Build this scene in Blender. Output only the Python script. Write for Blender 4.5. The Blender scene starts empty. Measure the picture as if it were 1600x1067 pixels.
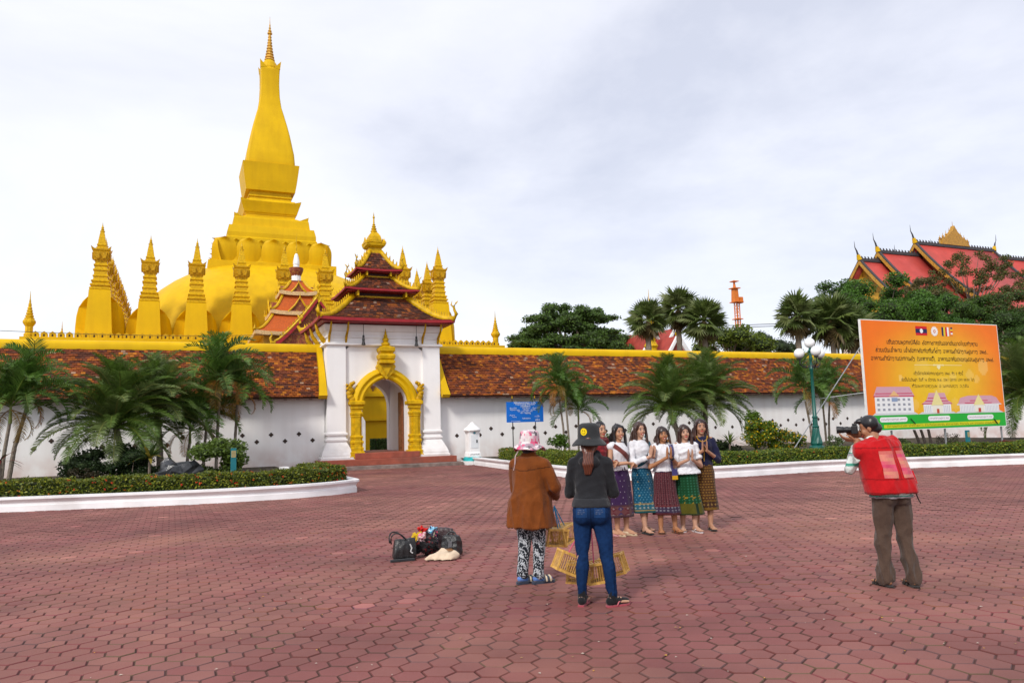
import bpy, bmesh, math, random
import numpy as np
from mathutils import Vector, Matrix
from mathutils.bvhtree import BVHTree
random.seed(7); RNG = np.random.default_rng(11)
sc = bpy.context.scene
C = sc.collection
PI = math.pi

# ------------------------------------------------------------------ camera
CAM_H = 1.6; FPX = 1187.18; PITCH = .1116; ROLL = .0278
_w = np.array([0, math.cos(PITCH), math.sin(PITCH)]); _u0 = np.array([0, -math.sin(PITCH), math.cos(PITCH)]); _r0 = np.array([1., 0, 0])
_r = math.cos(ROLL)*_r0 - math.sin(ROLL)*_u0; _u = math.sin(ROLL)*_r0 + math.cos(ROLL)*_u0
cd = bpy.data.cameras.new('camera'); cam = bpy.data.objects.new('camera', cd); C.objects.link(cam)
cam.matrix_world = Matrix(((_r[0], _u[0], -_w[0], 0), (_r[1], _u[1], -_w[1], 0), (_r[2], _u[2], -_w[2], CAM_H), (0, 0, 0, 1)))
cd.sensor_width = 36; cd.lens = 36*FPX/1600; cd.clip_end = 3000; cd.clip_start = .1
sc.camera = cam
# ------------------------------------------------------------------ sky, sun, exposure
SUN_FROM = Vector((-.40, -.70, .68)).normalized()
wd = bpy.data.worlds.new('World'); sc.world = wd; wd.use_nodes = True
nt = wd.node_tree; nt.nodes.clear()
def nn(t, **k):
    n = nt.nodes.new(t)
    for a, b in k.items(): setattr(n, a, b)
    return n
out = nn('ShaderNodeOutputWorld'); bg = nn('ShaderNodeBackground'); bg2 = nn('ShaderNodeBackground'); add = nn('ShaderNodeAddShader')
sky = nn('ShaderNodeTexSky', sky_type='NISHITA'); sky.sun_disc = False
sky.sun_elevation = math.asin(SUN_FROM.z); sky.sun_rotation = math.atan2(SUN_FROM.x, SUN_FROM.y)
tc = nn('ShaderNodeTexCoord'); mp = nn('ShaderNodeMapping'); mp.inputs['Scale'].default_value = (1, 1, 2.1); mp.inputs['Location'].default_value = (.83, .3, .22)
n1 = nn('ShaderNodeTexNoise'); n1.inputs['Scale'].default_value = 1.35; n1.inputs['Detail'].default_value = 7; n1.inputs['Roughness'].default_value = .57; n1.inputs['Distortion'].default_value = .25
rp = nn('ShaderNodeValToRGB'); e = rp.color_ramp.elements
e[0].position = .33; e[0].color = (.535, .555, .645, 1); e[1].position = .60; e[1].color = (.775, .78, .81, 1)
e2 = rp.color_ramp.elements.new(.46); e2.color = (.685, .695, .765, 1)
L = nt.links.new
L(tc.outputs['Generated'], mp.inputs[0]); L(mp.outputs[0], n1.inputs['Vector']); L(n1.outputs['Fac'], rp.inputs[0]); L(rp.outputs[0], bg.inputs[0])
bg.inputs[1].default_value = .655
L(sky.outputs[0], bg2.inputs[0]); bg2.inputs[1].default_value = .05/4
L(bg.outputs[0], add.inputs[0]); L(bg2.outputs[0], add.inputs[1]); L(add.outputs[0], out.inputs[0])
sd = bpy.data.lights.new('sun', 'SUN'); sun = bpy.data.objects.new('sun', sd); C.objects.link(sun)
sd.energy = 1.5; sd.angle = math.radians(11); sd.color = (1, .955, .89)
sun.rotation_euler = SUN_FROM.to_track_quat('Z', 'Y').to_euler(); sun.location = (0, 0, 60)
sc.view_settings.view_transform = 'Standard'; sc.view_settings.look = 'None'; sc.view_settings.exposure = .90; sc.view_settings.gamma = 1
sc.cycles.max_bounces = 5; sc.cycles.diffuse_bounces = 3; sc.cycles.glossy_bounces = 2; sc.cycles.transmission_bounces = 2; sc.cycles.transparent_max_bounces = 4
sc.cycles.use_denoising = True

# ------------------------------------------------------------------ coordinates: u along the temple wall, v behind it
TH = .4141; OX, OY = -5.687, 33.598
UV_ = Vector((math.cos(TH), math.sin(TH), 0)); VV_ = Vector((-math.sin(TH), math.cos(TH), 0)); OO_ = Vector((OX, OY, 0))
def W(u, v, z=0): return OO_ + UV_*u + VV_*v + Vector((0, 0, z))
def ray(px, py): return Vector(_w + _r*(px-800)/FPX - _u*(py-533.5)/FPX)
CP = Vector((0, 0, CAM_H))
def at(px, py, v):                       # (u, z) of a photo point lying in the plane v
    d = ray(px, py); t = ((OO_-CP).dot(VV_)+v)/d.dot(VV_); P = CP+d*t
    return (P-OO_).dot(UV_), P.z
def ground(px, py, z=0):
    d = ray(px, py); P = CP+d*((z-CAM_H)/d.z); return P
FRAME = Matrix(((UV_.x, VV_.x, 0, OX), (UV_.y, VV_.y, 0, OY), (0, 0, 1, 0), (0, 0, 0, 1)))   # temple frame

# ------------------------------------------------------------------ mesh builder
class MB:
    def __init__(s): s.v = []; s.f = []; s.m = []; s.c = []; s.uv = {}
    def add(s, vs, fs, m=0, c=None):
        o = len(s.v); s.v += [tuple(p) for p in vs]
        for f in fs:
            s.f.append(tuple(i+o for i in f)); s.m.append(m); s.c.append(c)
        return s
    def box(s, x0, x1, y0, y1, z0, z1, m=0, c=None, M=None):
        vs = [Vector(p) for p in ((x0,y0,z0),(x1,y0,z0),(x1,y1,z0),(x0,y1,z0),(x0,y0,z1),(x1,y0,z1),(x1,y1,z1),(x0,y1,z1))]
        if M: vs = [M@p for p in vs]
        return s.add(vs, [(0,3,2,1),(4,5,6,7),(0,1,5,4),(1,2,6,5),(2,3,7,6),(3,0,4,7)], m, c)
    def loft(s, rings, m=0, c=None, cap=True, close=True):
        n = len(rings[0]); vs = [p for r in rings for p in r]; fs = []
        for i in range(len(rings)-1):
            for j in range(n if close else n-1):
                k = (j+1) % n
                fs.append((i*n+j, i*n+k, (i+1)*n+k, (i+1)*n+j))
        if cap and close:
            fs.append(tuple(range(n-1, -1, -1))); fs.append(tuple((len(rings)-1)*n+j for j in range(n)))
        return s.add(vs, fs, m, c)
    def lathe(s, prof, n=16, cx=0, cy=0, rot=0, m=0, c=None, sx=1, sy=1, cap=True):
        return s.loft([[(cx+sx*r*math.cos(rot+2*PI*j/n), cy+sy*r*math.sin(rot+2*PI*j/n), z) for j in range(n)] for r, z in prof], m, c, cap)
    def sq(s, prof, cx=0, cy=0, m=0, c=None, ratio=1):       # square section, half-width r
        return s.loft([[(cx-r*ratio, cy-r, z), (cx+r*ratio, cy-r, z), (cx+r*ratio, cy+r, z), (cx-r*ratio, cy+r, z)] for r, z in prof], m, c)
    def tube(s, pts, rad, n=6, m=0, c=None, cap=True):
        pts = [Vector(p) for p in pts]
        if not hasattr(rad, '__len__'): rad = [rad]*len(pts)
        rings = []; up = Vector((0, 0, 1))
        for i, p in enumerate(pts):
            t = (pts[min(i+1, len(pts)-1)]-pts[max(i-1, 0)])
            if t.length < 1e-9: t = Vector((0, 0, 1))
            t.normalize(); a = up if abs(t.z) < .95 else Vector((1, 0, 0))
            x = t.cross(a).normalized(); y = x.cross(t).normalized()
            rings.append([p+x*(rad[i]*math.cos(2*PI*j/n))+y*(rad[i]*math.sin(2*PI*j/n)) for j in range(n)])
        return s.loft(rings, m, c, cap)
    def strip(s, A, B, m=0, c=None):
        n = len(A); return s.add(list(A)+list(B), [(i, i+1, n+i+1, n+i) for i in range(n-1)], m, c)
    def prism(s, poly, d, m=0, c=None, M=None):              # poly in x,z plane extruded along y from d[0] to d[1]
        n = len(poly); vs = [Vector((x, d[0], z)) for x, z in poly]+[Vector((x, d[1], z)) for x, z in poly]
        if M: vs = [M@p for p in vs]
        return s.add(vs, [tuple(range(n)), tuple(range(2*n-1, n-1, -1))]+[(i, n+i, n+(i+1) % n, (i+1) % n) for i in range(n)], m, c)
    def capsule(s, p0, r0, p1, r1, n=10, m=0, sq=None):
        p0, p1 = Vector(p0), Vector(p1); t = (p1-p0)
        if t.length < 1e-6: t = Vector((0, 0, 1e-3)); p1 = p0+t
        t.normalize(); a = Vector((0, 0, 1)) if abs(t.z) < .9 else Vector((0, 1, 0))
        x = t.cross(a).normalized(); y = x.cross(t).normalized(); rings = []
        for q, r, sg in ((p0, r0, -1), (p1, r1, 1)):
            for k in ((80, 50, 22, 0) if sg < 0 else (0, 22, 50, 80)):
                g = math.radians(k); rr = r*math.cos(g); o = q+t*(sg*r*math.sin(g))
                rings.append([o+x*(rr*math.cos(2*PI*j/n))+y*(rr*math.sin(2*PI*j/n)) for j in range(n)])
        return s.loft(rings, m)
    def ell(s, c, rx, ry, rz, n=14, k=9, R=None, m=0):
        rings = []
        for i in range(k):
            g = PI*(i+.15)/(k-.7)-PI/2; rings.append([Vector((rx*math.cos(g)*math.cos(2*PI*j/n), ry*math.cos(g)*math.sin(2*PI*j/n), rz*math.sin(g))) for j in range(n)])
        c = Vector(c)
        return s.loft([[c+(R@p if R else p) for p in r] for r in rings], m)
    def xf(s, M):
        s.v = [tuple(M@Vector(p)) for p in s.v]; return s
    def mesh(s, name, smooth=False, recalc=True):
        me = bpy.data.meshes.new(name); me.from_pydata(s.v, [], s.f)
        if any(s.m): me.polygons.foreach_set('material_index', s.m)
        if any(x is not None for x in s.c):
            at_ = me.color_attributes.new('Col', 'FLOAT_COLOR', 'CORNER'); arr = []
            for f, c in zip(s.f, s.c):
                c = c or (1, 1, 1); arr += [c[0], c[1], c[2], 1.]*len(f)
            at_.data.foreach_set('color', arr)
        if recalc:
            b = bmesh.new(); b.from_mesh(me); bmesh.ops.recalc_face_normals(b, faces=b.faces); b.to_mesh(me); b.free()
        if smooth: me.polygons.foreach_set('use_smooth', [True]*len(me.polygons))
        me.update(); return me
    def build(s, name, mats, parent=None, smooth=False, M=None, angle=None, recalc=True):
        me = s.mesh(name, smooth or angle is not None, recalc)
        if angle is not None:
            try: me.set_sharp_from_angle(angle=math.radians(angle))
            except Exception: pass
        return obj(name, me, mats, parent, M)

def obj(name, me, mats=None, parent=None, M=None):
    o = bpy.data.objects.new(name, me)
    if mats is not None and me is not None and len(me.materials) == 0:
        for m in (mats if isinstance(mats, (list, tuple)) else [mats]): me.materials.append(m)
    C.objects.link(o)
    if parent: o.parent = parent
    if M is not None: o.matrix_local = M
    return o
def thing(name, label, cat, loc=(0, 0, 0), rz=0, group=None, M=None):
    o = bpy.data.objects.new(name, None); C.objects.link(o); o.empty_display_size = .2
    if M is not None: o.matrix_world = M
    else: o.location = loc; o.rotation_euler = (0, 0, rz)
    return tag(o, label, cat, group)
def tag(o, label, cat, group=None):
    o['label'] = label; o['category'] = cat
    if group: o['group'] = group
    return o
def struct(o): o['kind'] = 'structure'; return o
def stuff(o): o['kind'] = 'stuff'; return o
def TF(u, v, z=0): return FRAME @ Matrix.Translation((u, v, z))

def quads_mesh(name, P, col=None, smooth=False):          # P (n,4,3) numpy
    n = len(P); me = bpy.data.meshes.new(name)
    me.vertices.add(4*n); me.vertices.foreach_set('co', P.reshape(-1).astype(np.float32))
    me.loops.add(4*n); me.loops.foreach_set('vertex_index', np.arange(4*n, dtype=np.int32))
    me.polygons.add(n); me.polygons.foreach_set('loop_start', np.arange(0, 4*n, 4, dtype=np.int32))
    if col is not None:
        a = me.color_attributes.new('Col', 'FLOAT_COLOR', 'CORNER')
        cc = np.ones((n, 4, 4), np.float32); cc[:, :, :3] = np.asarray(col)[:, None, :]; a.data.foreach_set('color', cc.reshape(-1))
    me.update(calc_edges=True); me.validate(); return me
def leaves(P, size, base, var=.3, aspect=.55, up=.35, N=None, tint=None):
    """rhombic leaf faces at the points P"""
    n = len(P); d = RNG.normal(size=(n, 3)); d[:, 2] *= .6; d /= np.linalg.norm(d, axis=1)[:, None]
    nr = RNG.normal(size=(n, 3)); nr[:, 2] += up*2
    if N is not None: nr += N*1.3
    s = np.cross(d, nr); s /= np.linalg.norm(s, axis=1)[:, None]+1e-9
    L_ = (size*(.65+.7*RNG.random(n)))[:, None]
    Q = np.stack([P-d*L_*.5, P+s*L_*aspect*.5, P+d*L_*.5, P-s*L_*aspect*.5], 1)
    k = (1-var+2*var*RNG.random(n))[:, None]; col = np.clip(np.asarray(base)[None]*k, 0, 1)
    if tint is not None:
        t = tint[0]; msk = RNG.random(n) < tint[1]; col[msk] = np.asarray(t)*k[msk]
    return Q, col

# ------------------------------------------------------------------ materials
MATS = {}
def mat(name, col=(.5, .5, .5), rough=.6, var=.12, scale=4, bump=0., bscale=40, attr=False, spec=.35, metal=0, streak=0., dirt=None, transl=0., coord='Object', sheen=0., splash=None):
    if name in MATS: return MATS[name]
    m = bpy.data.materials.new(name); m.use_nodes = True; t = m.node_tree; t.nodes.clear(); MATS[name] = m
    def N(ty, **k):
        n = t.nodes.new(ty)
        for a, b in k.items(): setattr(n, a, b)
        return n
    l = t.links.new
    o = N('ShaderNodeOutputMaterial'); b = N('ShaderNodeBsdfPrincipled'); l(b.outputs[0], o.inputs[0])
    b.inputs['Roughness'].default_value = rough; b.inputs['Specular IOR Level'].default_value = spec; b.inputs['Metallic'].default_value = metal
    if sheen: b.inputs['Sheen Weight'].default_value = sheen
    if coord == 'World': vec = N('ShaderNodeNewGeometry').outputs['Position']
    else: vec = N('ShaderNodeTexCoord').outputs[coord]
    if attr:
        a = N('ShaderNodeAttribute', attribute_name='Col'); cs = a.outputs['Color']
    else:
        a = N('ShaderNodeRGB'); a.outputs[0].default_value = (*col, 1); cs = a.outputs[0]
    def noise(sc_, det=4, mapping=None):
        n = N('ShaderNodeTexNoise'); n.inputs['Scale'].default_value = sc_; n.inputs['Detail'].default_value = det
        if mapping:
            mm = N('ShaderNodeMapping'); mm.inputs['Scale'].default_value = mapping; l(vec, mm.inputs[0]); l(mm.outputs[0], n.inputs['Vector'])
        else: l(vec, n.inputs['Vector'])
        return n.outputs['Fac']
    def rng(fac, a0, a1, b0, b1):
        r = N('ShaderNodeMapRange'); l(fac, r.inputs[0])
        for i, x in enumerate((a0, a1, b0, b1)): r.inputs[i+1].default_value = x
        return r.outputs[0]
    def mix(fac, A, B, bt='MIX'):
        x = N('ShaderNodeMix', data_type='RGBA', blend_type=bt)
        if isinstance(fac, (int, float)): x.inputs[0].default_value = fac
        else: l(fac, x.inputs[0])
        for i, s_ in ((6, A), (7, B)):
            if isinstance(s_, tuple): x.inputs[i].default_value = (*s_, 1)
            else: l(s_, x.inputs[i])
        return x.outputs[2]
    if var:
        g = rng(noise(scale, 6), .3, .7, 1-var, 1+var); cc = N('ShaderNodeCombineColor')
        for i in range(3): l(g, cc.inputs[i])
        cs = mix(1., cs, cc.outputs[0], 'MULTIPLY')
    if streak:
        g = rng(noise(1., 5, (2.2, 2.2, .16)), .42, .72, 0, streak); cs = mix(g, cs, dirt or (.25, .2, .17))
    elif dirt:
        g = rng(noise(scale*.4, 7), .52, .75, 0, .55); cs = mix(g, cs, dirt)
    if splash:                                   # dust thrown up from the paving onto the foot of the wall
        sx = N('ShaderNodeSeparateXYZ'); l(vec, sx.inputs[0]); mu = N('ShaderNodeMath', operation='MULTIPLY'); l(rng(sx.outputs[2], .15, 1.15, 1, 0), mu.inputs[0]); l(rng(noise(1.6, 6), .35, .68, .1, .75), mu.inputs[1]); cs = mix(mu.outputs[0], cs, splash)
    l(cs, b.inputs['Base Color'])
    if bump:
        bn = N('ShaderNodeBump'); bn.inputs['Strength'].default_value = bump; bn.inputs['Distance'].default_value = .02
        l(noise(bscale, 5), bn.inputs['Height']); l(bn.outputs[0], b.inputs['Normal'])
    if transl:
        tr = N('ShaderNodeBsdfTranslucent'); l(cs, tr.inputs[0]); ms = N('ShaderNodeMixShader'); ms.inputs[0].default_value = transl
        l(b.outputs[0], ms.inputs[1]); l(tr.outputs[0], ms.inputs[2]); l(ms.outputs[0], o.inputs[0])
    return m
GOLD = mat('gold_paint', (.66, .405, .001), .55, .08, .5, .12, 6, streak=.22, dirt=(.38, .19, .004), spec=.18)
GOLD2 = mat('gold_trim', (.58, .345, .002), .5, .25, 6, .3, 18, spec=.22)
GOLDX = mat('gold_carved', (.48, .265, .002), .5, .35, 9, .6, 14, spec=.22)
WHITEW = mat('white_wall_paint', (.86, .845, .835), .75, .04, .6, .1, 12, streak=.16, dirt=(.55, .47, .44))
WHITE = mat('white_paint', (.85, .845, .84), .6, .06, 3, .1, 20, dirt=(.62, .60, .58))
REDTRIM = mat('red_painted_wood', (.30, .014, .02), .5, .15, 5, .1, 20)
DARKW = mat('dark_wood', (.055, .02, .012), .6, .25, 8)
TILE = mat('clay_roof_tile', attr=True, rough=.78, var=.22, scale=9, bump=.3, bscale=30, spec=.2)
ATT = mat('printed_colour', attr=True, rough=.6, var=.03, scale=8, spec=.3)
CLOTH = mat('dyed_cloth', attr=True, rough=.85, var=.10, scale=18, bump=.25, bscale=120, spec=.15, sheen=.15)
SKIN = mat('skin', attr=True, rough=.5, var=.05, scale=30, spec=.4)
HAIR = mat('hair', attr=True, rough=.36, var=.2, scale=12, bump=.08, bscale=60, spec=.5)
LEAF = mat('leaf', attr=True, rough=.48, var=.15, scale=3, spec=.35, transl=.34)
BARK = mat('bark', (.16, .125, .10), .85, .35, 14, .7, 25)
PALMBARK = mat('palm_bark', (.20, .165, .13), .85, .3, 20, .6, 30)
BLACKM = mat('black_metal', (.012, .012, .013), .4, .1, 10, spec=.5)
STEEL = mat('galvanised_steel', (.33, .34, .35), .45, .15, 12, metal=.5)
# ================================================================== GROUND AND PAVING
GROUND = mat('bare_earth', (.17, .12, .085), .9, .25, .5, .4, 8, coord='World')
GROUT = mat('paving_joint', (.085, .036, .029), .95, .35, 6, .4, 60, coord='World')
PAVER = mat('red_concrete_paver', attr=True, rough=.72, var=.24, scale=.75, bump=.22, bscale=70, dirt=(.32, .145, .092), coord='World', spec=.3)
SOIL = mat('planter_soil', (.06, .045, .025), .95, .5, 5, .8, 20, coord='World')
mb = MB(); S = 900; mb.add([(-S, -60, -.05), (S, -60, -.05), (S, S, -.05), (-S, S, -.05)], [(0, 1, 2, 3)])
struct(mb.build('ground', GROUND))
mb = MB(); mb.add([W(-34, -46, -.0075), W(46, -46, -.0075), W(46, -1.0, -.0075), W(-34, -1.0, -.0075)], [(0, 1, 2, 3)])
pave = struct(mb.build('pavement', GROUT))
PATH_L = [(-26, -9.2), (-16, -11.4), (-12, -12.35), (-8, -13.35), (-6, -13.45), (-4.9, -13.2), (-4.2, -12.75), (-3.95, -12.2), (-4.1, -9), (-4.6, -2.4)]
PATH_R = [(3.55, -1.7), (3.1, -7), (2.75, -12.0), (2.85, -13.2), (3.4, -14.3), (4.4, -15.0), (6, -15.35), (10, -15.5), (16, -17.4), (24, -20.2), (34, -24)]
def inside(u, v, poly):
    r = False; j = len(poly)-1
    for i in range(len(poly)):
        (a, b), (c, d) = poly[i], poly[j]
        if (b > v) != (d > v) and u < (c-a)*(v-b)/(d-b)+a: r = not r
        j = i
    return r
POLY_L = PATH_L+[(-26, -2.4)]; POLY_R = PATH_R+[(34, -1.0), (3.6, -1.0)]
HR = .1195; HS = math.sqrt(3)*HR; ha = math.radians(-5.8)
hx = Vector((math.cos(ha), math.sin(ha), 0)); hy = Vector((-math.sin(ha), math.cos(ha), 0))
def hexring(r, z): return [hx*(r*math.cos(PI/3*k))+hy*(r*math.sin(PI/3*k))+Vector((0, 0, z)) for k in range(6)]
def dusty(c):
    n_ = math.sin(c.x*.55+1.3*math.sin(c.y*.31))*math.sin(c.y*.62-c.x*.23+.8)+.6*math.sin(c.x*1.7+c.y*.9)*math.sin(c.y*1.9-c.x*.6)+random.gauss(0, .22)
    return max(0., min(1., .32+.42*n_))
def pcol(ds=None):
    k = random.uniform(.91, 1.08); t = random.random()
    if random.random() < .008: k *= 1.5
    a = (.205*k, (.066+.012*t)*k, (.060+.008*t)*k); ds = random.random()*.5 if ds is None else ds
    return tuple(p_*(1-ds)+q_*k*ds for p_, q_ in zip(a, (.275, .118, .090)))
cells = []
for i in range(-140, 190):
    for j in range(10, 190):
        c = hx*(i*1.5*HR)+hy*((j+.5*(i % 2))*HS)
        if c.y < 3.1 or c.y > 36: continue
        d = c-CP; z = d.dot(Vector(_w)); px = 800+FPX*d.dot(Vector(_r))/z; py = 533.5-FPX*d.dot(Vector(_u))/z
        if px < -190 or px > 1790 or py > 1150: continue
        q = c-OO_; u, v = q.dot(UV_), q.dot(VV_)
        if v > -1.25 or inside(u, v, POLY_L) or inside(u, v, POLY_R): continue
        vis = 0 <= px <= 1600 and py <= 1067
        cells.append((c.y, c, vis))
cells.sort(key=lambda t: t[0])
pmesh = []
for k in range(9):
    b = MB(); col = pcol(k/8); r = HR-.0052
    b.loft([hexring(r, -.013), hexring(r-.001, -.005), hexring(r-.0065, 0)], 0, tuple(x*(.50+.38*random.random()) for x in col), cap=False); b.add(hexring(r-.0065, 0), [(0, 1, 2, 3, 4, 5)], 0, col)
    me = b.mesh('paver'); me.materials.append(PAVER); pmesh.append(me)
nind = 0; far = MB()
for y, c, vis in cells:
    tz = random.gauss(0, .0016)
    if vis and nind < 300:
        o = obj('paver', pmesh[max(0, min(8, int(round(dusty(c)*8))))], parent=pave); o.location = c+Vector((0, 0, tz)); o.rotation_euler = (random.gauss(0, .006), random.gauss(0, .006), PI/3*random.randrange(6)); nind += 1
    else:
        col = pcol(dusty(c)); r = HR-.0052+random.uniform(-.002, .001)
        if y < 13:
            far.loft([[c+p for p in hexring(r, -.013)], [c+p for p in hexring(r-.001, -.005+tz)], [c+p for p in hexring(r-.0065, tz)]], 0, tuple(x*(.50+.38*random.random()) for x in col), cap=False)
            far.add([c+p for p in hexring(r-.0065, tz)], [(0, 1, 2, 3, 4, 5)], 0, col)
        else: far.add([c+p for p in hexring(r-.004, tz)], [(0, 1, 2, 3, 4, 5)], 0, col)
stuff(far.build('paver_field', PAVER, pave, recalc=False))
# litter on the paving: yellow petals and pale crumbs
lit = MB()
for k in range(150):
    p = ground(random.uniform(0, 1600), random.uniform(790, 1060)); s = random.uniform(.004, .013); a = random.random()*6
    col = random.choice([(.6, .33, .03), (.5, .42, .35), (.5, .42, .35), (.32, .2, .08)])
    lit.add([p+Vector((s*math.cos(a+t)*q, s*math.sin(a+t), .006+.003*(i % 2))) for i, (t, q) in enumerate(((0, 1.3), (1.5, .8), (3.1, 1.3), (4.7, .8)))], [(0, 1, 2, 3)], 0, col)
o = stuff(lit.build('fallen_petals', ATT)); o['label'] = 'tiny yellow petals and pale crumbs scattered over the red paving'; o['category'] = 'litter'

# ================================================================== PLANTERS
PROF = [(0, -.01), (.05, -.01), (.05, .13), (.028, .14), (.028, .19), (.05, .21), (.075, .25), (.11, .275), (.11, .325), (-.16, .325), (-.16, .22), (0, .2)]
def path_pts(path, n=6):          # Catmull-Rom smoothing
    P = [Vector((*p, 0)) for p in path]; P = [P[0]*2-P[1]]+P+[P[-1]*2-P[-2]]; R = []
    for i in range(1, len(P)-2):
        for k in range(n):
            t = k/n; a, b, c, d = P[i-1:i+3]
            R.append(.5*((2*b)+(c-a)*t+(2*a-5*b+4*c-d)*t*t+(3*b-a-3*c+d)*t**3))
    return R+[P[-2]]
def kerb(path, side, label):
    pts = path_pts(path); rings = []
    for i, p in enumerate(pts):
        t = (pts[min(i+1, len(pts)-1)]-pts[max(i-1, 0)]).normalized(); nrm = Vector((t.y, -t.x, 0))*side
        rings.append([p+nrm*a+Vector((0, 0, z)) for a, z in PROF])
    b = MB(); b.loft(rings)
    o = b.build('planter_kerb', mat('kerb_paint', (.85, .85, .86), .5, .06, 2.5, .1, 25, dirt=(.55, .52, .50)), M=FRAME, angle=40); tag(o, label, 'kerb')
    return pts
PL = kerb(PATH_L, 1, 'white moulded kerb of the planter left of the temple gate')
PR = kerb(PATH_R, 1, 'white moulded kerb of the long planter behind the posing women')
for nm, pts, extra in (('planter_bed', PL, [(-26, .3)]), ('planter_bed', PR, [(34, .3), (3.6, .3)])):
    b = MB(); poly = [(p.x, p.y, .24) for p in pts]+[(*e_, .24) for e_ in (extra if extra[0][0] > 0 else [(-4.6, .3), (-26, .3)])]
    b.add(poly, [tuple(range(len(poly)))]); struct(b.build(nm, SOIL, M=FRAME))
def along(pts, step):
    out_ = [pts[0]]; acc = 0
    for a, b in zip(pts, pts[1:]):
        d = (b-a).length; t = step-acc
        while t <= d: out_.append(a+(b-a)*(t/d)); t += step
        acc = (acc+d) % step
    return out_
def hedge(pts, off, wid, h, label, flower, seed, dens=1500, side=1, base=(.10, .145, .014)):
    root = thing('flowering_hedge', label, 'hedge', M=FRAME.copy())
    q = along(pts, .3); A = []; B_ = []; nn_ = []
    for i, p in enumerate(q):
        t = (q[min(i+1, len(q)-1)]-q[max(i-1, 0)]).normalized(); n = Vector((-t.y, t.x, 0))*side
        A.append(p+n*off); B_.append(p+n*(off+wid)); nn_.append(n)
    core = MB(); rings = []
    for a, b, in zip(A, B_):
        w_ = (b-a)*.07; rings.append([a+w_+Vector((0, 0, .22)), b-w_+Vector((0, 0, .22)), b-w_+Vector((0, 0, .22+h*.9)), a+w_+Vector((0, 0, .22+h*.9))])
    core.loft(rings); core.build('shade_core', mat('hedge_inner', (.02, .032, .008), .95, .3, 20), root)  # solid box; shade between the leaves is put into its dark colour
    P = []; NN = []; CB = []
    for i in range(len(q)-1):
        L_ = (A[i+1]-A[i]).length
        for face, area in (('f', h), ('t', wid), ('b', h)):
            for k in range(int(dens*L_*area*(1 if face != 'b' else .3))):
                s, t = random.random(), random.random(); a = A[i].lerp(A[i+1], s); b = B_[i].lerp(B_[i+1], s); j = random.gauss(0, .022)
                wob = .035*math.sin(i*.9+seed)+.02*math.sin(i*2.3)
                if face == 'f': p = a+Vector((0, 0, .24+h*t))-nn_[i]*j; n = -nn_[i]
                elif face == 'b': p = b+Vector((0, 0, .24+h*t))+nn_[i]*j; n = nn_[i]
                else: p = a.lerp(b, t)+Vector((0, 0, .24+h+j+wob*(h/.5))); n = Vector((0, 0, 1))
                P.append(p); NN.append(n); CB.append(1.28 if face == 't' else .92)
    P = np.array([tuple(p) for p in P]); NN = np.array([tuple(p) for p in NN])
    Q, col = leaves(P, .062, base, .42, .6, N=NN, tint=((.24, .25, .02), .25)); col = col
    obj('foliage', quads_mesh('foliage', Q, col), LEAF, root)
    fl = MB(); rs = random.Random(seed); gid = 0
    for i in range(len(q)-1):
        for k in range(flower):
            if rs.random() > .5: continue
            t = rs.random(); p = A[i].lerp(A[i+1], rs.random())
            p = p-nn_[i]*.02+Vector((0, 0, .3+h*t*.85)) if rs.random() < .55 else p.lerp(B_[i], t)+Vector((0, 0, .25+h))
            col_ = rs.choice([(.62, .06, .015), (.62, .05, .02), (.66, .13, .02), (.60, .2, .03)])
            for m_ in range(6):
                d = Vector((rs.gauss(0, 1), rs.gauss(0, 1), rs.gauss(0, .7)))*.017; s = .017
                e1 = Vector((rs.gauss(0, 1), rs.gauss(0, 1), rs.gauss(0, 1))).normalized()*s; e2 = e1.cross(Vector((rs.gauss(0, 1), rs.gauss(0, 1), rs.gauss(0, 1)))).normalized()*s
                fl.add([p+d+e1, p+d+e2, p+d-e1, p+d-e2], [(0, 1, 2, 3)], 0, col_)
    stuff(fl.build('blossoms', LEAF, root, recalc=False))
    return root
hedge(PL[6:-6], .24, .75, .40, 'low hedge dotted with red flowers behind the left white kerb', 7, 1, base=(.085, .115, .010))
hedge(PR[3:14], .24, .8, .46, 'clipped hedge with a few red flowers beside the gate path, behind the blue sign', 1, 2)
hedge(PR[22:], .24, .75, .40, 'long clipped green hedge behind the women and below the billboard', 1, 3, base=(.085, .14, .014))

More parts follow.
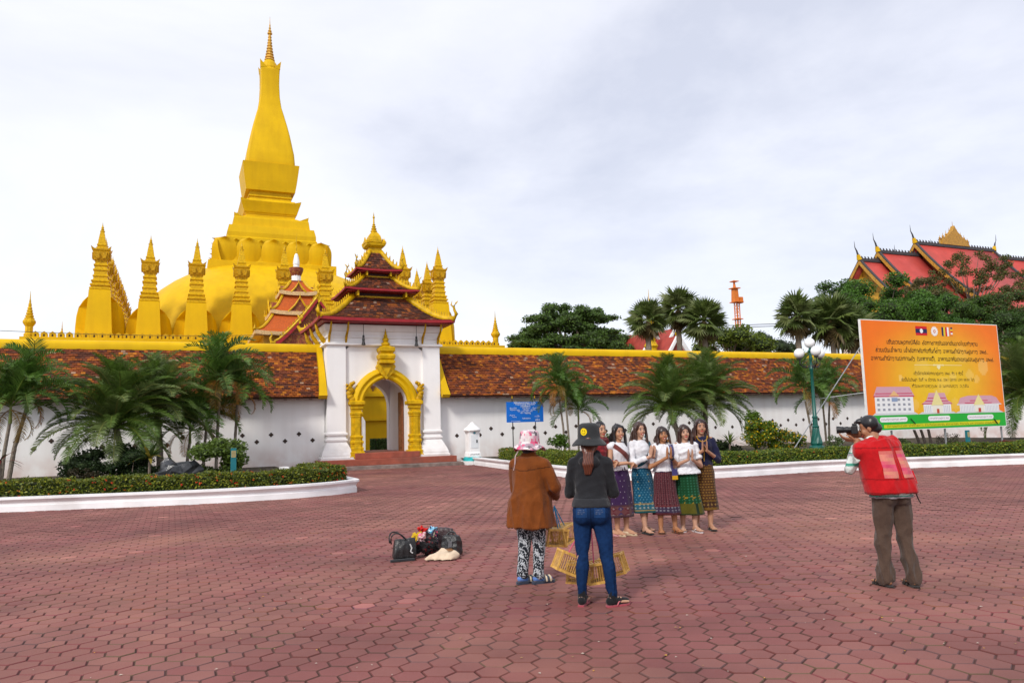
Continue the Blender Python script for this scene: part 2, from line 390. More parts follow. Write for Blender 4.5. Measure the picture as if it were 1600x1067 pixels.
# ================================================================== PERIMETER WALL
PAL = [((.085, .028, .017), 2.2), ((.14, .038, .017), 3.4), ((.20, .050, .015), 3.8), ((.28, .078, .014), 2.8), ((.38, .13, .016), .8), ((.33, .20, .13), .3)]
PALD = [((.06, .024, .017), 4), ((.10, .032, .018), 4), ((.16, .044, .017), 3), ((.25, .075, .016), 1.2), ((.28, .18, .13), .3)]
def pick(pal): return random.choices([p for p, _ in pal], [w_ for _, w_ in pal])[0]
def tile_face(mb, P, rows, tw, pal, lift=.035, sag=0):
    """P(s,t): s along the eave 0..1, t up the slope 0..1"""
    for i in range(rows):
        t0, t1 = i/rows-.004, min(1, (i+1.28)/rows)
        L_ = (P(1, t0)-P(0, t0)).length; n = max(1, round(L_/tw)); off = .5*(i % 2)
        nrm = (P(1, t0)-P(0, t0)).cross(P(.5, t1)-P(.5, t0)).normalized()
        if nrm.z < 0: nrm = -nrm
        run = pick(pal)
        for j in range(-1, n):
            s0, s1 = max(0, (j+off)/n), min(1, (j+1+off)/n)
            if s1-s0 < .15/n: continue
            if random.random() < .88: run = pick(pal)
            k = random.uniform(.8, 1.2); c = tuple(x*k for x in run); h = lift*random.uniform(.6, 1.35); g = .03*(s1-s0)
            a, b = P(s0+g, t0)+nrm*h, P(s1-g, t0)+nrm*h; d, e_ = P(s0+g, t1)+nrm*.004, P(s1-g, t1)+nrm*.004
            a2, b2 = P(s0+g, t0)-nrm*.01, P(s1-g, t0)-nrm*.01
            mb.add([a, b, e_, d, a2, b2], [(0, 1, 2, 3), (4, 5, 1, 0)], 0, c)
def quatrefoil(mb, u, z, y, r, m=0):
    pts = []
    for k in range(32):
        a = 2*PI*k/32; rr = r*(.66+.34*abs(math.cos(2*a))**.7); pts.append((u+rr*math.cos(a), z+rr*math.sin(a)))
    mb.prism(pts, (y-.012, y+.02), m)
def wall_section(u0, u1, label):
    root = thing('perimeter_wall', label, 'wall', M=FRAME.copy())
    b = MB(); b.box(u0, u1, .3, 2.3, -.05, 3.6); b.build('masonry', mat('limewashed_wall', (.86, .845, .835), .75, .05, .6, .12, 12, streak=.2, dirt=(.55, .47, .44), splash=(.56, .36, .30)), root)
    def slope(s, t): t = max(0, t); sg = -.05*math.sin(PI*min(t, 1)); return Vector((u0+(u1-u0)*s, -.28+1.38*t, 3.08+2.10*t+sg))
    b = MB(); b.add([*[p-Vector((0, 0, .09)) for p in (slope(0, 0), slope(1, 0), slope(1, 1), slope(0, 1))], Vector((u1, 2.95, 3.08)), Vector((u0, 2.95, 3.08)), Vector((u1, 1.5, 5.18)), Vector((u0, 1.5, 5.18))], [(0, 1, 2, 3), (5, 4, 6, 7)])
    b.add([slope(0, 0), slope(1, 0), (u1, .32, 3.16), (u0, .32, 3.16)], [(0, 1, 2, 3)]); b.build('roof_deck', DARKW, root)
    b = MB(); tile_face(b, slope, 24, .165, PAL); stuff(b.build('roof_tiles', TILE, root, recalc=False))
    b = MB(); pr_ = [(1.02, 5.10), (1.0, 5.30), (1.08, 5.42), (1.2, 5.48), (1.4, 5.48), (1.52, 5.42), (1.6, 5.30), (1.58, 5.10)]
    b.loft([[(u_, y, z) for y, z in pr_] for u_ in (u0, u1)]); b.build('ridge_coping', GOLD, root, angle=50)
    b = MB(); u = u0+.3
    while u < u1-.1:
        b.box(u-.05, u+.05, -.24, .35, 2.99, 3.06); u += .52
    stuff(b.build('rafter_ends', DARKW, root))
    n = 0; u = -3.07 if u1 < 0 else 3.44
    st = -1 if u1 < 0 else 1
    while u0+.3 < u < u1-.3 and abs(u) < 40:
        b = MB(); quatrefoil(b, u, 1.265+(.28 if n % 2 else 0), .3, .092); b.build('vent', mat('vent_hole_shade', (.045, .028, .022), .8, .3, 20), root)  # proud plate; the open hole's shade is put into its dark colour
        u += st*.566; n += 1
    return root
wl = wall_section(-30, -2.56, 'white temple wall with mottled clay tile roof and yellow ridge, left of gate')
wr = wall_section(2.56, 62, 'long white temple wall with orange tile roof and yellow ridge, right of gate')
for root, u, sg in ((wl, -2.62, 1), (wr, 2.62, -1)):
    b = MB(); A = []; 
    for k in range(9):
        t = k/8; wd_ = .18+.12*t**3; A.append([(u-sg*wd_, -.44+1.45*(1-t)-.05*math.sin(PI*t), 3.13+2.2*(1-t)), (u+.06*sg, -.44+1.45*(1-t)-.05*math.sin(PI*t), 3.13+2.2*(1-t)), (u+.06*sg, -.25+1.45*(1-t), 2.98+2.2*(1-t)), (u-sg*wd_, -.25+1.45*(1-t), 2.98+2.2*(1-t))])
    b.loft(A); b.build('verge_board', GOLD, root, angle=40)

# ================================================================== GATE TOWER
gate = thing('gate_tower', 'white arched temple gate with three tiered tile roofs and gold finial', 'gate', M=FRAME.copy())
GV = 1.8                                             # depth of the tower's centre
STEPR = mat('red_step_paint', (.30, .075, .045), .6, .2, 3, .15, 20, dirt=(.1, .07, .06))
STEPG = mat('weathered_cement', (.22, .17, .15), .85, .3, 5, .4, 20, dirt=(.06, .055, .04))
for nm, x, y0, y1, z0, z1, m_ in (('step', 3.15, -1.35, 4.4, -.05, .15, STEPG), ('step', 2.98, -.95, 4.2, .15, .41, STEPR), ('step', 1.42, -.52, 3.9, .41, .66, STEPR)):
    b = MB(); b.box(-x, x, y0, y1, z0, z1); o = b.build(nm, m_, gate); mo = o.modifiers.new('b', 'BEVEL'); mo.width = .015; mo.segments = 2
def arch_path(r, zs, ry, n=20): return [(r*math.cos(PI-PI*k/n), zs+ry*math.sin(PI*k/n)) for k in range(n+1)]
ZS = 2.74
for y0, y1 in ((0, .5), (3.1, 3.6)):
    b = MB(); inn = [(-1.0, .41)]+arch_path(1.0, ZS, 1.12)+[(1.0, .41)]; out_ = []
    for x, z in inn:
        if z < .5: out_.append((1.78*(1 if x > 0 else -1), z))
        else:
            a = math.atan2(z-2.0, x); c_, s_ = math.cos(a), math.sin(a); k = min(1.78/abs(c_) if abs(c_) > 1e-6 else 99, 3.3/s_ if s_ > 1e-6 else 99); out_.append((c_*k, 2.0+s_*k))
    out_[1] = (-1.78, 2.7); out_[-2] = (1.78, 2.7)
    b.loft([[(x, y0, z) for x, z in inn], [(x, y0, z) for x, z in out_], [(x, y1, z) for x, z in out_], [(x, y1, z) for x, z in inn]]+[[(x, y0, z) for x, z in inn]], cap=False, close=False)
    b.build('arch_wall', WHITEW, gate)
b = MB()
for s in (-1, 1):
    b.box(min(s*1.02, s*2.38), max(s*1.02, s*2.38), .5, 3.1, .41, 5.3)
b.box(-1.02, 1.02, .5, 3.1, 4.2, 5.3); b.build('passage_wall', WHITEW, gate)
for s in (-1, 1):
    for y in (0, 3.6):
        f = -1 if y == 0 else 1; b = MB(); x = s*2.13; yy = y-f*.28
        b.sq([(.40, .41), (.40, 5.29)], x, yy)
        pb = [(.86, .41), (.86, .50), (.80, .54), (.80, .60), (.74, .74), (.60, .98), (.53, 1.10), (.50, 1.12), (.50, 1.18), (.55, 1.2), (.55, 1.27), (.47, 1.31), (.47, 1.42), (.55, 1.45), (.55, 1.52), (.5, 1.56), (.42, 1.6)]
        o = b.build('pier', WHITEW, gate)
        b = MB(); b.sq([(r*.84, z) for r, z in pb], x+s*.0, yy); b.build('pier_base', mat('weathered_white', (.78, .76, .75), .7, .06, 3, .2, 20, dirt=(.4, .33, .29)), gate)
b = MB(); pe = [(2.56, 5.29), (2.64, 5.33), (2.64, 5.40), (2.54, 5.44), (2.50, 5.62), (2.56, 5.65), (2.56, 5.72), (2.50, 5.76), (2.52, 5.92), (2.60, 5.96), (2.66, 6.12), (2.66, 6.22)]
b.loft([[(-r, GV-(r-.62), z), (r, GV-(r-.62), z), (r, GV+(r-.62), z), (-r, GV+(r-.62), z)] for r, z in pe]); b.build('entablature', WHITEW, gate)
# gold arch surround
b = MB(); rings = []
for k in range(-1, 25):
    a = PI-PI*k/23 if 0 <= k <= 23 else None
    if k == -1 or k == 24: continue
    ca, sa = math.cos(a), math.sin(a)
    pf = [(1.0, -.02), (1.0, -.20), (1.08, -.26), (1.2, -.22), (1.3, -.30), (1.42, -.26), (1.50, -.16), (1.50, 0)]
    rings.append([(r*ca, y, ZS+(r+.12*(1-abs(ca)))*sa) for r, y in pf])
b.loft(rings); b.build('gold_arch', GOLD, gate, angle=35)
colp = [(.33, .41), (.34, .52), (.30, .56), (.31, .70), (.26, .74), (.27, .88), (.235, .92), (.235, 1.06), (.27, 1.08), (.27, 1.16), (.225, 1.20), (.225, 1.28), (.25, 1.31), (.25, 1.38), (.19, 1.42), (.19, 2.18), (.22, 2.2), (.22, 2.27), (.25, 2.31), (.25, 2.38), (.20, 2.42), (.21, 2.52), (.25, 2.56), (.25, 2.66), (.29, 2.70), (.33, 2.74), (.33, 2.86), (.26, 2.9)]
for s in (-1, 1):
    b = MB(); b.sq([(r, z) for r, z in colp], s*1.29, -.10); b.sq([(r*.55, z) for r, z in colp if z < 2.5], s*1.29, -.10-.16)
    b.sq([(r*.5, z) for r, z in colp if z < 2.6], s*1.29+s*.14, -.2); b.build('gold_column', GOLD2, gate)
    b = MB()
    for dx, z, r in ((.0, 2.95, .16), (.08, 3.08, .15), (.12, 3.22, .14), (.06, 3.36, .15), (.1, 3.5, .12), (.02, 3.62, .10), (-.07, 3.68, .08), (.2, 3.42, .07), (.22, 3.58, .06)):
        b.ell((s*(1.48+dx), -.2, z), r, .12, r, 8, 6)
    b.build('naga_carving', GOLDX, gate, smooth=True)
b = MB(); fy = -.22
b.prism([(-.42, 4.36), (-.36, 4.5), (.36, 4.5), (.42, 4.36), (.30, 4.12), (0, 3.82), (-.30, 4.12)], (fy-.14, fy+.2)); b.prism([(-.2, 4.34), (.2, 4.34), (.0, 3.98)], (fy-.2, fy))
b.sq([(.30, 4.5), (.34, 4.52), (.34, 4.62), (.29, 4.66), (.34, 4.72), (.36, 4.84), (.33, 4.92), (.26, 4.95), (.30, 5.0), (.34, 5.06), (.34, 5.2), (.28, 5.24), (.2, 5.27), (.15, 5.3)], 0, fy-.02)
b.lathe([(.13, 5.28), (.19, 5.34), (.19, 5.42), (.10, 5.48), (.14, 5.54), (.14, 5.62), (.08, 5.68), (.09, 5.76), (.05, 5.82), (.05, 5.9), (.025, 5.95), (.005, 6.08)], 10, 0, fy-.02)
b.build('arch_crest', GOLD2, gate)
# open door leaf, lintel inside
DOORM = mat('carved_brown_door', (.19, .062, .02), .55, .45, 14, .8, 22)
b = MB(); b.box(.90, .985, .5, 1.12, .66, 3.3); o = b.build('door', DOORM, gate)
for z0 in (.8, 1.6, 2.4):
    d = MB(); d.box(.875, .902, .58, 1.04, z0, z0+.65); d.build('door_panel', DOORM, o)
b = MB(); b.box(-.985, -.90, .5, 1.72, .66, 3.3); b.build('door', DOORM, gate)
# roof tiers
def hip_tier(ax, ay, ze, bx, by, zt, rows, tw, eave_t, pal=PALD, crest=True, con=.16):
    h = zt-ze
    def prof(t): t = max(0, min(1, t)); return t, ze+h*(t-con*math.sin(PI*t)*(1.15-t*.5)+.06*(1-t)**6)
    def face(k):
        def P(s, t):
            q, z = prof(t); x = ax+(bx-ax)*q; y = ay+(by-ay)*q; s = 2*s-1; z += .05*abs(s)**4*(1-q)**3
            return [Vector((s*x, GV-y, z)), Vector((x, GV+s*y, z)), Vector((-s*x, GV+y, z)), Vector((-x, GV-s*y, z))][k]
        return P
    b = MB(); dk = MB()
    for k in range(4):
        P = face(k); tile_face(b, P, rows, tw, pal, .03)
        dk.loft([[P(s/6, t/6)-Vector((0, 0, .03)) for s in range(7)] for t in range(7)], cap=False, close=False)
    stuff(b.build('roof_tiles', TILE, gate, recalc=False)); dk.build('roof_deck', DARKW, gate, recalc=False)
    e_ = MB(); r0 = .05
    for k in range(4):
        P = face(k); A = [P(s/10, 0)+Vector((0, 0, .01)) for s in range(11)]; n = [Vector((0, -1, 0)), Vector((1, 0, 0)), Vector((0, 1, 0)), Vector((-1, 0, 0))][k]
        e_.loft([[p+n*.03, p+n*.03-Vector((0, 0, eave_t)), p-n*.06-Vector((0, 0, eave_t)), p-n*.06] for p in A])
    e_.build('fascia', REDTRIM, gate)
    sf = MB(); sf.box(-ax+.1, ax-.1, GV-ay+.1, GV+ay-.1, ze-.06, ze-.02); sf.build('soffit', REDTRIM, gate)
    for k in range(4):
        P = face(k); hp = MB(); pts = [P(1, t/10)+Vector((0, 0, .05)) for t in range(11)]
        hp.tube(pts, [.14 if ax > 2 else .10]*11, 8); hp.build('hip_ridge', GOLD2, gate, smooth=True)
        if crest:
            cr = MB(); n_ = int(10*(ax/2)); 
            for i in range(n_):
                t = .12+.8*i/n_; p = P(1, t)+Vector((0, 0, .14)); d = (P(1, t+.02)-P(1, t)); d.z = 0; d.normalize(); s_ = .10
                q = Vector((-d.y, d.x, 0))*.025
                cr.add([p-d*s_*.55-q, p-d*s_*.55+q, p+d*s_*.55+q, p+d*s_*.55-q, p+Vector((0, 0, s_*1.9))-d*s_*.5-q, p+Vector((0, 0, s_*1.9))-d*s_*.5+q], [(0, 1, 2, 3), (0, 3, 4), (1, 5, 2), (3, 2, 5, 4), (0, 4, 5, 1)])
            cr.build('hip_crest', GOLD2, gate)
            p = P(1, 0); d = Vector((p.x, p.y-GV, 0)).normalized(); sz = .9 if ax > 2 else .62
            ng = MB(); curve = [(-.25, .08), (.02, .1), (.12, .28), (.02, .5), (-.02, .68), (.10, .84), (.22, .95)]
            ng.tube([p+d*(x*sz)+Vector((0, 0, z*sz)) for x, z in curve], [.09*sz, .10*sz, .10*sz, .07*sz, .06*sz, .045*sz, .012*sz], 7)
            ng.tube([p+d*(.02*sz)+Vector((0, 0, .62*sz)), p+d*(-.16*sz)+Vector((0, 0, .78*sz)), p+d*(-.1*sz)+Vector((0, 0, .98*sz))], [.05*sz, .04*sz, .008*sz], 6)
            ng.build('naga_finial', GOLD2, gate, smooth=True)
hip_tier(3.0, 2.70, 6.33, 1.22, 1.12, 7.62, 16, .16, .13)
b = MB(); b.box(-1.2, 1.2, GV-1.1, GV+1.1, 7.5, 7.92); b.build('drum', DARKW, gate)
b = MB(); b.box(-1.27, 1.27, GV-1.17, GV+1.17, 7.56, 7.66)
for x in (-1.1, 1.1): b.box(x-.04, x+.04, GV-1.6, GV-1.1, 7.6, 7.85)
b.build('drum_sill', GOLD2, gate)
hip_tier(1.68, 1.68, 7.86, .62, .62, 8.66, 11, .14, .09)
b = MB(); b.box(-.6, .6, GV-.6, GV+.6, 8.6, 8.95); b.build('drum', DARKW, gate)
b = MB(); b.box(-.66, .66, GV-.66, GV+.66, 8.62, 8.70)
for x in (-.55, .55): b.box(x-.03, x+.03, GV-1., GV-.6, 8.66, 8.86)
b.build('drum_sill', GOLD2, gate)
hip_tier(1.06, 1.06, 8.88, .26, .26, 9.92, 10, .14, .09)
b = MB(); b.sq([(.30, 9.8), (.30, 10.12), (.36, 10.14), (.44, 10.22), (.46, 10.32), (.40, 10.36), (.30, 10.38)], 0, GV)
for x in (-1, 1):
    for y in (-1, 1): b.lathe([(.09, 10.3), (.1, 10.4), (.03, 10.5), (.0, 10.58)], 6, x*.4, GV+y*.4)
for a in range(4):
    M_ = Matrix.Translation((0, GV, 0))@Matrix.Rotation(a*PI/2, 4, 'Z'); b.prism([(-.3, 10.36), (.3, 10.36), (.12, 10.5), (0, 10.66), (-.12, 10.5)], (-.46, -.40), 0, None, M_)
b.sq([(.30, 10.36), (.31, 10.5), (.26, 10.72), (.18, 10.86), (.13, 10.92)], 0, GV)
b.lathe([(.12, 10.9), (.16, 10.95), (.16, 11.0), (.09, 11.03), (.13, 11.08), (.13, 11.12), (.07, 11.15), (.10, 11.2), (.10, 11.23), (.05, 11.27), (.075, 11.31), (.04, 11.36), (.035, 11.6), (.06, 11.66), (.03, 11.72), (.004, 11.92)], 10, 0, GV)
b.build('roof_finial', GOLD2, gate)
for x in (-2.45, -1.72, 1.72, 2.45):
    b = MB(); b.tube([(x, -.1, 5.35), (x, -.22, 5.7), (x, -.55, 5.95), (x, -.7, 6.28)], [.035, .06, .05, .035], 6); b.build('bracket', GOLDX, gate)
for y in (.3, 1.8, 3.3):
    b = MB(); b.tube([(-2.4, y, 5.2), (-2.65, y, 5.6), (-2.85, y, 5.9), (-2.95, y, 6.28)], [.04, .11, .09, .05], 6); b.build('bracket', GOLDX, gate)
for x in (-1.02, 1.36):
    root = thing('hanging_lantern', 'black lantern hanging under the gate eave, %s of the arch crest' % ('left' if x < 0 else 'right'), 'lantern', M=TF(x, -.42, 0), group='lanterns under the gate eave')
    b = MB(); b.tube([(0, 0, 6.22), (0, 0, 5.72)], .012, 5); b.build('chain', BLACKM, root)
    b = MB(); b.lathe([(.03, 5.74), (.05, 5.7), (.045, 5.6), (.07, 5.54), (.05, 5.5), (.07, 5.38), (.09, 5.34), (.09, 5.3), (.02, 5.28)], 8); b.build('lantern_body', BLACKM, root)
# ================================================================== GREAT STUPA
VS = 49.4
stupa = thing('golden_stupa', 'huge golden stupa with lotus collar and tall spire rising behind the wall', 'stupa', M=TF(0, VS))
b = MB(); b.box(-25, 25, -24.4, 24.4, 0, 4.2); b.box(-25.25, 25.25, -24.65, 24.65, 4.2, 4.42); b.box(-25.1, 25.1, -24.5, 24.5, 4.42, 4.62); b.box(-24.9, 24.9, -24.3, 24.3, 4.62, 5.75)
b.box(-25.3, 25.3, -24.7, 24.7, 2.35, 2.5); b.box(-25.5, 25.5, -24.9, 24.9, 0, .7); b.build('lower_terrace', GOLD, stupa)
orn = MB(); orn.prism([(-.14, 0), (.14, 0), (.20, .22), (.08, .42), (0, .66), (-.08, .42), (-.2, .22)], (-.05, .05)); orn.lathe([(.05, -.2), (.09, -.14), (.05, -.06)], 8)
om = orn.mesh('flame_ornament'); om.materials.append(mat('brown_ornament', (.16, .06, .02), .6, .3, 10))
for k in range(14):
    o = obj('flame_ornament', om, parent=stupa); o.location = (-.5+.98*k, -24.35, 4.82)
b = MB(); b.box(-18.7, 18.7, -18.7, 18.7, 5.75, 8.8); b.box(-18.9, 18.9, -18.9, 18.9, 8.8, 9.0); b.build('upper_terrace', GOLD, stupa)
mer = MB(); poly = [(-.2, 0), (.2, 0), (.225, .1), (.225, .24), (.16, .34), (.05, .41), (0, .46), (-.05, .41), (-.16, .34), (-.225, .24), (-.225, .1)]
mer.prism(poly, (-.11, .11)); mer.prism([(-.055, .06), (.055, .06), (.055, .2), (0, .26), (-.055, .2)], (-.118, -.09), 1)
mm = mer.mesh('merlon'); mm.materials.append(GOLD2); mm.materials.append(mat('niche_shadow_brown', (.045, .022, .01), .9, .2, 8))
for k in range(68):
    o = obj('merlon', mm, parent=stupa); o.location = (-17.95+.536*k, -18.55, 9.0)
sp = [(.36, 9.0), (.36, 9.25), (.28, 9.3), (.28, 9.8), (.34, 9.86), (.46, 10.05), (.46, 10.2), (.36, 10.3), (.36, 10.4), (.26, 10.44), (.30, 10.5), (.30, 10.6), (.2, 10.64), (.26, 10.7), (.24, 10.8), (.17, 10.84), (.22, 10.9), (.2, 11.0), (.14, 11.04), (.18, 11.1), (.15, 11.2), (.1, 11.25), (.13, 11.3), (.10, 11.5), (.06, 11.55), (.08, 11.62), (.04, 11.8), (.01, 12.4)]
def back_v(px, py, u):
    lo, hi = 20., 110.
    for _ in range(50):
        m_ = (lo+hi)/2
        if at(px, py, m_)[0] > u: lo = m_
        else: hi = m_
    return m_
for (x, y, k) in ((-18.4, -18.4, 1), (18.2, -18.4, .96), (-18.4, back_v(98, 487, -18.4)-VS, 1.02)):
    b = MB(); b.lathe([(r*.92, 9+(z-9)*k) for r, z in sp], 8, x, y, PI/8); b.build('corner_spire', GOLD2, stupa)
# curved square dome
def superring(r, z, n=64, p=3.2):
    R = []
    for k in range(n):
        a = 2*PI*k/n; c_, s_ = math.cos(a), math.sin(a); q = (abs(c_)**p+abs(s_)**p)**(-1/p); R.append((r*q*c_, r*q*s_, z))
    return R
b = MB(); dp = [(13.3, 8.9), (13.2, 10.2), (12.8, 11.8), (12.2, 13.0), (11.4, 14.2), (10.5, 15.2), (9.3, 16.2), (8.0, 17.05), (6.9, 17.6), (6.3, 17.85), (5.5, 18.0)]
b.loft([superring(r, z) for r, z in dp]); b.build('dome', GOLD, stupa, smooth=True)
b = MB(); b.sq([(6.05, 17.3), (6.05, 18.22), (5.75, 18.3), (5.1, 18.4), (4.5, 19.4), (4.4, 21.0), (4.3, 21.1), (4.3, 21.55), (4.12, 22.3), (3.78, 22.32), (3.75, 22.45), (3.66, 23.2), (3.60, 23.35), (3.0, 23.38), (2.92, 23.5), (2.6, 23.7), (2.45, 23.75), (2.45, 24.0), (2.52, 24.03), (2.52, 24.12), (2.62, 24.2), (2.8, 24.8), (2.95, 25.25), (2.95, 25.3), (2.55, 25.4), (2.38, 25.62), (2.1, 25.7), (2.05, 25.95), (2.18, 26.0), (2.18, 26.12), (2.05, 26.2), (2.05, 26.55), (2.44, 26.6), (2.60, 27.6), (2.82, 29.45), (2.4, 29.5)])
b.build('neck_tiers', GOLD, stupa)
for (r, z, sgn) in ((3.6, 23.3, .42), (2.95, 25.28, .22)):
    for x in (-1, 1):
        for y in (-1, 1):
            b = MB(); t = sgn; b.add([(x*r, y*r, z), (x*(r-.9), y*r, z), (x*r, y*(r-.9), z), (x*(r+.05), y*(r+.05), z+t)], [(0, 1, 3), (0, 3, 2), (1, 2, 3)]); b.build('corner_leaf', GOLD, stupa)
# lotus petals: big and small alternating on the four sides
def petal(w, h, out_, tip):
    m_ = MB(); R = []; n = 12; k = 10
    for i in range(k+1):
        t = i/k; wid = w*(1-max(0, (t-.45)/.55)**2.4)**.5 if t < 1 else 0; o_ = out_*math.sin(PI*.5*min(1, t*1.25))+tip*max(0, t-.86)*5
        R.append([Vector((-wid+2*wid*j/n, -o_-.28*math.cos(PI*(j/n-.5))*(1-.4*t), h*t-(.12*h*max(0, t-.9)*5 if t > .9 else 0))) for j in range(n+1)])
    m_.loft(R, cap=False, close=False); me = m_.mesh('lotus_petal', True); me.materials.append(GOLD); return me
pb_, ps_ = petal(1.16, 2.5, .42, .50), petal(.86, 2.45, .12, .40)
for side in range(4):
    for k in range(9):
        x = -4.66+1.165*k; big = k % 2 == 0
        o = obj('lotus_petal', pb_ if big else ps_, parent=stupa)
        o.matrix_local = Matrix.Rotation(side*PI/2, 4, 'Z')@Matrix.Translation((x*(1.0 if abs(x) < 4.5 else .98), -4.86+(0 if big else .10), 18.3))@Matrix.Rotation(-.03, 4, 'X')
b = MB(); bell = [(2.42, 29.45), (2.44, 29.8), (2.36, 30.8), (2.16, 31.9), (1.96, 33.0), (1.74, 34.0), (1.42, 35.3), (1.16, 36.3), (1.0, 37.5), (.94, 38.8), (.95, 40.0), (.99, 40.75)]
def rsq(r, z, n=4, bev=.12):
    R = []
    for cx_, cy_, a0 in ((1, -1, -PI/2), (1, 1, 0), (-1, 1, PI/2), (-1, -1, PI)):
        for k in range(n+1):
            a = a0+PI/2*k/n; q = r*(1-bev); R.append((cx_*q+r*bev*math.cos(a), cy_*q+r*bev*math.sin(a), z))
    return R
fine = []
for (r0, z0), (r1, z1) in zip(bell, bell[1:]):
    for k in range(4): fine.append((r0+(r1-r0)*k/4, z0+(z1-z0)*k/4))
fine.append(bell[-1]); b.loft([rsq(r, z) for r, z in fine]); b.build('bulb', GOLD, stupa, smooth=True)
b = MB()
for x in (-1, 1):
    for y in (-1, 1): b.add([(x*1.0, y*1.0, 40.6), (x*.35, y*1.0, 40.72), (x*1.0, y*.35, 40.72), (x*1.09, y*1.09, 41.5)], [(0, 1, 3), (0, 3, 2), (1, 2, 3)])
b.lathe([(.9, 40.7), (.92, 41.0), (.74, 41.5), (.5, 41.85), (.4, 41.95)], 16); b.build('bulb_crown', GOLD, stupa)
b = MB(); pr_ = []; z = 41.9; r = .55
for k in range(9): pr_ += [(r, z), (r, z+.11), (r*.72, z+.15), (r*.70, z+.30)]; z += .33; r *= .88
pr_ += [(.16, z), (.26, z+.1), (.26, z+.22), (.12, z+.3), (.2, z+.42), (.18, z+.5), (.09, z+.6), (.13, z+.8), (.06, z+.9), (.08, z+1.1), (.035, z+1.3), (.01, 47.0)]
b.lathe(pr_, 12); b.build('spire', mat('gilded_metal', (.62, .34, .05), .35, .3, 4, .2, 10, metal=.35), stupa)
# turrets round the dome
def turret_meshes(tall):
    m1 = MB(); e_ = .9 if not tall else .88
    m1.sq([(e_+.12, -4.4), (e_*.92, -1.0), (e_*.86, 0), (e_*.8, .04)])
    m1.add([], [])
    wing = [(-.86, -.55), (-1.2, -.8), (-1.55, -1.3), (-1.72, -2.0), (-1.78, -2.9), (-1.80, -4.4), (1.80, -4.4), (1.78, -2.9), (1.72, -2.0), (1.55, -1.3), (1.2, -.8), (.86, -.55)]
    m2 = MB(); m2.loft([[Vector((x, -.62+max(0, abs(x)-.80)*1.25, z)) for x, z in wing], [Vector((x, 1.2, z)) for x, z in wing]])
    m3 = MB(); m3.sq([(.74, .04), (.76, .1), (.76, .22), (.62, .28), (.62, .36), (.72, .4), (.72, .52), (.58, .58), (.60, .68), (.66, .74), (.66, .82), (.52, .9), (.50, 1.12), (.56, 1.16), (.56, 1.24), (.48, 1.3), (.47, 1.62), (.55, 1.66), (.55, 1.74), (.46, 1.8), (.44, 2.0), (.52, 2.06), (.52, 2.14), (.43, 2.2), (.42, 2.32)])
    m4 = MB(); m4.sq([(.42, 2.3), (.46, 2.5), (.52, 2.52), (.52, 2.62), (.55, 2.8), (.60, 3.2), (.66, 3.3), (.66, 3.4), (.5, 3.46), (.4, 3.5)])
    for a in range(4):
        M_ = Matrix.Rotation(a*PI/2, 4, 'Z'); m4.prism([(-.34, 2.62), (-.1, 2.62), (-.12, 3.0), (-.3, 3.15), (-.45, 3.12)], (-.66, -.5), 0, None, M_); m4.prism([(.34, 2.62), (.1, 2.62), (.12, 3.0), (.3, 3.15), (.45, 3.12)], (-.66, -.5), 0, None, M_)
        m4.add([M_@Vector(p) for p in ((.66, -.66, 3.3), (.4, -.66, 3.35), (.66, -.4, 3.35), (.74, -.74, 3.62))], [(0, 1, 3), (0, 3, 2), (1, 2, 3)])
    m5 = MB(); m5.sq([(.34, 3.46), (.38, 3.5), (.38, 3.6), (.3, 3.64), (.34, 3.72), (.35, 3.82), (.28, 3.9), (.27, 4.1), (.17, 4.75), (.14, 4.9)])
    m5.lathe([(.12, 4.86), (.18, 4.92), (.18, 5.0), (.1, 5.04), (.13, 5.12), (.08, 5.2), (.11, 5.28), (.06, 5.36), (.03, 5.5), (.005, 5.75)], 8)
    R = []
    for nm, m_, mt in (('pillar', m1, GOLD), ('buttress', m2, GOLD), ('shaft', m3, GOLD2), ('capital', m4, GOLDX), ('pinnacle', m5, GOLD2)):
        me = m_.mesh(nm); me.materials.append(mt); R.append((nm, me))
    return R
TM = turret_meshes(False)
spots = []
for k in range(9): spots.append((-14.3+3.575*k, -13.8, 0, 13.35 if k in (0, 8) else 12.55))
spots[7] = (10.8, -13.8, 0, 13.2)
for k in range(1, 9): spots += [(-14.3, -13.8+3.575*k, -PI/2, 12.9), (14.3, -13.8+3.575*k, PI/2, 12.7)]
for (x, y, rz, z) in spots:
    t = bpy.data.objects.new('turret', None); C.objects.link(t); t.parent = stupa; t.location = (x, y, z); t.rotation_euler = (0, 0, rz); t.empty_display_size = .2
    for nm, me in TM: obj(nm, me, parent=t)

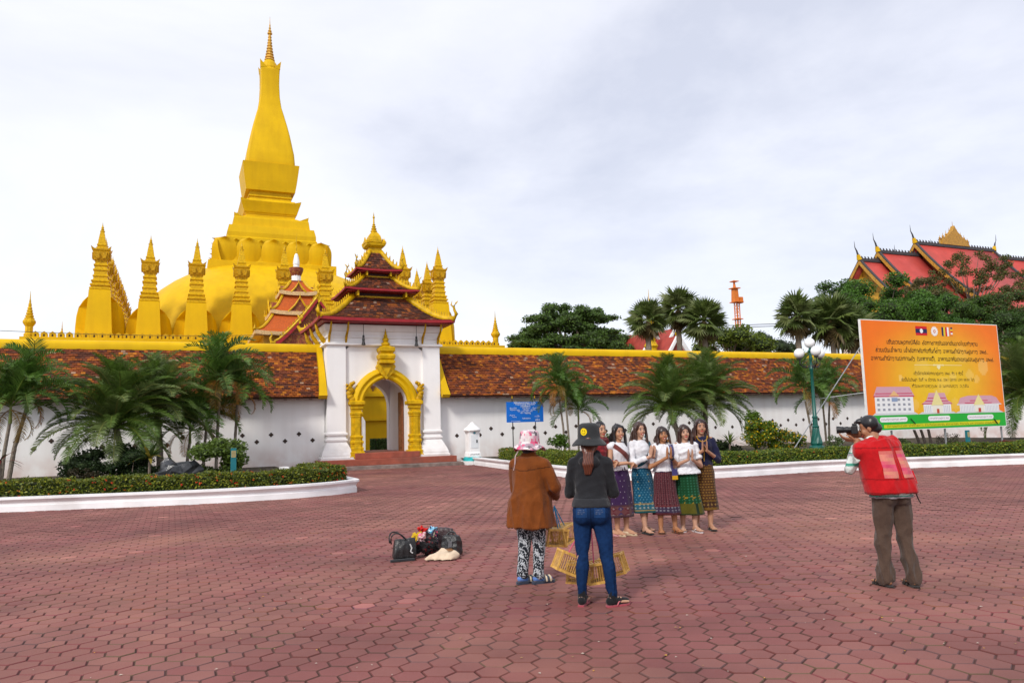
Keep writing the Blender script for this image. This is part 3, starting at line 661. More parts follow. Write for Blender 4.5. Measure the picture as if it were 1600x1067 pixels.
# ================================================================== CHAPEL AND PORCH BETWEEN WALL AND STUPA
ORANGE = mat('orange_glazed_tile', (.46, .085, .006), .45, .2, 8, .35, 30)
PALEG = mat('pale_gilded_trim', (.62, .42, .2), .5, .35, 16, .5, 30)
PED = mat('carved_red_pediment', (.22, .05, .02), .6, .5, 14, .8, 18, dirt=(.6, .34, .04))
ch = thing('shrine_chapel', 'small tiered orange-roofed chapel with white and gold spire below the dome', 'chapel', M=TF(0, 28))
b = MB(); b.box(-2.7, 2.7, -2.7, 2.7, 5.75, 9.1); b.build('wall', mat('chapel_wall', (.55, .30, .03), .6, .2, 4), ch)
def tier(root, a, ze, bt, zt, mroof, trim, dorm=True, con=.18):
    def P(k, s, t):
        x = a+(bt-a)*t; z = ze+(zt-ze)*(t-con*math.sin(PI*t)); s = 2*s-1; z += .12*abs(s)**4*(1-t)**3
        return [Vector((s*x, -x, z)), Vector((x, s*x, z)), Vector((-s*x, x, z)), Vector((-x, -s*x, z))][k]
    b = MB()
    for k in range(4): b.loft([[P(k, s/8, t/8) for s in range(9)] for t in range(9)], cap=False, close=False)
    b.build('roof', mroof, root, recalc=False)
    b = MB()
    for k in range(4): b.tube([P(k, 1, t/8)+Vector((0, 0, .05)) for t in range(9)], .1, 6)
    for k in range(4):
        p = P(k, 1, 0); d = Vector((p.x, p.y, 0)).normalized(); b.tube([p-d*.1, p+d*.1+Vector((0, 0, .1)), p+d*.02+Vector((0, 0, .35)), p+d*.14+Vector((0, 0, .55))], [.08, .08, .05, .01], 6)
    b.build('hip_ridge', GOLD2, root)
    b = MB()
    for k in range(4):
        A = [P(k, s/8, 0) for s in range(9)]; n = [Vector((0, -1, 0)), Vector((1, 0, 0)), Vector((0, 1, 0)), Vector((-1, 0, 0))][k]
        b.loft([[p+n*.04+Vector((0, 0, .03)), p+n*.04-Vector((0, 0, .26)), p-n*.1-Vector((0, 0, .26)), p-n*.1+Vector((0, 0, .03))] for p in A])
    b.build('eave_trim', trim, root)
    b = MB(); b.box(-a+.1, a-.1, -a+.1, a-.1, ze-.2, ze-.12); b.build('soffit', PALEG, root)
    if dorm:
        for k in range(4):
            M_ = Matrix.Rotation(k*PI/2, 4, 'Z'); h = (zt-ze)*.72; w_ = a*.36; d = MB()
            d.prism([(-w_, ze), (w_, ze), (w_*.4, ze+h*.5), (0, ze+h), (-w_*.4, ze+h*.5)], (-a*.97, -bt*.8), 0, None, M_); d.build('dormer', PED, ch)
            d = MB(); A = [(-w_*1.15, ze-.02), (-w_*.5, ze+h*.5), (0, ze+h*1.12), (w_*.5, ze+h*.5), (w_*1.15, ze-.02)]
            d.tube([M_@Vector((x, -a, z)) for x, z in A], .07, 6); d.tube([M_@Vector((0, -a, ze+h*1.1)), M_@Vector((0, -a-.05, ze+h*1.5))], [.05, .01], 5); d.build('dormer_ridge', GOLD2, ch)
tier(ch, 3.35, 9.0, 1.95, 10.5, ORANGE, PALEG, False); b = MB(); b.box(-1.5, 1.5, -1.5, 1.5, 10.1, 10.9); b.build('drum', PED, ch)
tier(ch, 2.1, 10.75, 1.15, 12.15, ORANGE, PALEG); b = MB(); b.box(-.95, .95, -.95, .95, 11.9, 12.5); b.build('drum', PED, ch)
tier(ch, 1.38, 12.4, .5, 13.35, ORANGE, PALEG)
b = MB(); b.sq([(.5, 13.3), (.5, 13.45), (.4, 13.5)]); b.lathe([(.36, 13.9), (.52, 14.3), (.56, 14.55), (.40, 14.6)], 10); b.build('spire_collar', PED, ch)
b = MB(); b.lathe([(.40, 13.4), (.36, 13.5), (.36, 14.1), (.38, 14.15), (.25, 14.2)], 12); b.lathe([(.25, 14.5), (.22, 14.8), (.25, 14.85), (.24, 15.1), (.14, 15.6), (.06, 15.75)], 12); b.build('white_spire', WHITE, ch)
b = MB(); b.lathe([(.07, 15.7), (.08, 15.8), (.04, 15.9), (.06, 16.2), (.025, 16.4), (.03, 16.8), (.005, 17.4)], 8); b.build('spire_tip', GOLD2, ch)
po = thing('porch_roof', 'steep gabled porch roof with red bargeboards and gold crest left of gate roofs', 'porch', M=TF(0, 17.8))
def gz(x, za=10.5, drop=3.1, wd_=2.65): t = min(1, abs(x)/wd_); return za-drop*(t*1.28-.28*t*t) - .0
xs = [-2.65+5.3*k/16 for k in range(17)]
b = MB(); b.loft([[Vector((x, 0, gz(x)-.12)) for x in xs], [Vector((x, 6.5, gz(x)-.12)) for x in xs]], cap=False, close=False); b.build('roof_deck', DARKW, po)
b = MB()
tile_face(b, lambda s, t: Vector((2.65*(1-t)+.05, 6.5*s, gz(2.65*(1-t))-.05)), 18, .2, PALD); tile_face(b, lambda s, t: Vector((-2.65*(1-t)-.05, 6.5*s, gz(2.65*(1-t))-.05)), 18, .2, PALD); stuff(b.build('roof_tiles', TILE, po, recalc=False))
for s in (-1, 1):
    b = MB(); b.loft([[(s*x, -.22, gz(x)+.02), (s*x, -.1, gz(x)+.02), (s*x, -.1, gz(x)-.26), (s*x, -.22, gz(x)-.26)] for x in [2.75*k/10 for k in range(11)]]); b.build('bargeboard', REDTRIM, po)
    b = MB(); b.tube([(s*x, -.16, gz(x)+.09) for x in [2.75*k/10 for k in range(11)]], .09, 6)
    for k in range(15):
        x = .15+2.4*k/15; z = gz(x)+.1; b.prism([(s*x-.05, z), (s*x+.05, z), (s*x+.07*s, z+.16), (s*x-.02*s, z+.30), (s*x-.06*s, z+.15)], (-.2, -.12))
    b.tube([(s*2.7, -.16, gz(2.7)), (s*2.95, -.16, gz(2.7)+.02), (s*3.02, -.16, gz(2.7)+.3), (s*2.9, -.16, gz(2.7)+.5), (s*3.02, -.16, gz(2.7)+.75)], [.1, .1, .08, .05, .01], 6); b.build('gable_crest', GOLD2, po)
b = MB(); b.prism([(x, gz(x)-.25) for x in [-2.4+.3*k for k in range(17)]]+[(2.4, 7.0), (-2.4, 7.0)], (.1, .3)); b.box(-2.2, 2.2, .15, 6.3, 0, 7.05); b.build('pediment', PED, po)
b = MB(); b.tube([(0, -.16, 10.55), (0, -.3, 10.75), (0, -.2, 11.0), (0, -.34, 11.3)], [.1, .08, .05, .01], 6); b.build('apex_finial', GOLD2, po)

# ================================================================== THINGS SEEN THROUGH THE ARCH
def inner_hedge():
    u0, u1, v0, v1, h = 1.45, 3.4, 8.0, 9.2, 1.15
    root = thing('box_hedge', 'square clipped dark green hedge seen through the gate arch', 'hedge', M=FRAME.copy())
    b = MB(); b.box(u0+.04, u1-.04, v0+.04, v1-.04, 0, h-.04); b.build('shade_core', MATS['hedge_inner'], root)  # solid filler, coloured dark for the shade inside the hedge
    n = 5000; P = np.column_stack([RNG.uniform(u0, u1, n), RNG.uniform(v0, v1, n), RNG.uniform(0, h, n)]); k = RNG.integers(0, 4, n)
    P[k == 0, 1] = v0; P[k == 1, 0] = u0; P[k == 2, 2] = h; P[k == 3, 0] = u1
    Q, col = leaves(P, .07, (.035, .075, .012), .4, .6); obj('foliage', quads_mesh('foliage', Q, col), LEAF, root)
inner_hedge()
post = thing('white_stele', 'white stone stele with notched top inside the gate courtyard', 'stele', M=TF(.70, 7.6))
b = MB(); b.prism([(-.9, 0), (.1, 0), (.1, 2.1), (-.04, 2.35), (-.22, 2.5), (-.34, 2.62), (-.34, 2.95), (-.28, 2.97), (-.28, 3.08), (-.9, 3.08)], (-.2, .2)); b.build('slab', WHITE, post)
b = MB(); b.box(-1.0, .2, -.3, .3, 0, .35); b.build('plinth', STEPG, post)
# ================================================================== BIG RED-ROOFED TEMPLE, FAR RIGHT
VT = 42
tm = thing('red_roof_temple', 'large temple with stepped red roofs, gold gables and ridge spires above trees', 'temple', M=TF(0, VT))
REDROOF = mat('red_roof_tile', (.44, .055, .044), .55, .12, .6, .25, 30, dirt=(.28, .05, .04))
GOLDD = mat('dark_gilding', (.42, .22, .03), .5, .4, 6, .5, 12)
DARKT = mat('dark_ridge', (.05, .045, .05), .6, .2, 6)
def uz(px, py): return at(px, py, VT)
ridges = [(uz(1430, 383), uz(1553, 391), 8.4, 9.0), (uz(1372, 393), uz(1432, 401), 7.8, 8.4), (uz(1343, 406), uz(1374, 411), 7.2, 7.6), (uz(1552, 404), uz(1640, 410), 7.8, 8.4)]
for i, ((ua, za), (ub, zb), D, dr) in enumerate(ridges):
    zr = (za+zb)/2
    if i == 3: ub += 8
    if i in (1, 2): ub += 2.5
    def rp_(y, zr=zr, D=D, dr=dr): t = abs(y)/D; return zr-dr*(1.25*t-.25*t*t)
    ys = [-D+2*D*k/16 for k in range(17)]
    b = MB(); b.loft([[(u_, y, rp_(y)) for y in ys] for u_ in (ua, ub)], cap=False, close=False); o = b.build('roof', REDROOF, tm, smooth=True); mo = o.modifiers.new('s', 'SOLIDIFY'); mo.thickness = .3
    for uu, sg in ((ua, -1), (ub, 1)):
        b = MB(); b.loft([[(uu+sg*.12, y, rp_(y)+.32), (uu-sg*.3, y, rp_(y)+.32), (uu-sg*.3, y, rp_(y)-.0), (uu+sg*.12, y, rp_(y)-.0)] for y in ys]); b.build('verge', DARKT, tm)
        b = MB(); b.loft([[(uu+sg*.2, y, rp_(y)+.06), (uu+sg*.08, y, rp_(y)+.06), (uu+sg*.08, y, rp_(y)-.55), (uu+sg*.2, y, rp_(y)-.55)] for y in ys]); b.build('bargeboard', GOLDD, tm)
        b = MB(); b.tube([(uu, 0, zr+.1), (uu+sg*.2, 0, zr+.8)], [.35, .22], 8); b.build('gable_boss', GOLD2, tm)
        if i != 3:
            b = MB(); b.tube([(uu+sg*.2, 0, zr+.7), (uu+sg*.4, 0, zr+1.3), (uu+sg*.7, 0, zr+1.8), (uu+sg*.75, 0, zr+2.7)], [.15, .11, .06, .015], 6); b.build('chofa_finial', DARKT, tm)
    b = MB(); b.box(ua, ub, -.22, .22, zr-.1, zr+.32)
    u_ = ua+.5
    while u_ < ub-.4:
        b.prism([(u_-.2, zr+.3), (u_+.15, zr+.3), (u_+.1, zr+.48), (u_-.1, zr+.66), (u_-.05, zr+.5)], (-.07, .07)); u_ += .62
    b.build('ridge_crest', DARKT, tm)
    b = MB(); b.prism([(y, rp_(y)-.3) for y in ys[2:-2]]+[(ys[-3], zr-dr-1), (ys[2], zr-dr-1)], (0, .3), 0, None, Matrix(((0, 1, 0, ua+1.1), (1, 0, 0, 0), (0, 0, 1, 0), (0, 0, 0, 1)))); b.build('gable', PED if i != 2 else mat('yellow_gilt_gable', (.45, .25, .02), .5, .45, 3, .6, 6, dirt=(.2, .04, .02)), tm)
    b = MB(); b.box(ua+1.4, ub, -D+1.6, D-1.6, 0, zr-dr+.5); b.build('wall', mat('temple_wall', (.62, .5, .42), .7, .15, 1), tm)
    b = MB(); b.add([(ua, -D+.6, zr-dr+.15), (ub, -D+.6, zr-dr+.15), (ub, -D-3.2, zr-dr-3.6), (ua, -D-3.2, zr-dr-3.6)], [(0, 1, 2, 3)]); b.build('lower_roof', REDROOF, tm)
(uc, zc) = uz(1491, 384); b = MB(); pz = zc
b.prism([(-3.1, 0), (3.1, 0), (2.5, .9), (1.6, 1.3), (1.0, 1.8), (.5, 2.2), (0, 3.0), (-.5, 2.2), (-1, 1.8), (-1.6, 1.3), (-2.5, .9)], (-.3, .3), 0, None, Matrix.Translation((uc, 0, zc)))
for x, h in [(a_, b_*.62) for a_, b_ in ((-3, 2.2), (-2.3, 2.9), (-1.6, 3.6), (-.9, 4.3), (0, 6.0), (.9, 4.3), (1.6, 3.6), (2.3, 2.9), (3, 2.2))]: b.lathe([(.22, 0), (.2, h*.5), (.3, h*.55), (.1, h*.62), (.18, h*.7), (.05, h*.8), (.01, h)], 6, uc+x, 0, 0)
for i, v_ in enumerate(b.v):
    if i >= 22: b.v[i] = (v_[0], v_[1], v_[2]+zc)
b.build('ridge_spires', GOLDD, tm)

# ================================================================== SMALL RED AND WHITE TEMPLE, FAR CENTRE
VR = 24
rt = thing('red_white_temple', 'small temple with red roofs and white gable edges behind the fan palms', 'temple', M=TF(0, VR))
for (px0, px1, py, pb, dv) in ((1000, 1042, 515, 560, 0), (1030, 1078, 512, 560, -1.5), (1040, 1076, 524, 560, -3)):
    u0, z0 = at(px0, py, VR+dv); u1, _ = at(px1, py, VR+dv); _, zb = at(px0, pb, VR+dv); um = (u0+u1)/2; hw = (u1-u0)/2*1.15; dr = z0-zb
    f_ = lambda x: z0-dr*(abs(x)/hw*1.2-.2*(x/hw)**2)
    xs = [-hw+2*hw*k/12 for k in range(13)]
    b = MB(); b.loft([[(um+x, dv, f_(x)) for x in xs], [(um+x, dv+7, f_(x)) for x in xs]], cap=False, close=False); b.build('roof', mat('red_tile_far', (.36, .05, .035), .6, .2, 2, .3, 12), rt)
    b = MB(); b.loft([[(um+x, dv-.15, f_(x)+.16), (um+x, dv+.1, f_(x)+.16), (um+x, dv+.1, f_(x)-.22), (um+x, dv-.15, f_(x)-.22)] for x in xs]); b.build('gable_edge', WHITE, rt)
    b = MB(); b.prism([(um+x, f_(x)-.1) for x in xs[1:-1]]+[(um+hw*.8, 0), (um-hw*.8, 0)], (dv+.05, dv+.25)); b.build('gable_wall', mat('red_gable', (.30, .045, .035), .6, .2, 4), rt)
    b = MB(); b.lathe([(.14, z0), (.2, z0+.2), (.08, z0+.5), (.02, z0+1.3)], 8, um, dv); b.build('finial', GOLD2, rt)
gs = thing('gold_spire', 'slim gold spire poking up behind the left fan palm', 'spire', M=TF(0, 22)); u_, z_ = at(1013, 452, 22); b = MB()
b.lathe([(.5, 0), (.5, z_-5.2), (.62, z_-5), (.4, z_-4.6), (.45, z_-4.2), (.3, z_-3.8), (.34, z_-3.5), (.2, z_-3.0), (.25, z_-2.7), (.12, z_-2.2), (.14, z_-1.9), (.05, z_-1.2), (.01, z_)], 10, u_, 0); b.build('shaft', GOLD2, gs)
u2, z2 = at(1013, 505, -.0+22); 
# ================================================================== TOWER CRANE
VC = 75
cr = thing('tower_crane', 'orange lattice tower crane standing far behind the wall', 'crane', M=TF(0, VC)); CRM = mat('crane_orange', (.62, .17, .02), .5, .15, 2)
u_, zt = at(1149, 438, VC); _, zm = at(1152, 472, VC); hw = .32; b = MB()
for x in (-1, 1):
    for y in (-1, 1): b.tube([(u_+x*hw, y*hw, 0), (u_+x*hw, y*hw, zm)], .09, 5)
z = 0; k = 0
while z < zm-1.2:
    for x, y, x2, y2 in ((-1, -1, 1, -1), (1, -1, 1, 1), (1, 1, -1, 1), (-1, 1, -1, -1)):
        b.tube([(u_+x*hw, y*hw, z), (u_+x2*hw, y2*hw, z)], .05, 4); b.tube([(u_+(x if k % 2 else x2)*hw, (y if k % 2 else y2)*hw, z), (u_+(x2 if k % 2 else x)*hw, (y2 if k % 2 else y)*hw, z+1.2)], .05, 4)
    z += 1.2; k += 1
b.build('mast', CRM, cr)
b = MB(); b.sq([(.7, zm-3.2), (.7, zm-3.05)], u_, 0); b.sq([(.9, zm-.1), (.9, zm+.05)], u_, 0); b.sq([(.5, zm), (.42, zm+2.2), (.4, zm+2.4)], u_-.3, 0); b.sq([(.75, zm+2.4), (.75, zm+2.55)], u_-.3, 0); b.box(u_+.35, u_+1.1, -.5, .5, zm-.2, zm+.9); b.tube([(u_-.3, 0, zm+2.4), (u_-.35, 0, zt)], [.32, .1], 6)
b.sq([(.3, zm+3.6), (.6, zm+3.7), (.6, zm+3.8), (.3, zm+3.9)], u_-.3, 0); b.build('slewing_head', CRM, cr)
# ================================================================== FOLIAGE
def frond_mesh(L_, droop, nl, ll, wid, col, lift=.5, fold=.55, var=.25, seed=0, curl=0.):
    """feather palm frond growing from the origin along +x: tapered rachis and paired leaflets"""
    rs = random.Random(seed); m_ = MB(); pts = []; n = 14; p = Vector((0, 0, 0)); a = lift
    for i in range(n+1):
        pts.append(p.copy()); p = p+Vector((math.cos(a), 0, math.sin(a)))*(L_/n); a -= droop/n*(0.4+1.2*i/n)
    m_.tube(pts, [.022*L_*.55*(1-.85*i/n)+.003 for i in range(n+1)], 5, 0, (col[0]*1.3+.02, col[1]*1.15, col[2]*1.1))
    for i in range(nl):
        t = .14+.86*(i+.5)/nl; f = t*n; k = min(n-1, int(f)); q = pts[k].lerp(pts[k+1], f-k); tg = (pts[k+1]-pts[k]).normalized(); up = Vector((-tg.z, 0, tg.x))
        l_ = ll*(math.sin(PI*min(1, .12+t*.86))**.6)*rs.uniform(.82, 1.1)
        for s in (-1, 1):
            d = (tg*.62+Vector((0, s, 0))*.8+up*(fold*rs.uniform(.5, 1.2))).normalized(); e_ = q+d*l_*.55; g = e_+(d*.8+Vector((0, 0, -.75))*(.6+curl)).normalized()*l_*.48
            wv = tg*wid*rs.uniform(.8, 1.2); kk = rs.uniform(1-var, 1+var); c = tuple(x*kk for x in col)
            m_.add([q-wv*.35, q+wv*.35, e_+wv*.5, e_-wv*.5], [(0, 1, 2, 3)], 0, c); m_.add([e_-wv*.5, e_+wv*.5, g], [(0, 1, 2)], 0, c)
    me = m_.mesh('frond', recalc=False); me.materials.append(LEAF); return me
def fan_mesh(R, col, seed, n=22, stalk=1.0, split=.5):
    rs = random.Random(seed); m_ = MB(); m_.tube([(0, 0, 0), (stalk*.5, 0, .1), (stalk, 0, .06)], [.035, .025, .015], 4, 0, (.13, .14, .03)); c0 = Vector((stalk, 0, .06))
    for i in range(n):
        a = -2.3+4.6*i/(n-1); r = R*(.82+.18*math.cos(a))*rs.uniform(.92, 1.05); d = Vector((math.cos(a), math.sin(a), .12*math.cos(a*2))); w_ = 4.6/n*.62
        d1 = Vector((math.cos(a-w_), math.sin(a-w_), .0)); d2 = Vector((math.cos(a+w_), math.sin(a+w_), .0)); k = rs.uniform(.75, 1.25); c = tuple(x*k for x in col); dz = Vector((0, 0, -.22*r*rs.uniform(.4, 1.3)))
        m_.add([c0, c0+d1*r*split, c0+d*r*split+Vector((0, 0, .06*r)), c0+d2*r*split, c0+d*r+dz], [(0, 1, 2), (0, 2, 3), (1, 4, 2), (2, 4, 3)], 0, c)
    me = m_.mesh('fan_leaf', recalc=False); me.materials.append(LEAF); return me
def set_leaf(o, p, az, tilt, roll=0, s=1): o.matrix_local = Matrix.Translation(p)@Matrix.Rotation(az, 4, 'Z')@Matrix.Rotation(-tilt, 4, 'Y')@Matrix.Rotation(roll, 4, 'X')@Matrix.Scale(s, 4)
ROEB = [frond_mesh(1.75, 1.55, 52, .36, .024, c, .66, .42, seed=i) for i, c in enumerate(((.080, .142, .020), (.105, .172, .032), (.14, .19, .055)))]
ARECA = [frond_mesh(1.9, 2.1, 30, .48, .045, c, .7, .75, seed=10+i) for i, c in enumerate(((.075, .16, .022), (.10, .19, .03), (.085, .15, .035)))]
ARECAY = [frond_mesh(1.7, 2.5, 26, .42, .04, c, .4, .3, seed=20+i, var=.4) for i, c in enumerate(((.30, .13, .02), (.22, .14, .03)))]
SUGAR = [fan_mesh(1.35, c, i) for i, c in enumerate(((.125, .17, .04), (.10, .145, .035), (.165, .195, .07)))]
SUGARD = [fan_mesh(1.2, c, 9+i, split=.35) for i, c in enumerate(((.20, .145, .06), (.15, .11, .045)))]
def trunk(root, pts, r0, r1, m_=PALMBARK, rings=True):
    b = MB(); P = [Vector(p) for p in pts]; n = 24; Q = []; R = []
    for i in range(n+1):
        f = i/n*(len(P)-1); k = min(len(P)-2, int(f)); Q.append(P[k].lerp(P[k+1], f-k)); R.append((r0+(r1-r0)*i/n)*(1.08 if rings and i % 2 else 1))
    b.tube(Q, R, 8); return b.build('trunk', m_, root)
def feather_palm(u, v, hz, nf, label, meshes, s=1, lean=(0, 0), tilt=(-.35, 1.25), group=None, r=.09, dead=0, rs=None, name='feather_palm', crownshaft=False):
    rs = rs or random.Random(int(u*100+v*17)); root = thing(name, label, 'palm', M=TF(u, v, .22), group=group)
    top = Vector((lean[0], lean[1], hz)); trunk(root, [(0, 0, -.1), (lean[0]*.35, lean[1]*.35, hz*.5), top], r, r*.75)
    if crownshaft: b = MB(); b.tube([top-Vector((0, 0, .1)), top+Vector((0, 0, .55*s))], [r*.95, r*.5], 8); b.build('crownshaft', mat('crownshaft_green', (.16, .2, .05), .5, .3, 6), root); top = top+Vector((0, 0, .45*s))
    for i in range(nf):
        az = i*2.399+rs.uniform(-.25, .25); t = tilt[0]+(tilt[1]-tilt[0])*((i+.5)/nf)**.85
        o = obj('frond', rs.choice(meshes), parent=root); set_leaf(o, top+Vector((0, 0, rs.uniform(-.05, .05))), az, t, rs.uniform(-.3, .3), s*rs.uniform(.85, 1.12))
    for i in range(dead):
        o = obj('frond', rs.choice(ARECAY), parent=root); set_leaf(o, top-Vector((0, 0, .1)), rs.uniform(0, 6.28), rs.uniform(-1.0, -.3), 0, s*rs.uniform(.7, .95))
    return root
def fan_palm(u, v, hz, nf, s, label, group=None, r=.22):
    rs = random.Random(int(u*31+v*7)); root = thing('fan_palm', label, 'palm', M=TF(u, v, 0), group=group); top = Vector((rs.uniform(-.2, .2), 0, hz)); trunk(root, [(0, 0, -.1), top*.5, top], r, r*.85)
    for i in range(nf):
        az = i*2.399+rs.uniform(-.3, .3); t = -1.5+2.9*((i+.5)/nf)**.85; dead = t < -.80
        o = obj('fan_leaf', rs.choice(SUGARD if dead else SUGAR), parent=root); set_leaf(o, top+Vector((0, 0, .1+.25*i/nf)), az, t, rs.uniform(-.8, .8), s*rs.uniform(.85, 1.1))
    b = MB(); b.ell(top+Vector((0, 0, -.1)), .34*s, .34*s, .5*s, 8, 6); b.build('crown_base', mat('dead_leaf_base', (.14, .09, .04), .9, .4, 8, .6, 20), root)
    return root
# crowns made of leaf clumps
def crown_points(blobs, n, shell=.55):
    tot = sum(b[3]*b[4]*b[5] for b in blobs)**1; P = []; NN = []; w_ = np.array([(b[3]*b[4]+b[4]*b[5]+b[3]*b[5]) for b in blobs]); w_ = w_/w_.sum()
    for b_, ww in zip(blobs, w_):
        k = max(8, int(n*ww)); d = RNG.normal(size=(k, 3)); d /= np.linalg.norm(d, axis=1)[:, None]; rad = shell+(1-shell)*RNG.random(k)**.5; rad *= 1+.10*np.sin(d[:, 0]*7+b_[0])*np.sin(d[:, 2]*6+b_[1])
        P.append(np.array(b_[:3])+d*rad[:, None]*np.array(b_[3:6])); NN.append(d)
    return np.vstack(P), np.vstack(NN)
def tree(name, label, u, v, trunk_pts, tr, blobs, n, leaf, col, group=None, tint=None, cat='tree', limbs=True, var=.4, z0=0, shell=.5, tm_=BARK, core=0):
    root = thing(name, label, cat, M=TF(u, v, z0), group=group); rs = random.Random(int(u*13+v))
    b = MB(); b.tube(trunk_pts, [tr*(1-.5*i/(len(trunk_pts)-1)) for i in range(len(trunk_pts))], 8)
    if limbs:
        top = Vector(trunk_pts[-1])
        for bl in blobs[:26]:
            c = Vector(bl[:3]); mid = top.lerp(c, .5)+Vector((rs.uniform(-.1, .1), rs.uniform(-.1, .1), .05))*tr*6; b.tube([top-Vector((0, 0, tr)), mid, c], [tr*.42, tr*.26, tr*.08], 5)
    b.build('trunk', tm_, root)
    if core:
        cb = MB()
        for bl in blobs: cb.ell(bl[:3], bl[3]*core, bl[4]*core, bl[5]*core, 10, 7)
        stuff(cb.build('crown_shade_core', mat('crown_inside', (.022, .036, .010), .95, .4, 2), root))  # solid ellipsoids; shade inside the crown is put into their dark colour
    P, N_ = crown_points(blobs, n, shell); Q, c = leaves(P, leaf, col, var, .6, N=N_*.5, tint=tint); obj('crown', quads_mesh('crown', Q, c), LEAF, root)
    return root
def clumps(cx, cy, cz, rx, ry, rz, n, r, rs, low=-.35):
    R = []
    while len(R) < n:
        d = Vector((rs.gauss(0, 1), rs.gauss(0, 1), rs.gauss(0, 1))).normalized()
        if d.z < low: continue
        k = rs.uniform(.62, 1.0); q = r*rs.uniform(.7, 1.3); R.append((cx+d.x*rx*k, cy+d.y*ry*k, cz+d.z*rz*k, q*1.25, q*1.25, q*.8))
    return R
rs = random.Random(5)
# --- behind the wall
u_, _ = at(893, 540, 30)
bl = []
for i in range(210):
    d = Vector((rs.gauss(0, 1), rs.gauss(0, 1), abs(rs.gauss(0, .8)))).normalized(); k = rs.uniform(.72, 1); bl.append((d.x*6.1*k, d.y*5.5*k, 7.6+d.z*5.6*k-.35*(d.x*d.x), 1.0*rs.uniform(.6, 1.2), 1.0, .42*rs.uniform(.7, 1.3)))
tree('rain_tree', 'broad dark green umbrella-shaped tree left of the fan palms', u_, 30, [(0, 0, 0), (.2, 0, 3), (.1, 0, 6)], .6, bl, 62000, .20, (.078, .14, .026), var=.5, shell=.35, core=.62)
FP = 'fan palms behind the temple wall'
for px, py, v, s, lab in ((1009, 506, 12, .72, 'fan palm nearest the round dark tree'), (1058, 490, 13, .80, 'tallest of three fan palms beside the orange crane'), (1100, 508, 11, .80, 'low fan palm next to the yellow-green bush by the crane'),
        (1247, 500, 10, .85, 'fan palm left of the lamp globes, hanging brown leaves'), (1300, 508, 9, .98, 'fan palm just above the lamp globes'), (1332, 522, 8.5, .9, 'low fan palm at the top left corner of the billboard')):
    u_, z_ = at(px, py, v); fan_palm(u_, v, z_, 46, s, lab, FP)
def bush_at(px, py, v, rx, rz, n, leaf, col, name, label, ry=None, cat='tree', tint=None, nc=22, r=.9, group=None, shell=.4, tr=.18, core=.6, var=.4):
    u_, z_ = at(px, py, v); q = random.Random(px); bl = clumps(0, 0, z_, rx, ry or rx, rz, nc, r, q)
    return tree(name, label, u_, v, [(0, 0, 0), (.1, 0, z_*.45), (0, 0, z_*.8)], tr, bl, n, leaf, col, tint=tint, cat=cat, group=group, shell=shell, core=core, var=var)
bush_at(1140, 540, 16, 3.0, 1.3, 7000, .2, (.13, .18, .02), 'shrubby_tree', 'yellow-green bush on the skyline below the crane', r=.7)
bush_at(1182, 540, 20, 1.2, 1.6, 2500, .2, (.03, .06, .015), 'shrubby_tree', 'small dark tree with a raised tip right of the crane', r=.6)
bush_at(1205, 550, 34, 3.0, 1.4, 2500, .25, (.04, .06, .03), 'distant_tree', 'faint distant tree low on the skyline right of the crane', r=.8)
bush_at(1305, 490, 22, 3.2, 3.2, 11000, .2, (.06, .12, .02), 'leafy_tree', 'loose green tree with thin sprigs behind the right fan palms', r=.75, shell=.3, core=.4)
bush_at(1378, 500, 17, 5.0, 4.0, 22000, .19, (.075, .17, .02), 'leafy_tree', 'dense bright green tree directly above the billboard left half', r=1.0)
bush_at(1450, 512, 15, 5.0, 3.3, 20000, .19, (.065, .15, .02), 'leafy_tree', 'dense dark green tree above the billboard flags', r=1.0)
bush_at(1425, 472, 24, 4.4, 2.6, 9000, .17, (.115, .095, .03), 'thin_tree', 'thin brownish tree before the second red roof', r=.42, shell=.05, core=0, nc=46, var=.5)
bush_at(1515, 452, 22, 6.0, 4.0, 14000, .18, (.12, .092, .026), 'thin_tree', 'half-bare brown and green tree in front of the main red roof', r=.5, shell=.05, core=0, nc=70, tint=((.07, .11, .02), .45), var=.5)
bush_at(1560, 502, 17, 5.0, 3.8, 18000, .19, (.075, .115, .024), 'leafy_tree', 'olive tree above the billboard right corner', r=.95, tint=((.15, .05, .03), .12))
bush_at(1600, 530, 14, 4.2, 3.0, 13000, .2, (.06, .12, .024), 'leafy_tree', 'dark tree at the right edge above the wall', r=1.0)
bush_at(1487, 492, 20, 5.0, 3.0, 15000, .18, (.07, .14, .022), 'leafy_tree', 'fresh green tree in front of the temple lower roof', r=.9)
bush_at(1350, 500, 15, 3.2, 2.4, 9000, .18, (.075, .16, .02), 'leafy_tree', 'light green tree behind the low fan palm beside the billboard', r=.8)
# --- planters in front of the wall
u_, _ = at(196, 690, -4.5); feather_palm(u_, -4.5, 1.75, 95, 'big feathery palm with arching fronds left of the other left planter palms', ROEB, 1.42, (-.3, 0), (-.85, 1.45), r=.12, name='date_palm')
u_, _ = at(252, 690, -3.4); feather_palm(u_, -3.4, 2.25, 75, 'feathery palm just right of the biggest left palm, slightly taller', ROEB, 1.28, (-.15, 0), (-.75, 1.45), r=.12, name='date_palm')
u_, _ = at(14, 700, -5.0); feather_palm(u_, -5.0, 2.35, 26, 'slim leaning palm with purple-grey stem at the left edge', ARECA, 1.0, (.42, 0), (-.7, 1.25), r=.07, dead=3, crownshaft=True, name='areca_palm')
u_, _ = at(3, 700, -5.4); feather_palm(u_, -5.4, 2.0, 22, 'slim palm with yellowing stem cut by the left edge', ARECA, .95, (.18, 0), (-.5, 1.2), r=.06, dead=3, crownshaft=True, name='areca_palm')
AG = 'areca palms in front of the left wall'
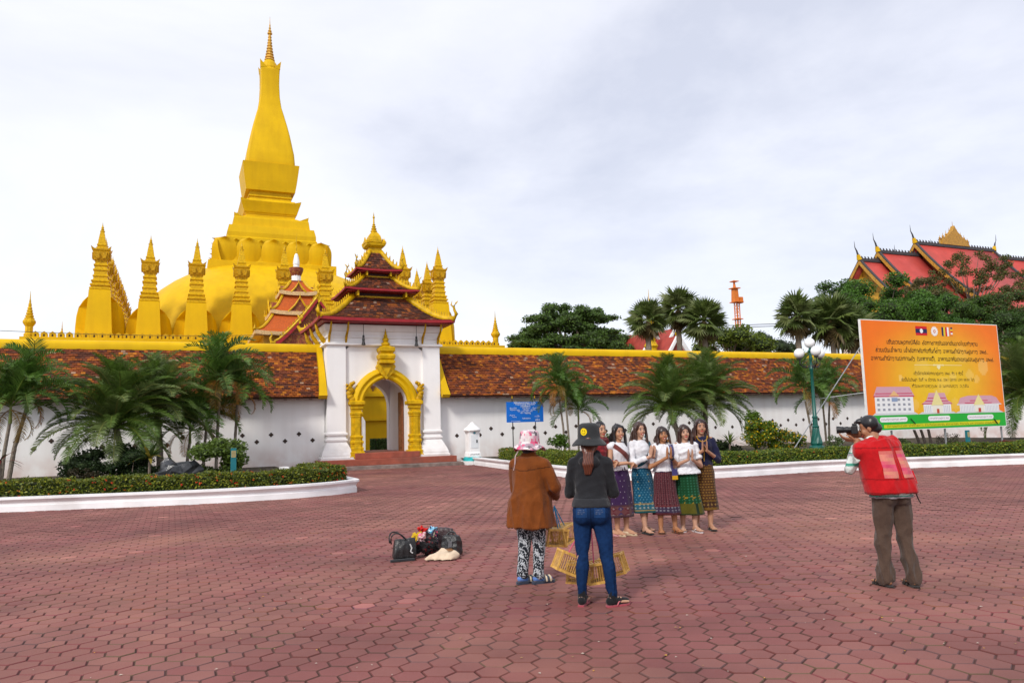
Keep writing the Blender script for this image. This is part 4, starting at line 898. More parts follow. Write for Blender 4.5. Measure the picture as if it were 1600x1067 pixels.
for px, v, hz, nf, dd, s, lab in ((338, -2.4, 3.0, 26, 5, 1.12, 'tallest areca palm left of the gate, with orange dying fronds'), (318, -2.2, 1.8, 20, 2, .92, 'short areca palm between tall areca and feathery palms'), (366, -2.0, 2.6, 17, 6, .98, 'areca palm with hanging orange fronds nearest the gate'), (292, -3.0, 1.2, 18, 2, .88, 'small areca palm at the foot of the tall areca, arching left')):
    u_, _ = at(px, 690, v); feather_palm(u_, v, hz, nf, lab, ARECA, s, (.1, 0), (-.7, 1.3), AG, .06, dd, crownshaft=True, name='areca_palm')
u_, _ = at(1066, 690, -6.5); feather_palm(u_, -6.5, 1.95, 75, 'left one of the two big feathery palms behind the women', ROEB, 1.32, (-.6, 0), (-.75, 1.45), r=.12, name='date_palm')
u_, _ = at(1102, 690, -6.0); feather_palm(u_, -6.0, 2.15, 90, 'large feathery palm directly behind the woman in navy', ROEB, 1.40, (.1, 0), (-.8, 1.45), r=.13, name='date_palm')
AM = 'areca palms behind the jeans woman'
for px, v, hz, nf, dd, s, ln, lab in ((884, -5, 2.7, 20, 5, .85, -.25, 'taller areca palm between the blue sign and the women'), (890, -5.2, 2.2, 13, 3, .75, -.1, 'second areca stem beside the tallest one near the blue sign'), (904, -4.6, 1.7, 18, 1, .8, .05, 'bright green low areca palm left of the first woman')):
    u_, _ = at(px, 700, v); feather_palm(u_, v, hz, nf, lab, ARECA, s, (ln, 0), (-.8, 1.3), AM, .05, dd, crownshaft=True, name='areca_palm')
AR = 'areca palms behind the street lamp'
for px, v, hz, nf, dd, s, ln, lab in ((1271, -8.0, 2.3, 20, 1, .95, -.3, 'areca palm whose stem passes just left of the street lamp'), (1292, -7.6, 1.9, 16, 1, .85, -.05, 'short areca palm just right of the street lamp'), (1296, -7.2, 2.45, 15, 2, .8, .25, 'areca palm with drooping right fronds near the billboard')):
    u_, _ = at(px, 700, v); feather_palm(u_, v, hz, nf, lab, ARECA, s, (ln, 0), (-.8, 1.3), AR, .05, dd, crownshaft=True, name='areca_palm')
u_, _ = at(1612, 690, -7); feather_palm(u_, -7, 2.3, 80, 'dark feathery palm at the right edge beyond the billboard', ROEB, 1.9, (0, 0), (-1.1, 1.35), r=.13, name='date_palm')
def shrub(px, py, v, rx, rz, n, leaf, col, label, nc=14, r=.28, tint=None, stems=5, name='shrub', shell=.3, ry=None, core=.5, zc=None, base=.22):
    u_, z_ = at(px, py, v); z_ -= base; q = random.Random(px+int(v*7)); bl = clumps(0, 0, z_*.72, rx, ry or rx*.8, max(rz, z_*.62), int(nc*1.35), r, q, -.95)
    root = thing(name, label, 'shrub', M=TF(u_, v, base)); b = MB()
    for k in range(stems):
        c = Vector(q.choice(bl)[:3]); a = q.uniform(0, 6.28); b.tube([(.08*math.cos(a), .08*math.sin(a), -.05), c*.5+Vector((0, 0, -.05)), c], [.022, .017, .006], 5)
    b.build('stems', BARK, root)
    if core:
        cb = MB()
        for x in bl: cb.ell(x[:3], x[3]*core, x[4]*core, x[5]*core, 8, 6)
        stuff(cb.build('crown_shade_core', MATS['crown_inside'], root))  # solid dark fill, the shrub's inner shade painted as colour
    P, N_ = crown_points(bl, n, shell); Q, c = leaves(P, leaf, col, .42, .6, N=N_*.5, tint=tint); obj('crown', quads_mesh('crown', Q, c), LEAF, root); return root, bl
shrub(345, 700, -8.4, .80, .52, 7000, .085, (.095, .15, .02), 'rounded bright green shrub behind the teal marker post left of the gate', r=.24, nc=20)
shrub(165, 712, -5.6, 1.15, .42, 6500, .09, (.022, .042, .012), 'very dark green bush under the big feathery palm', r=.3, nc=18)
shrub(205, 722, -6.6, .75, .28, 3000, .08, (.02, .042, .010), 'low dark bush between feathery palm and black rock', r=.22, nc=14)
shrub(128, 738, -7.5, .4, .1, 900, .06, (.04, .03, .012), 'small brownish ground bush behind the left hedge', r=.12, nc=8, core=0)
r_, bl = shrub(1187, 668, -8.6, .62, .62, 5200, .085, (.10, .17, .012), 'tall bush with yellow blossoms right of the big feathery palm', r=.26, nc=20, tint=((.75, .50, .01), .17), core=.35, shell=.2)
r_, bl = shrub(1228, 680, -9.0, .75, .38, 4200, .08, (.07, .13, .012), 'spreading bush with orange-yellow blossoms left of the street lamp', r=.22, nc=18, tint=((.78, .45, .01), .17), core=.3, shell=.2)
shrub(1176, 650, -8.0, .28, .6, 2200, .08, (.10, .18, .012), 'slim upright light green bush beside the yellow-flowered bush', r=.2, nc=10, core=.3)
shrub(1304, 688, -9.6, .36, .3, 900, .07, (.09, .14, .04), 'sparse pale bush left of the photographer camera', r=.13, nc=12, core=0, stems=8)
shrub(1398, 690, -9.4, .55, .34, 2600, .075, (.065, .10, .02), 'leafy bush seen under the billboard beside the photographer', r=.2, nc=14, core=.3)
shrub(1482, 685, -9.4, .5, .32, 900, .06, (.11, .11, .06), 'thin pale twiggy bush under the billboard centre', r=.14, nc=14, core=0, stems=12)
shrub(1572, 694, -10.6, .5, .12, 1200, .07, (.16, .012, .012), 'low dark red foliage plant at the billboard right leg', r=.14, nc=9, core=0)
shrub(872, 690, -6.4, .38, .26, 1500, .085, (.075, .14, .015), 'light green bush behind the grey hat', r=.17, nc=10, core=.3)
shrub(946, 690, -6.6, .42, .36, 1500, .08, (.085, .14, .03), 'light bush left of the woman with purple skirt', r=.17, nc=11, core=.25)
shrub(1130, 700, -7.2, .8, .32, 2600, .09, (.018, .035, .010), 'dark bush low behind the woman in navy', r=.28, nc=12)
# cycad-like rosette, cordyline and billboard tree stems
def rosette(px, py, v, n, L_, w_, cols, label, name='rosette_plant', tilt=(.1, 1.2)):
    u_, z_ = at(px, py, v); root = thing(name, label, 'plant', M=TF(u_, v, .22)); q = random.Random(px); b = MB(); b.tube([(0, 0, -.05), (0, 0, max(.1, z_-.3))], [.05, .04], 6); b.build('stem', BARK, root)
    for k in range(n):
        m_ = MB(); a = k*2.399; t = tilt[0]+(tilt[1]-tilt[0])*k/n; l_ = L_*q.uniform(.8, 1.1); c = q.choice(cols); A = []; B_ = []
        for i in range(6):
            s = i/5; r = l_*s; z = max(.1, z_-.3)+r*math.sin(t)-.35*l_*s*s; x = r*math.cos(t); wd_ = w_*math.sin(PI*(.12+.86*s)); A.append(Vector((x*math.cos(a)-wd_*math.sin(a), x*math.sin(a)+wd_*math.cos(a), z))); B_.append(Vector((x*math.cos(a)+wd_*math.sin(a), x*math.sin(a)-wd_*math.cos(a), z)))
        m_.strip(A, B_, 0, c); m_.build('leaf', LEAF, root, recalc=False)
    return root
rosette(234, 712, -7.2, 34, .85, .055, ((.035, .06, .014), (.05, .085, .018), (.045, .075, .02), (.25, .2, .03)), 'dark strap-leaved plant with yellow lower leaves beside the black rock')
rosette(1, 715, -6.2, 14, .75, .035, ((.05, .05, .03), (.22, .03, .03), (.03, .05, .02)), 'red-tipped strap-leaved plant at the left edge', tilt=(-.2, .9))
rosette(1140, 690, -7.8, 22, .9, .03, ((.13, .19, .03), (.09, .15, .02)), 'bright green fan of narrow leaves right of the woman in navy', tilt=(.2, 1.3))
# black rock
rk = MB(); rk.ell((0, 0, .25), .62, .4, .42, 14, 10)
rk.v = [tuple(Vector(p)*(1+.16*math.sin(p[0]*9+p[2]*7)+.12*math.sin(p[1]*13-p[0]*5)+random.uniform(-.06, .06))) for p in rk.v]
u_, _ = at(278, 725, -8.4); o = rk.build('black_rock', mat('black_rock', (.022, .024, .028), .32, .6, 5, .9, 9, dirt=(.18, .18, .19), spec=.6), M=TF(u_, -8.4, .2)); tag(o, 'shiny black boulder behind the left hedge', 'rock')
# ================================================================== LETTERING (stroke letters)
def crv(pts, n=4):
    P = [Vector((x, y, 0)) for x, y in pts]
    if len(P) < 3: return P
    P = [P[0]*2-P[1]]+P+[P[-1]*2-P[-2]]; R = []
    for i in range(1, len(P)-2):
        for k in range(n):
            t = k/n; a, b, c, d = P[i-1:i+3]; R.append(.5*((2*b)+(c-a)*t+(2*a-5*b+4*c-d)*t*t+(3*b-a-3*c+d)*t**3))
    return R+[P[-2]]
def loop(x, y, r=.1): return [(x+r*math.cos(a), y+r*math.sin(a)) for a in [2*PI*k/7 for k in range(8)]]
GL = {
 'ກ': (.7, [[(0, 0), (0, .6), (.12, .68), (.02, .8), (.3, 1), (.6, .85), (.62, .5), (.62, 0)]]), 'ຂ': (.7, [loop(.1, .85), [(.2, .85), (.15, .4), (.1, .05), (.5, 0), (.62, .3), (.62, 1)]]),
 'ຄ': (.7, [loop(.3, .5), [(.1, 0), (0, .4), (.1, .9), (.4, 1), (.62, .7), (.62, 0)]]), 'ງ': (.6, [loop(.1, .85), [(.2, .85), (.35, .9), (.45, .5), (.4, 0), (.2, -.2), (.05, -.1)]]),
 'ຈ': (.7, [loop(.2, .45), [(.05, .8), (.3, 1), (.6, .8), (.6, .2), (.3, 0), (.1, .1), (.1, .4)]]), 'ສ': (.75, [loop(.12, .5), [(.02, .5), (0, .1), (.3, 0), (.6, .1), (.6, .55), (.3, .62), (.2, .5)], [(.6, .5), (.5, .95), (.75, 1.12)]]),
 'ຊ': (.7, [loop(.1, .9), [(.2, .85), (.3, .55), (.1, .4), (.1, .08), (.4, 0), (.6, .2), (.55, .8), (.75, 1.05)]]), 'ຍ': (.7, [[(0, .9), (.15, 1), (.2, .65), (.05, .5), (.05, .1), (.35, 0), (.62, .1), (.62, 1)]]),
 'ດ': (.7, [[(.15, 0), (.02, .3), (.1, .85), (.4, 1), (.62, .75), (.62, 0)], loop(.25, .08, .09)]), 'ຕ': (.7, [[(.12, 0), (0, .4), (.1, .9), (.3, .85), (.45, 1), (.62, .8), (.62, 0)], loop(.25, .08, .09)]),
 'ທ': (.75, [loop(.1, .9), [(.18, .8), (.18, 0), (.25, .7), (.5, 1), (.66, .8), (.66, 0)]]), 'ນ': (.75, [loop(.1, .9), [(.1, .8), (.1, .1), (.3, 0), (.55, .15), (.62, .9)], loop(.64, .08, .09)]),
 'ບ': (.7, [loop(.1, .9), [(.1, .8), (.1, .1), (.35, 0), (.6, .1), (.62, 1)]]), 'ປ': (.7, [loop(.1, .9), [(.1, .8), (.1, .1), (.35, 0), (.6, .1), (.62, 1.4)]]),
 'ພ': (.85, [loop(.1, .9), [(.1, .8), (.15, 0), (.38, .7), (.62, 0), (.75, 1)]]), 'ມ': (.75, [loop(.1, .9), [(.12, .8), (.12, .1)], loop(.14, .08, .09), [(.14, .0), (.45, .02), (.64, .2), (.64, 1)]]),
 'ຢ': (.7, [[(0, .9), (.2, 1), (.1, .5), (.1, 0), (.6, 0), (.62, 1.4)]]), 'ຮ': (.7, [[(.1, 1), (.5, 1), (.2, .7), (.05, .3), (.3, 0), (.6, .2), (.5, .5), (.2, .45)], loop(.58, .95, .08)]), 'ລ': (.7, [[(0, .9), (.3, 1.02), (.6, .8), (.62, 0)], loop(.12, .3), [(.2, .4), (.4, .55), (.6, .5)]]),
 'ວ': (.6, [[(0, .85), (.3, 1), (.55, .7), (.5, .2), (.25, 0), (.05, .15)]]), 'ຫ': (.8, [loop(.1, .9), [(.15, .8), (.15, 0), (.35, .8), (.5, .7), (.62, .2), (.7, .0)], loop(.68, .9, .09)]), 'ອ': (.65, [[(0, .8), (.3, 1), (.58, .7), (.5, .1), (.25, 0), (.03, .15), (.1, .4), (.3, .35)]]),
 'າ': (.45, [[(0, .8), (.2, 1), (.36, .8), (.36, 0)]]), 'ະ': (.4, [loop(.1, .75, .09), [(.2, .7), (.36, .95)], loop(.1, .2, .09), [(.2, .15), (.36, .4)]]), 'ເ': (.3, [[(.05, 1), (.05, .1)], loop(.14, .1, .09)]), 'ແ': (.55, [[(.05, 1), (.05, .1)], loop(.14, .1, .09), [(.33, 1), (.33, .1)], loop(.42, .1, .09)]),
 'ໂ': (.35, [[(.15, 0), (.15, 1.1), (.0, 1.35), (.3, 1.45)]]), 'ໃ': (.35, [[(.15, 0), (.15, 1.1), (.3, 1.4), (.1, 1.45)]]), 'ໄ': (.35, [[(.15, 0), (.15, 1.2), (0, 1.4)]]),
 'ິ': (0, [[(-.5, 1.15), (-.3, 1.4), (-.1, 1.15), (-.5, 1.15)]]), 'ີ': (0, [[(-.5, 1.15), (-.3, 1.4), (-.1, 1.15), (-.5, 1.15)], [(-.12, 1.2), (-.12, 1.5)]]), 'ຶ': (0, [[(-.5, 1.15), (-.3, 1.4), (-.1, 1.15), (-.5, 1.15)], loop(-.1, 1.4, .06)]), 'ຸ': (0, [[(-.3, -.12), (-.2, -.15), (-.18, -.42)]]), 'ູ': (0, [[(-.4, -.12), (-.38, -.4), (-.15, -.38), (-.12, -.12)]]),
 'ົ': (0, [[(-.5, 1.25), (-.3, 1.2), (-.1, 1.4)]]), 'ັ': (0, [[(-.5, 1.3), (-.35, 1.15), (-.1, 1.4)]]), '່': (0, [[(-.25, 1.5), (-.25, 1.72)]]), '້': (0, [[(-.4, 1.5), (-.25, 1.55), (-.3, 1.7), (-.1, 1.6)]]), 'ຳ': (.45, [loop(-.05, 1.3, .1), [(0, .8), (.2, 1), (.36, .8), (.36, 0)]]), 'ຼ': (0, [[(-.4, -.1), (-.1, -.3)]]), 'ໍ': (0, [loop(-.3, 1.3, .1)]), 'ຽ': (.5, [[(.1, 1), (.1, 0), (.4, -.2)]]), 'ໜ': (1., [loop(.1, .9), [(.15, .8), (.15, 0), (.45, .8), (.6, 0), (.85, 1)]]),
 '.': (.25, [loop(.08, .05, .05)]), ',': (.25, [[(.1, .05), (.05, -.2)]]), '(': (.35, [[(.25, 1.3), (.05, .5), (.25, -.3)]]), ')': (.35, [[(.05, 1.3), (.25, .5), (.05, -.3)]]), ':': (.25, [loop(.08, .2, .05), loop(.08, .7, .05)]), '-': (.4, [[(.05, .5), (.3, .5)]]),
 '0': (.6, [[(.25, 0), (.02, .5), (.25, 1), (.48, .5), (.25, 0)]]), '1': (.4, [[(.05, .8), (.22, 1)], [(.22, 1), (.22, 0)]]), '2': (.6, [[(.02, .75), (.25, 1), (.46, .75), (.02, 0)], [(.02, 0), (.5, 0)]]), '3': (.6, [[(.02, .9), (.3, 1), (.4, .75), (.15, .55), (.45, .3), (.25, 0), (.02, .1)]]), '5': (.6, [[(.45, 1), (.08, 1)], [(.08, 1), (.05, .55), (.35, .6), (.45, .25), (.2, 0), (.02, .1)]]), '6': (.6, [[(.4, 1), (.1, .6), (.05, .2), (.25, 0), (.45, .25), (.25, .5), (.06, .3)]]), '8': (.6, [[(.25, .52), (.05, .75), (.25, 1), (.45, .75), (.05, .25), (.25, 0), (.45, .25), (.25, .52)]]), ' ': (.5, []),
}
def letters(mb, text, x0, x1, z, h, y, c, wt=.13, fit=True):
    """flat stroke lettering in the x,z plane at depth y, squeezed between x0 and x1"""
    items = []; x = 0
    for ch_ in text:
        w_, st = GL.get(ch_, (.5, []))
        for s in st: items.append([(p.x+x, p.y) for p in crv(s)])
        x += w_+(.16 if w_ else 0)
    k = (x1-x0)/x; 
    for s in items:
        P = [Vector((x0+px*k, y, z+py*h)) for px, py in s]; A = []; B_ = []
        for i, p in enumerate(P):
            t = P[min(i+1, len(P)-1)]-P[max(i-1, 0)]
            t = t.normalized() if t.length > 1e-9 else Vector((1, 0, 0)); n = Vector((-t.z, 0, t.x))*(wt*h*.5); A.append(p+n); B_.append(p-n)
        mb.strip(A, B_, 0, c)
# ================================================================== BILLBOARD
VB = -10; UB = 17.76; BW = 8.68; Z0, Z1 = 1.0, 5.68; BH = Z1-Z0
bb = thing('billboard', 'big orange and green billboard with Lao text and three printed buildings', 'billboard', M=TF(UB, VB))
b = MB(); b.box(0, BW, 0, .10, Z0, Z1); b.build('frame', mat('billboard_frame', (.78, .77, .75), .5, .1, 5), bb)
X = lambda s: .035+(BW-.07)*s
Zt = lambda t: Z1-.035-(BH-.07)*t
pr_ = MB(); NXg, NYg = 96, 52
spots_ = [(.62, .52, .03, .5), (.75, .5, .035, .5), (.86, .42, .05, .6), (.24, .53, .02, .8), (.5, .7, .05, .35), (.4, .45, .07, .25), (.7, .3, .06, .2), (.55, .6, .06, .3), (.33, .78, .03, .4), (.62, .78, .04, .35), (.8, .54, .025, .5)]
for i in range(NXg):
    for j in range(NYg):
        s, t = (i+.5)/NXg, (j+.5)/NYg; d = math.hypot((s-.52)*1.05, (t-.55)*.85); k = min(1, max(0, (d-.12)/.5)); k = k*k*(3-2*k)
        c = [.80*(1-k)+.86*k, .50*(1-k)+.17*k, .012*(1-k)+.004*k]
        for (a, e_, r, q) in spots_:
            if ((s-a)*1.85)**2+(t-e_)**2 < r*r*2.2: c = [c[m_]*(1-q*.5)+(.9, .68, .25)[m_]*q*.5 for m_ in range(3)]
        if t > .872: c = [.012, .40, .03]
        pr_.add([(X(i/NXg), -.004, Zt(j/NYg)), (X((i+1)/NXg), -.004, Zt(j/NYg)), (X((i+1)/NXg), -.004, Zt((j+1)/NYg)), (X(i/NXg), -.004, Zt((j+1)/NYg))], [(0, 3, 2, 1)], 0, tuple(c))
pr_.build('printed_sheet', mat('vinyl_print', attr=True, rough=.5, var=.05, scale=1.2, spec=.3), bb, recalc=False)
def rect(m_, s0, s1, t0, t1, c, y=-.008): m_.add([(X(s0), y, Zt(t0)), (X(s1), y, Zt(t0)), (X(s1), y, Zt(t1)), (X(s0), y, Zt(t1))], [(0, 3, 2, 1)], 0, c)
def disc(m_, s, t, r, c, y=-.012, n=20): m_.add([(X(s)+r*math.cos(2*PI*k/n), y, Zt(t)+r*math.sin(2*PI*k/n)) for k in range(n)], [tuple(range(n))], 0, c)
def pol(m_, pts, c, y=-.008): m_.add([(X(s), y, Zt(t)) for s, t in pts], [tuple(range(len(pts)))], 0, c)
RD, NV, WH = (.62, .006, .012), (.012, .014, .09), (.82, .82, .82)
f = MB(); rect(f, .375, .458, .038, .062, RD); rect(f, .375, .458, .062, .103, NV); rect(f, .375, .458, .103, .125, RD); disc(f, .4165, .082, .10, WH)
f.build('national_flag_print', ATT, bb, recalc=False)
f = MB(); disc(f, .512, .082, .19, (.85, .80, .78)); disc(f, .512, .082, .075, (.62, .05, .03), -.015); disc(f, .512, .082, .045, (.82, .7, .5), -.018)
for k in range(12): disc(f, .512+.021*math.cos(k*PI/6), .082+.039*math.sin(k*PI/6), .045, (.85, .8, .78), -.010, 8)
f.build('wheel_emblem_print', ATT, bb, recalc=False)
f = MB()
for k, c in enumerate((NV, (.75, .55, .02), RD, WH, (.75, .2, .02))): rect(f, .566+.0135*k, .5795+.0135*k, .038, .125, c)
for k, c in enumerate((NV, (.75, .55, .02), RD, WH, (.75, .2, .02))): rect(f, .6335, .648, .038+.0174*k, .0554+.0174*k, c)
f.build('striped_flag_print', ATT, bb, recalc=False)
tx = MB(); INK = (.05, .022, .012)
for txt, s0, s1, t, h in (('ເຊີນຊວນພຸດທະບໍລິສັດ ສັດທາສາທຸຊົນອອກຕົນຍາດໂຍມທັງຫຼາຍ', .165, .835, .212, .135), ('ຮ່ວມເປັນເຈົ້າພາບ ເຈົ້າສັດທາສົມທົບທຶນກໍ່ສ້າງ ອາຄານສຳນັກງານສູນກາງ ອພສ.,', .085, .915, .288, .135), ('ອາຄານສຳນັກງານປະທານສົງ (ມະຫາກະດີ), ອາຄານອາຄົມຕະຍະບຸສອນສູນກາງ ອພສ.', .05, .955, .364, .135),
        ('ເຊິ່ງມີສາຍລັດພັດທະນາສູນກາງ ອພສ. ທັງ 3 ຫຼັງນີ້', .335, .70, .497, .10), ('ຈັດຂຶ້ນໃນວັນສຸກ ວັນທີ 16 ມັງກອນ ພ.ສ. 2561 (2018) ເວລາ 08:00 ໂມງ', .245, .785, .557, .10), ('ທີ່ວັດພະທາດຫຼວງເໜືອ ນະຄອນຫຼວງ ວຽງຈັນ', .315, .735, .617, .10)):
    letters(tx, txt, X(s0), X(s1), Zt(t), h, -.012, INK, .17 if h > .12 else .13)
stuff(tx.build('lettering', ATT, bb, recalc=False))
om_ = MB(); rect(om_, .345, .49, .4035, .4085, (.85, .72, .35)); rect(om_, .55, .695, .4035, .4085, (.85, .72, .35)); pol(om_, [(.52, .40), (.535, .425), (.52, .45), (.505, .425)], (.85, .75, .4))
for k in range(-3, 4): disc(om_, .52+.011*k, .406, .035+.01*(k % 2), (.85, .74, .38), -.009, 10)
om_.build('ornament_rule', ATT, bb, recalc=False)
PINK, PRED, GREY, PALE = (.62, .33, .40), (.55, .03, .10), (.30, .31, .36), (.80, .79, .80)
f = MB(); pol(f, [(.03, .868), (.05, .845), (.32, .845), (.345, .868)], (.6, .62, .64)); rect(f, .052, .315, .70, .85, PALE, -.010); pol(f, [(.045, .695), (.07, .61), (.295, .61), (.325, .695)], PINK, -.012); rect(f, .045, .325, .692, .702, PRED, -.014); rect(f, .058, .31, .668, .676, PRED, -.014); pol(f, [(.15, .695), (.185, .645), (.22, .695)], (.75, .45, .2), -.016)
for r_ in range(3):
    for c_ in range(7): rect(f, .066+.035*c_, .083+.035*c_, .717+.045*r_, .738+.045*r_, GREY, -.014)
rect(f, .165, .205, .71, .745, (.25, .33, .5), -.018)
f.build('building_print', ATT, bb, recalc=False)
f = MB(); pol(f, [(.345, .868), (.37, .848), (.60, .848), (.625, .868)], (.6, .62, .64)); rect(f, .385, .585, .775, .855, PALE, -.010); pol(f, [(.37, .775), (.41, .735), (.43, .67), (.545, .67), (.56, .735), (.60, .775)], PINK, -.012)
for s0, s1, t in ((.375, .595, .768), (.40, .57, .742), (.42, .55, .715)): rect(f, s0, s1, t, t+.008, PRED, -.014)
pol(f, [(.44, .79), (.485, .64), (.53, .79)], (.78, .68, .30), -.018); rect(f, .45, .52, .785, .858, (.80, .76, .66), -.018); rect(f, .477, .495, .82, .86, (.5, .08, .03), -.022)
for k in range(4): rect(f, .392+.013*k, .397+.013*k, .79, .85, (.55, .56, .62), -.014); rect(f, .53+.013*k, .535+.013*k, .79, .85, (.55, .56, .62), -.014)
f.build('building_print', ATT, bb, recalc=False)
f = MB(); pol(f, [(.61, .868), (.64, .848), (.96, .848), (.99, .868)], (.6, .62, .64)); rect(f, .65, .955, .785, .855, PALE, -.010); pol(f, [(.635, .785), (.66, .72), (.72, .70), (.90, .70), (.94, .72), (.97, .785)], PINK, -.012); rect(f, .63, .975, .78, .79, (.75, .74, .75), -.014)
for s0, s1, t in ((.69, .90, .768), (.73, .87, .745)): rect(f, s0, s1, t, t+.008, PRED, -.014)
pol(f, [(.755, .795), (.80, .685), (.845, .795)], (.78, .68, .30), -.018); rect(f, .765, .835, .79, .858, (.80, .76, .66), -.018); rect(f, .79, .81, .82, .86, (.5, .05, .03), -.022)
for k in range(9): rect(f, .658+.012*k, .662+.012*k, .797, .85, (.55, .56, .62), -.014); rect(f, .848+.012*k, .852+.012*k, .797, .85, (.55, .56, .62), -.014)
f.build('building_print', ATT, bb, recalc=False)
f = MB()
for s0, s1 in ((.075, .265), (.41, .572), (.70, .905)): pol(f, [(s0, .905), (s0+.004, .892), (s0+.012, .886), (s1-.012, .886), (s1-.004, .892), (s1, .905), (s1-.004, .925), (s1-.012, .931), (s0+.012, .931), (s0+.004, .925)], WH)
for s0, s1, tt in ((.085, .255, 'ອາຄານສຳນັກງານປະທານສົງ ມະຫາກະດີ'), (.42, .562, 'ອາຄານສຳນັກງານສູນກາງ ອພສ'), (.71, .895, 'ອາຄານອາຄົມຕະຍະບຸສອນສູນກາງ ອພສ')): letters(f, tt, X(s0), X(s1), Zt(.914), .055, -.012, (.25, .12, .2), .13)
pol(f, [(.10, .955), (.955, .945), (.945, .978), (.10, .985)], (.62, .60, .01)); letters(f, 'ອົງການພຸດທະສາສະໜາສຳພັນ ສູນກາງ ຮ່ວມກັບພໍ່ແມ່ປະຊາຊົນ ສັດທາສາທຸຊົນ ທັງພາຍໃນ ແລະ ຕ່າງປະເທດ ຮ່ວມສົມທົບທຶນ', X(.12), X(.935), Zt(.974), .06, -.012, (.06, .12, .01), .15)
f.build('caption_print', ATT, bb, recalc=False)
f = MB(); f.tube([(X(.285), -.03, Zt(.905)), (X(.312), -.05, Zt(.955))], .02, 4); f.tube([(X(.905), -.03, Zt(.935)), (X(.925), -.05, Zt(.975))], .025, 4); f.build('torn_flap', BLACKM, bb)
for s in (.985, .55, .17):
    b = MB(); b.tube([(X(s), .16, .1), (X(s), .16, Z1-.2)], .045, 6); b.build('post', STEEL, bb)
g = FRAME.inverted()@ground(1232, 712, .25); g2 = FRAME.inverted()@ground(1370, 708, .25)
b = MB(); b.tube([(.03, .13, 4.5), (g.x-UB, g.y-VB, .2)], .02, 6); b.build('strut', STEEL, bb)
b = MB(); b.tube([(X(.3), .13, 3.6), (X(.3)-2.6, 1.8, .2)], .02, 6); b.build('strut', STEEL, bb)
b = MB(); b.tube([(.03, .13, 2.6), (-1.5, 2.0, 2.35)], .02, 6); b.build('strut', STEEL, bb)
for k, (px, ln) in enumerate(((1440, -.25), (1448, -.02), (1456, .3))):
    u_, _ = at(px, 690, -9.2); rt_ = thing('slender_tree', ('left', 'middle', 'right')[k]+' one of three bare grey stems under the billboard', 'tree', M=TF(u_, -9.2, .2), group='stems under the billboard'); trunk(rt_, [(0, 0, -.1), (ln*.6, .3, 1.0), (ln*1.6, 1.2, 2.6)], .07, .035, BARK, False)
    P = np.column_stack([RNG.normal(ln*1.6, .3, 300), RNG.normal(1.4, .25, 300), RNG.normal(2.7, .25, 300)]); Q, c = leaves(P, .1, (.05, .09, .02), .4); obj('crown', quads_mesh('crown', Q, c), LEAF, rt_)
# ================================================================== BLUE NOTICE
us, zt_ = at(791, 628, -3.0); ue, _ = at(848, 627, -3.0); _, zb_ = at(793, 660, -3.0); SW = ue-us
sg_ = thing('notice_board', 'blue visitor notice board with white text on two black posts', 'sign', M=TF(us, -3.0))
b = MB(); b.box(0, SW, -.02, .02, zb_, zt_); b.build('panel', mat('sign_blue', (.006, .15, .62), .4, .06, 4), sg_)
for x in (.17, .79):
    b = MB(); b.tube([(x*SW, .045, 0), (x*SW, .045, zt_+.14)], .022, 6); b.build('post', BLACKM, sg_)
    b = MB(); b.lathe([(.02, zt_+.14), (.035, zt_+.17), (.02, zt_+.2), (.005, zt_+.27)], 6, x*SW, .045); b.build('post_tip', GOLD2, sg_)
def font(text, h, M_, mt, parent, name='lettering'):
    cu = bpy.data.curves.new('t', 'FONT'); cu.body = text; cu.size = h; cu.align_x = 'CENTER'; o = bpy.data.objects.new('t', cu); C.objects.link(o); dg = bpy.context.evaluated_depsgraph_get(); me = bpy.data.meshes.new_from_object(o.evaluated_get(dg)); bpy.data.objects.remove(o)
    me.materials.clear(); return stuff(obj(name, me, mt, parent, M_))
SH = zt_-zb_; SWH = mat('sign_white', (.8, .84, .86), .5, .02, 4)
for txt, sx, st, h in (('That Luang Museum', .5, .165, .115), ('Monday - Sunday', .62, .42, .085), ('Museum open', .22, .42, .08), ('8:00 - 12:00  13:00 - 16:00', .5, .49, .065), ('Visiting', .2, .76, .07), ('Admission', .53, .845, .095), ('Lao', .85, .70, .06), ('Foreigner', .83, .755, .065), ('3.000 kip', .84, .89, .06), ('10.000 kip', .83, .95, .06), ('Please dress properly', .24, .955, .05)):
    font(txt, h, Matrix.Translation((sx*SW, -.026, zt_-st*SH))@Matrix.Rotation(PI/2, 4, 'X'), SWH, sg_)
lt = MB()
for txt, s0, s1, t, h in (('ພິພິທະພັນພະທາດຫຼວງ ວຽງຈັນ', .2, .8, .085, .05), ('ເວລາເປີດບໍລິການ', .38, .65, .255, .045), ('ວັນເປີດ', .08, .28, .335, .04), ('ວັນຈັນ', .42, .64, .335, .04), ('ວັນອາທິດ', .70, .92, .335, .04), ('ຄ່າຜ່ານປະຕູ', .38, .65, .585, .055), ('ຄົນລາວ', .08, .22, .68, .035)):
    letters(lt, txt, s0*SW, s1*SW, zt_-t*SH, h, -.026, (.8, .84, .86), .2)
stuff(lt.build('lettering', ATT, sg_, recalc=False))
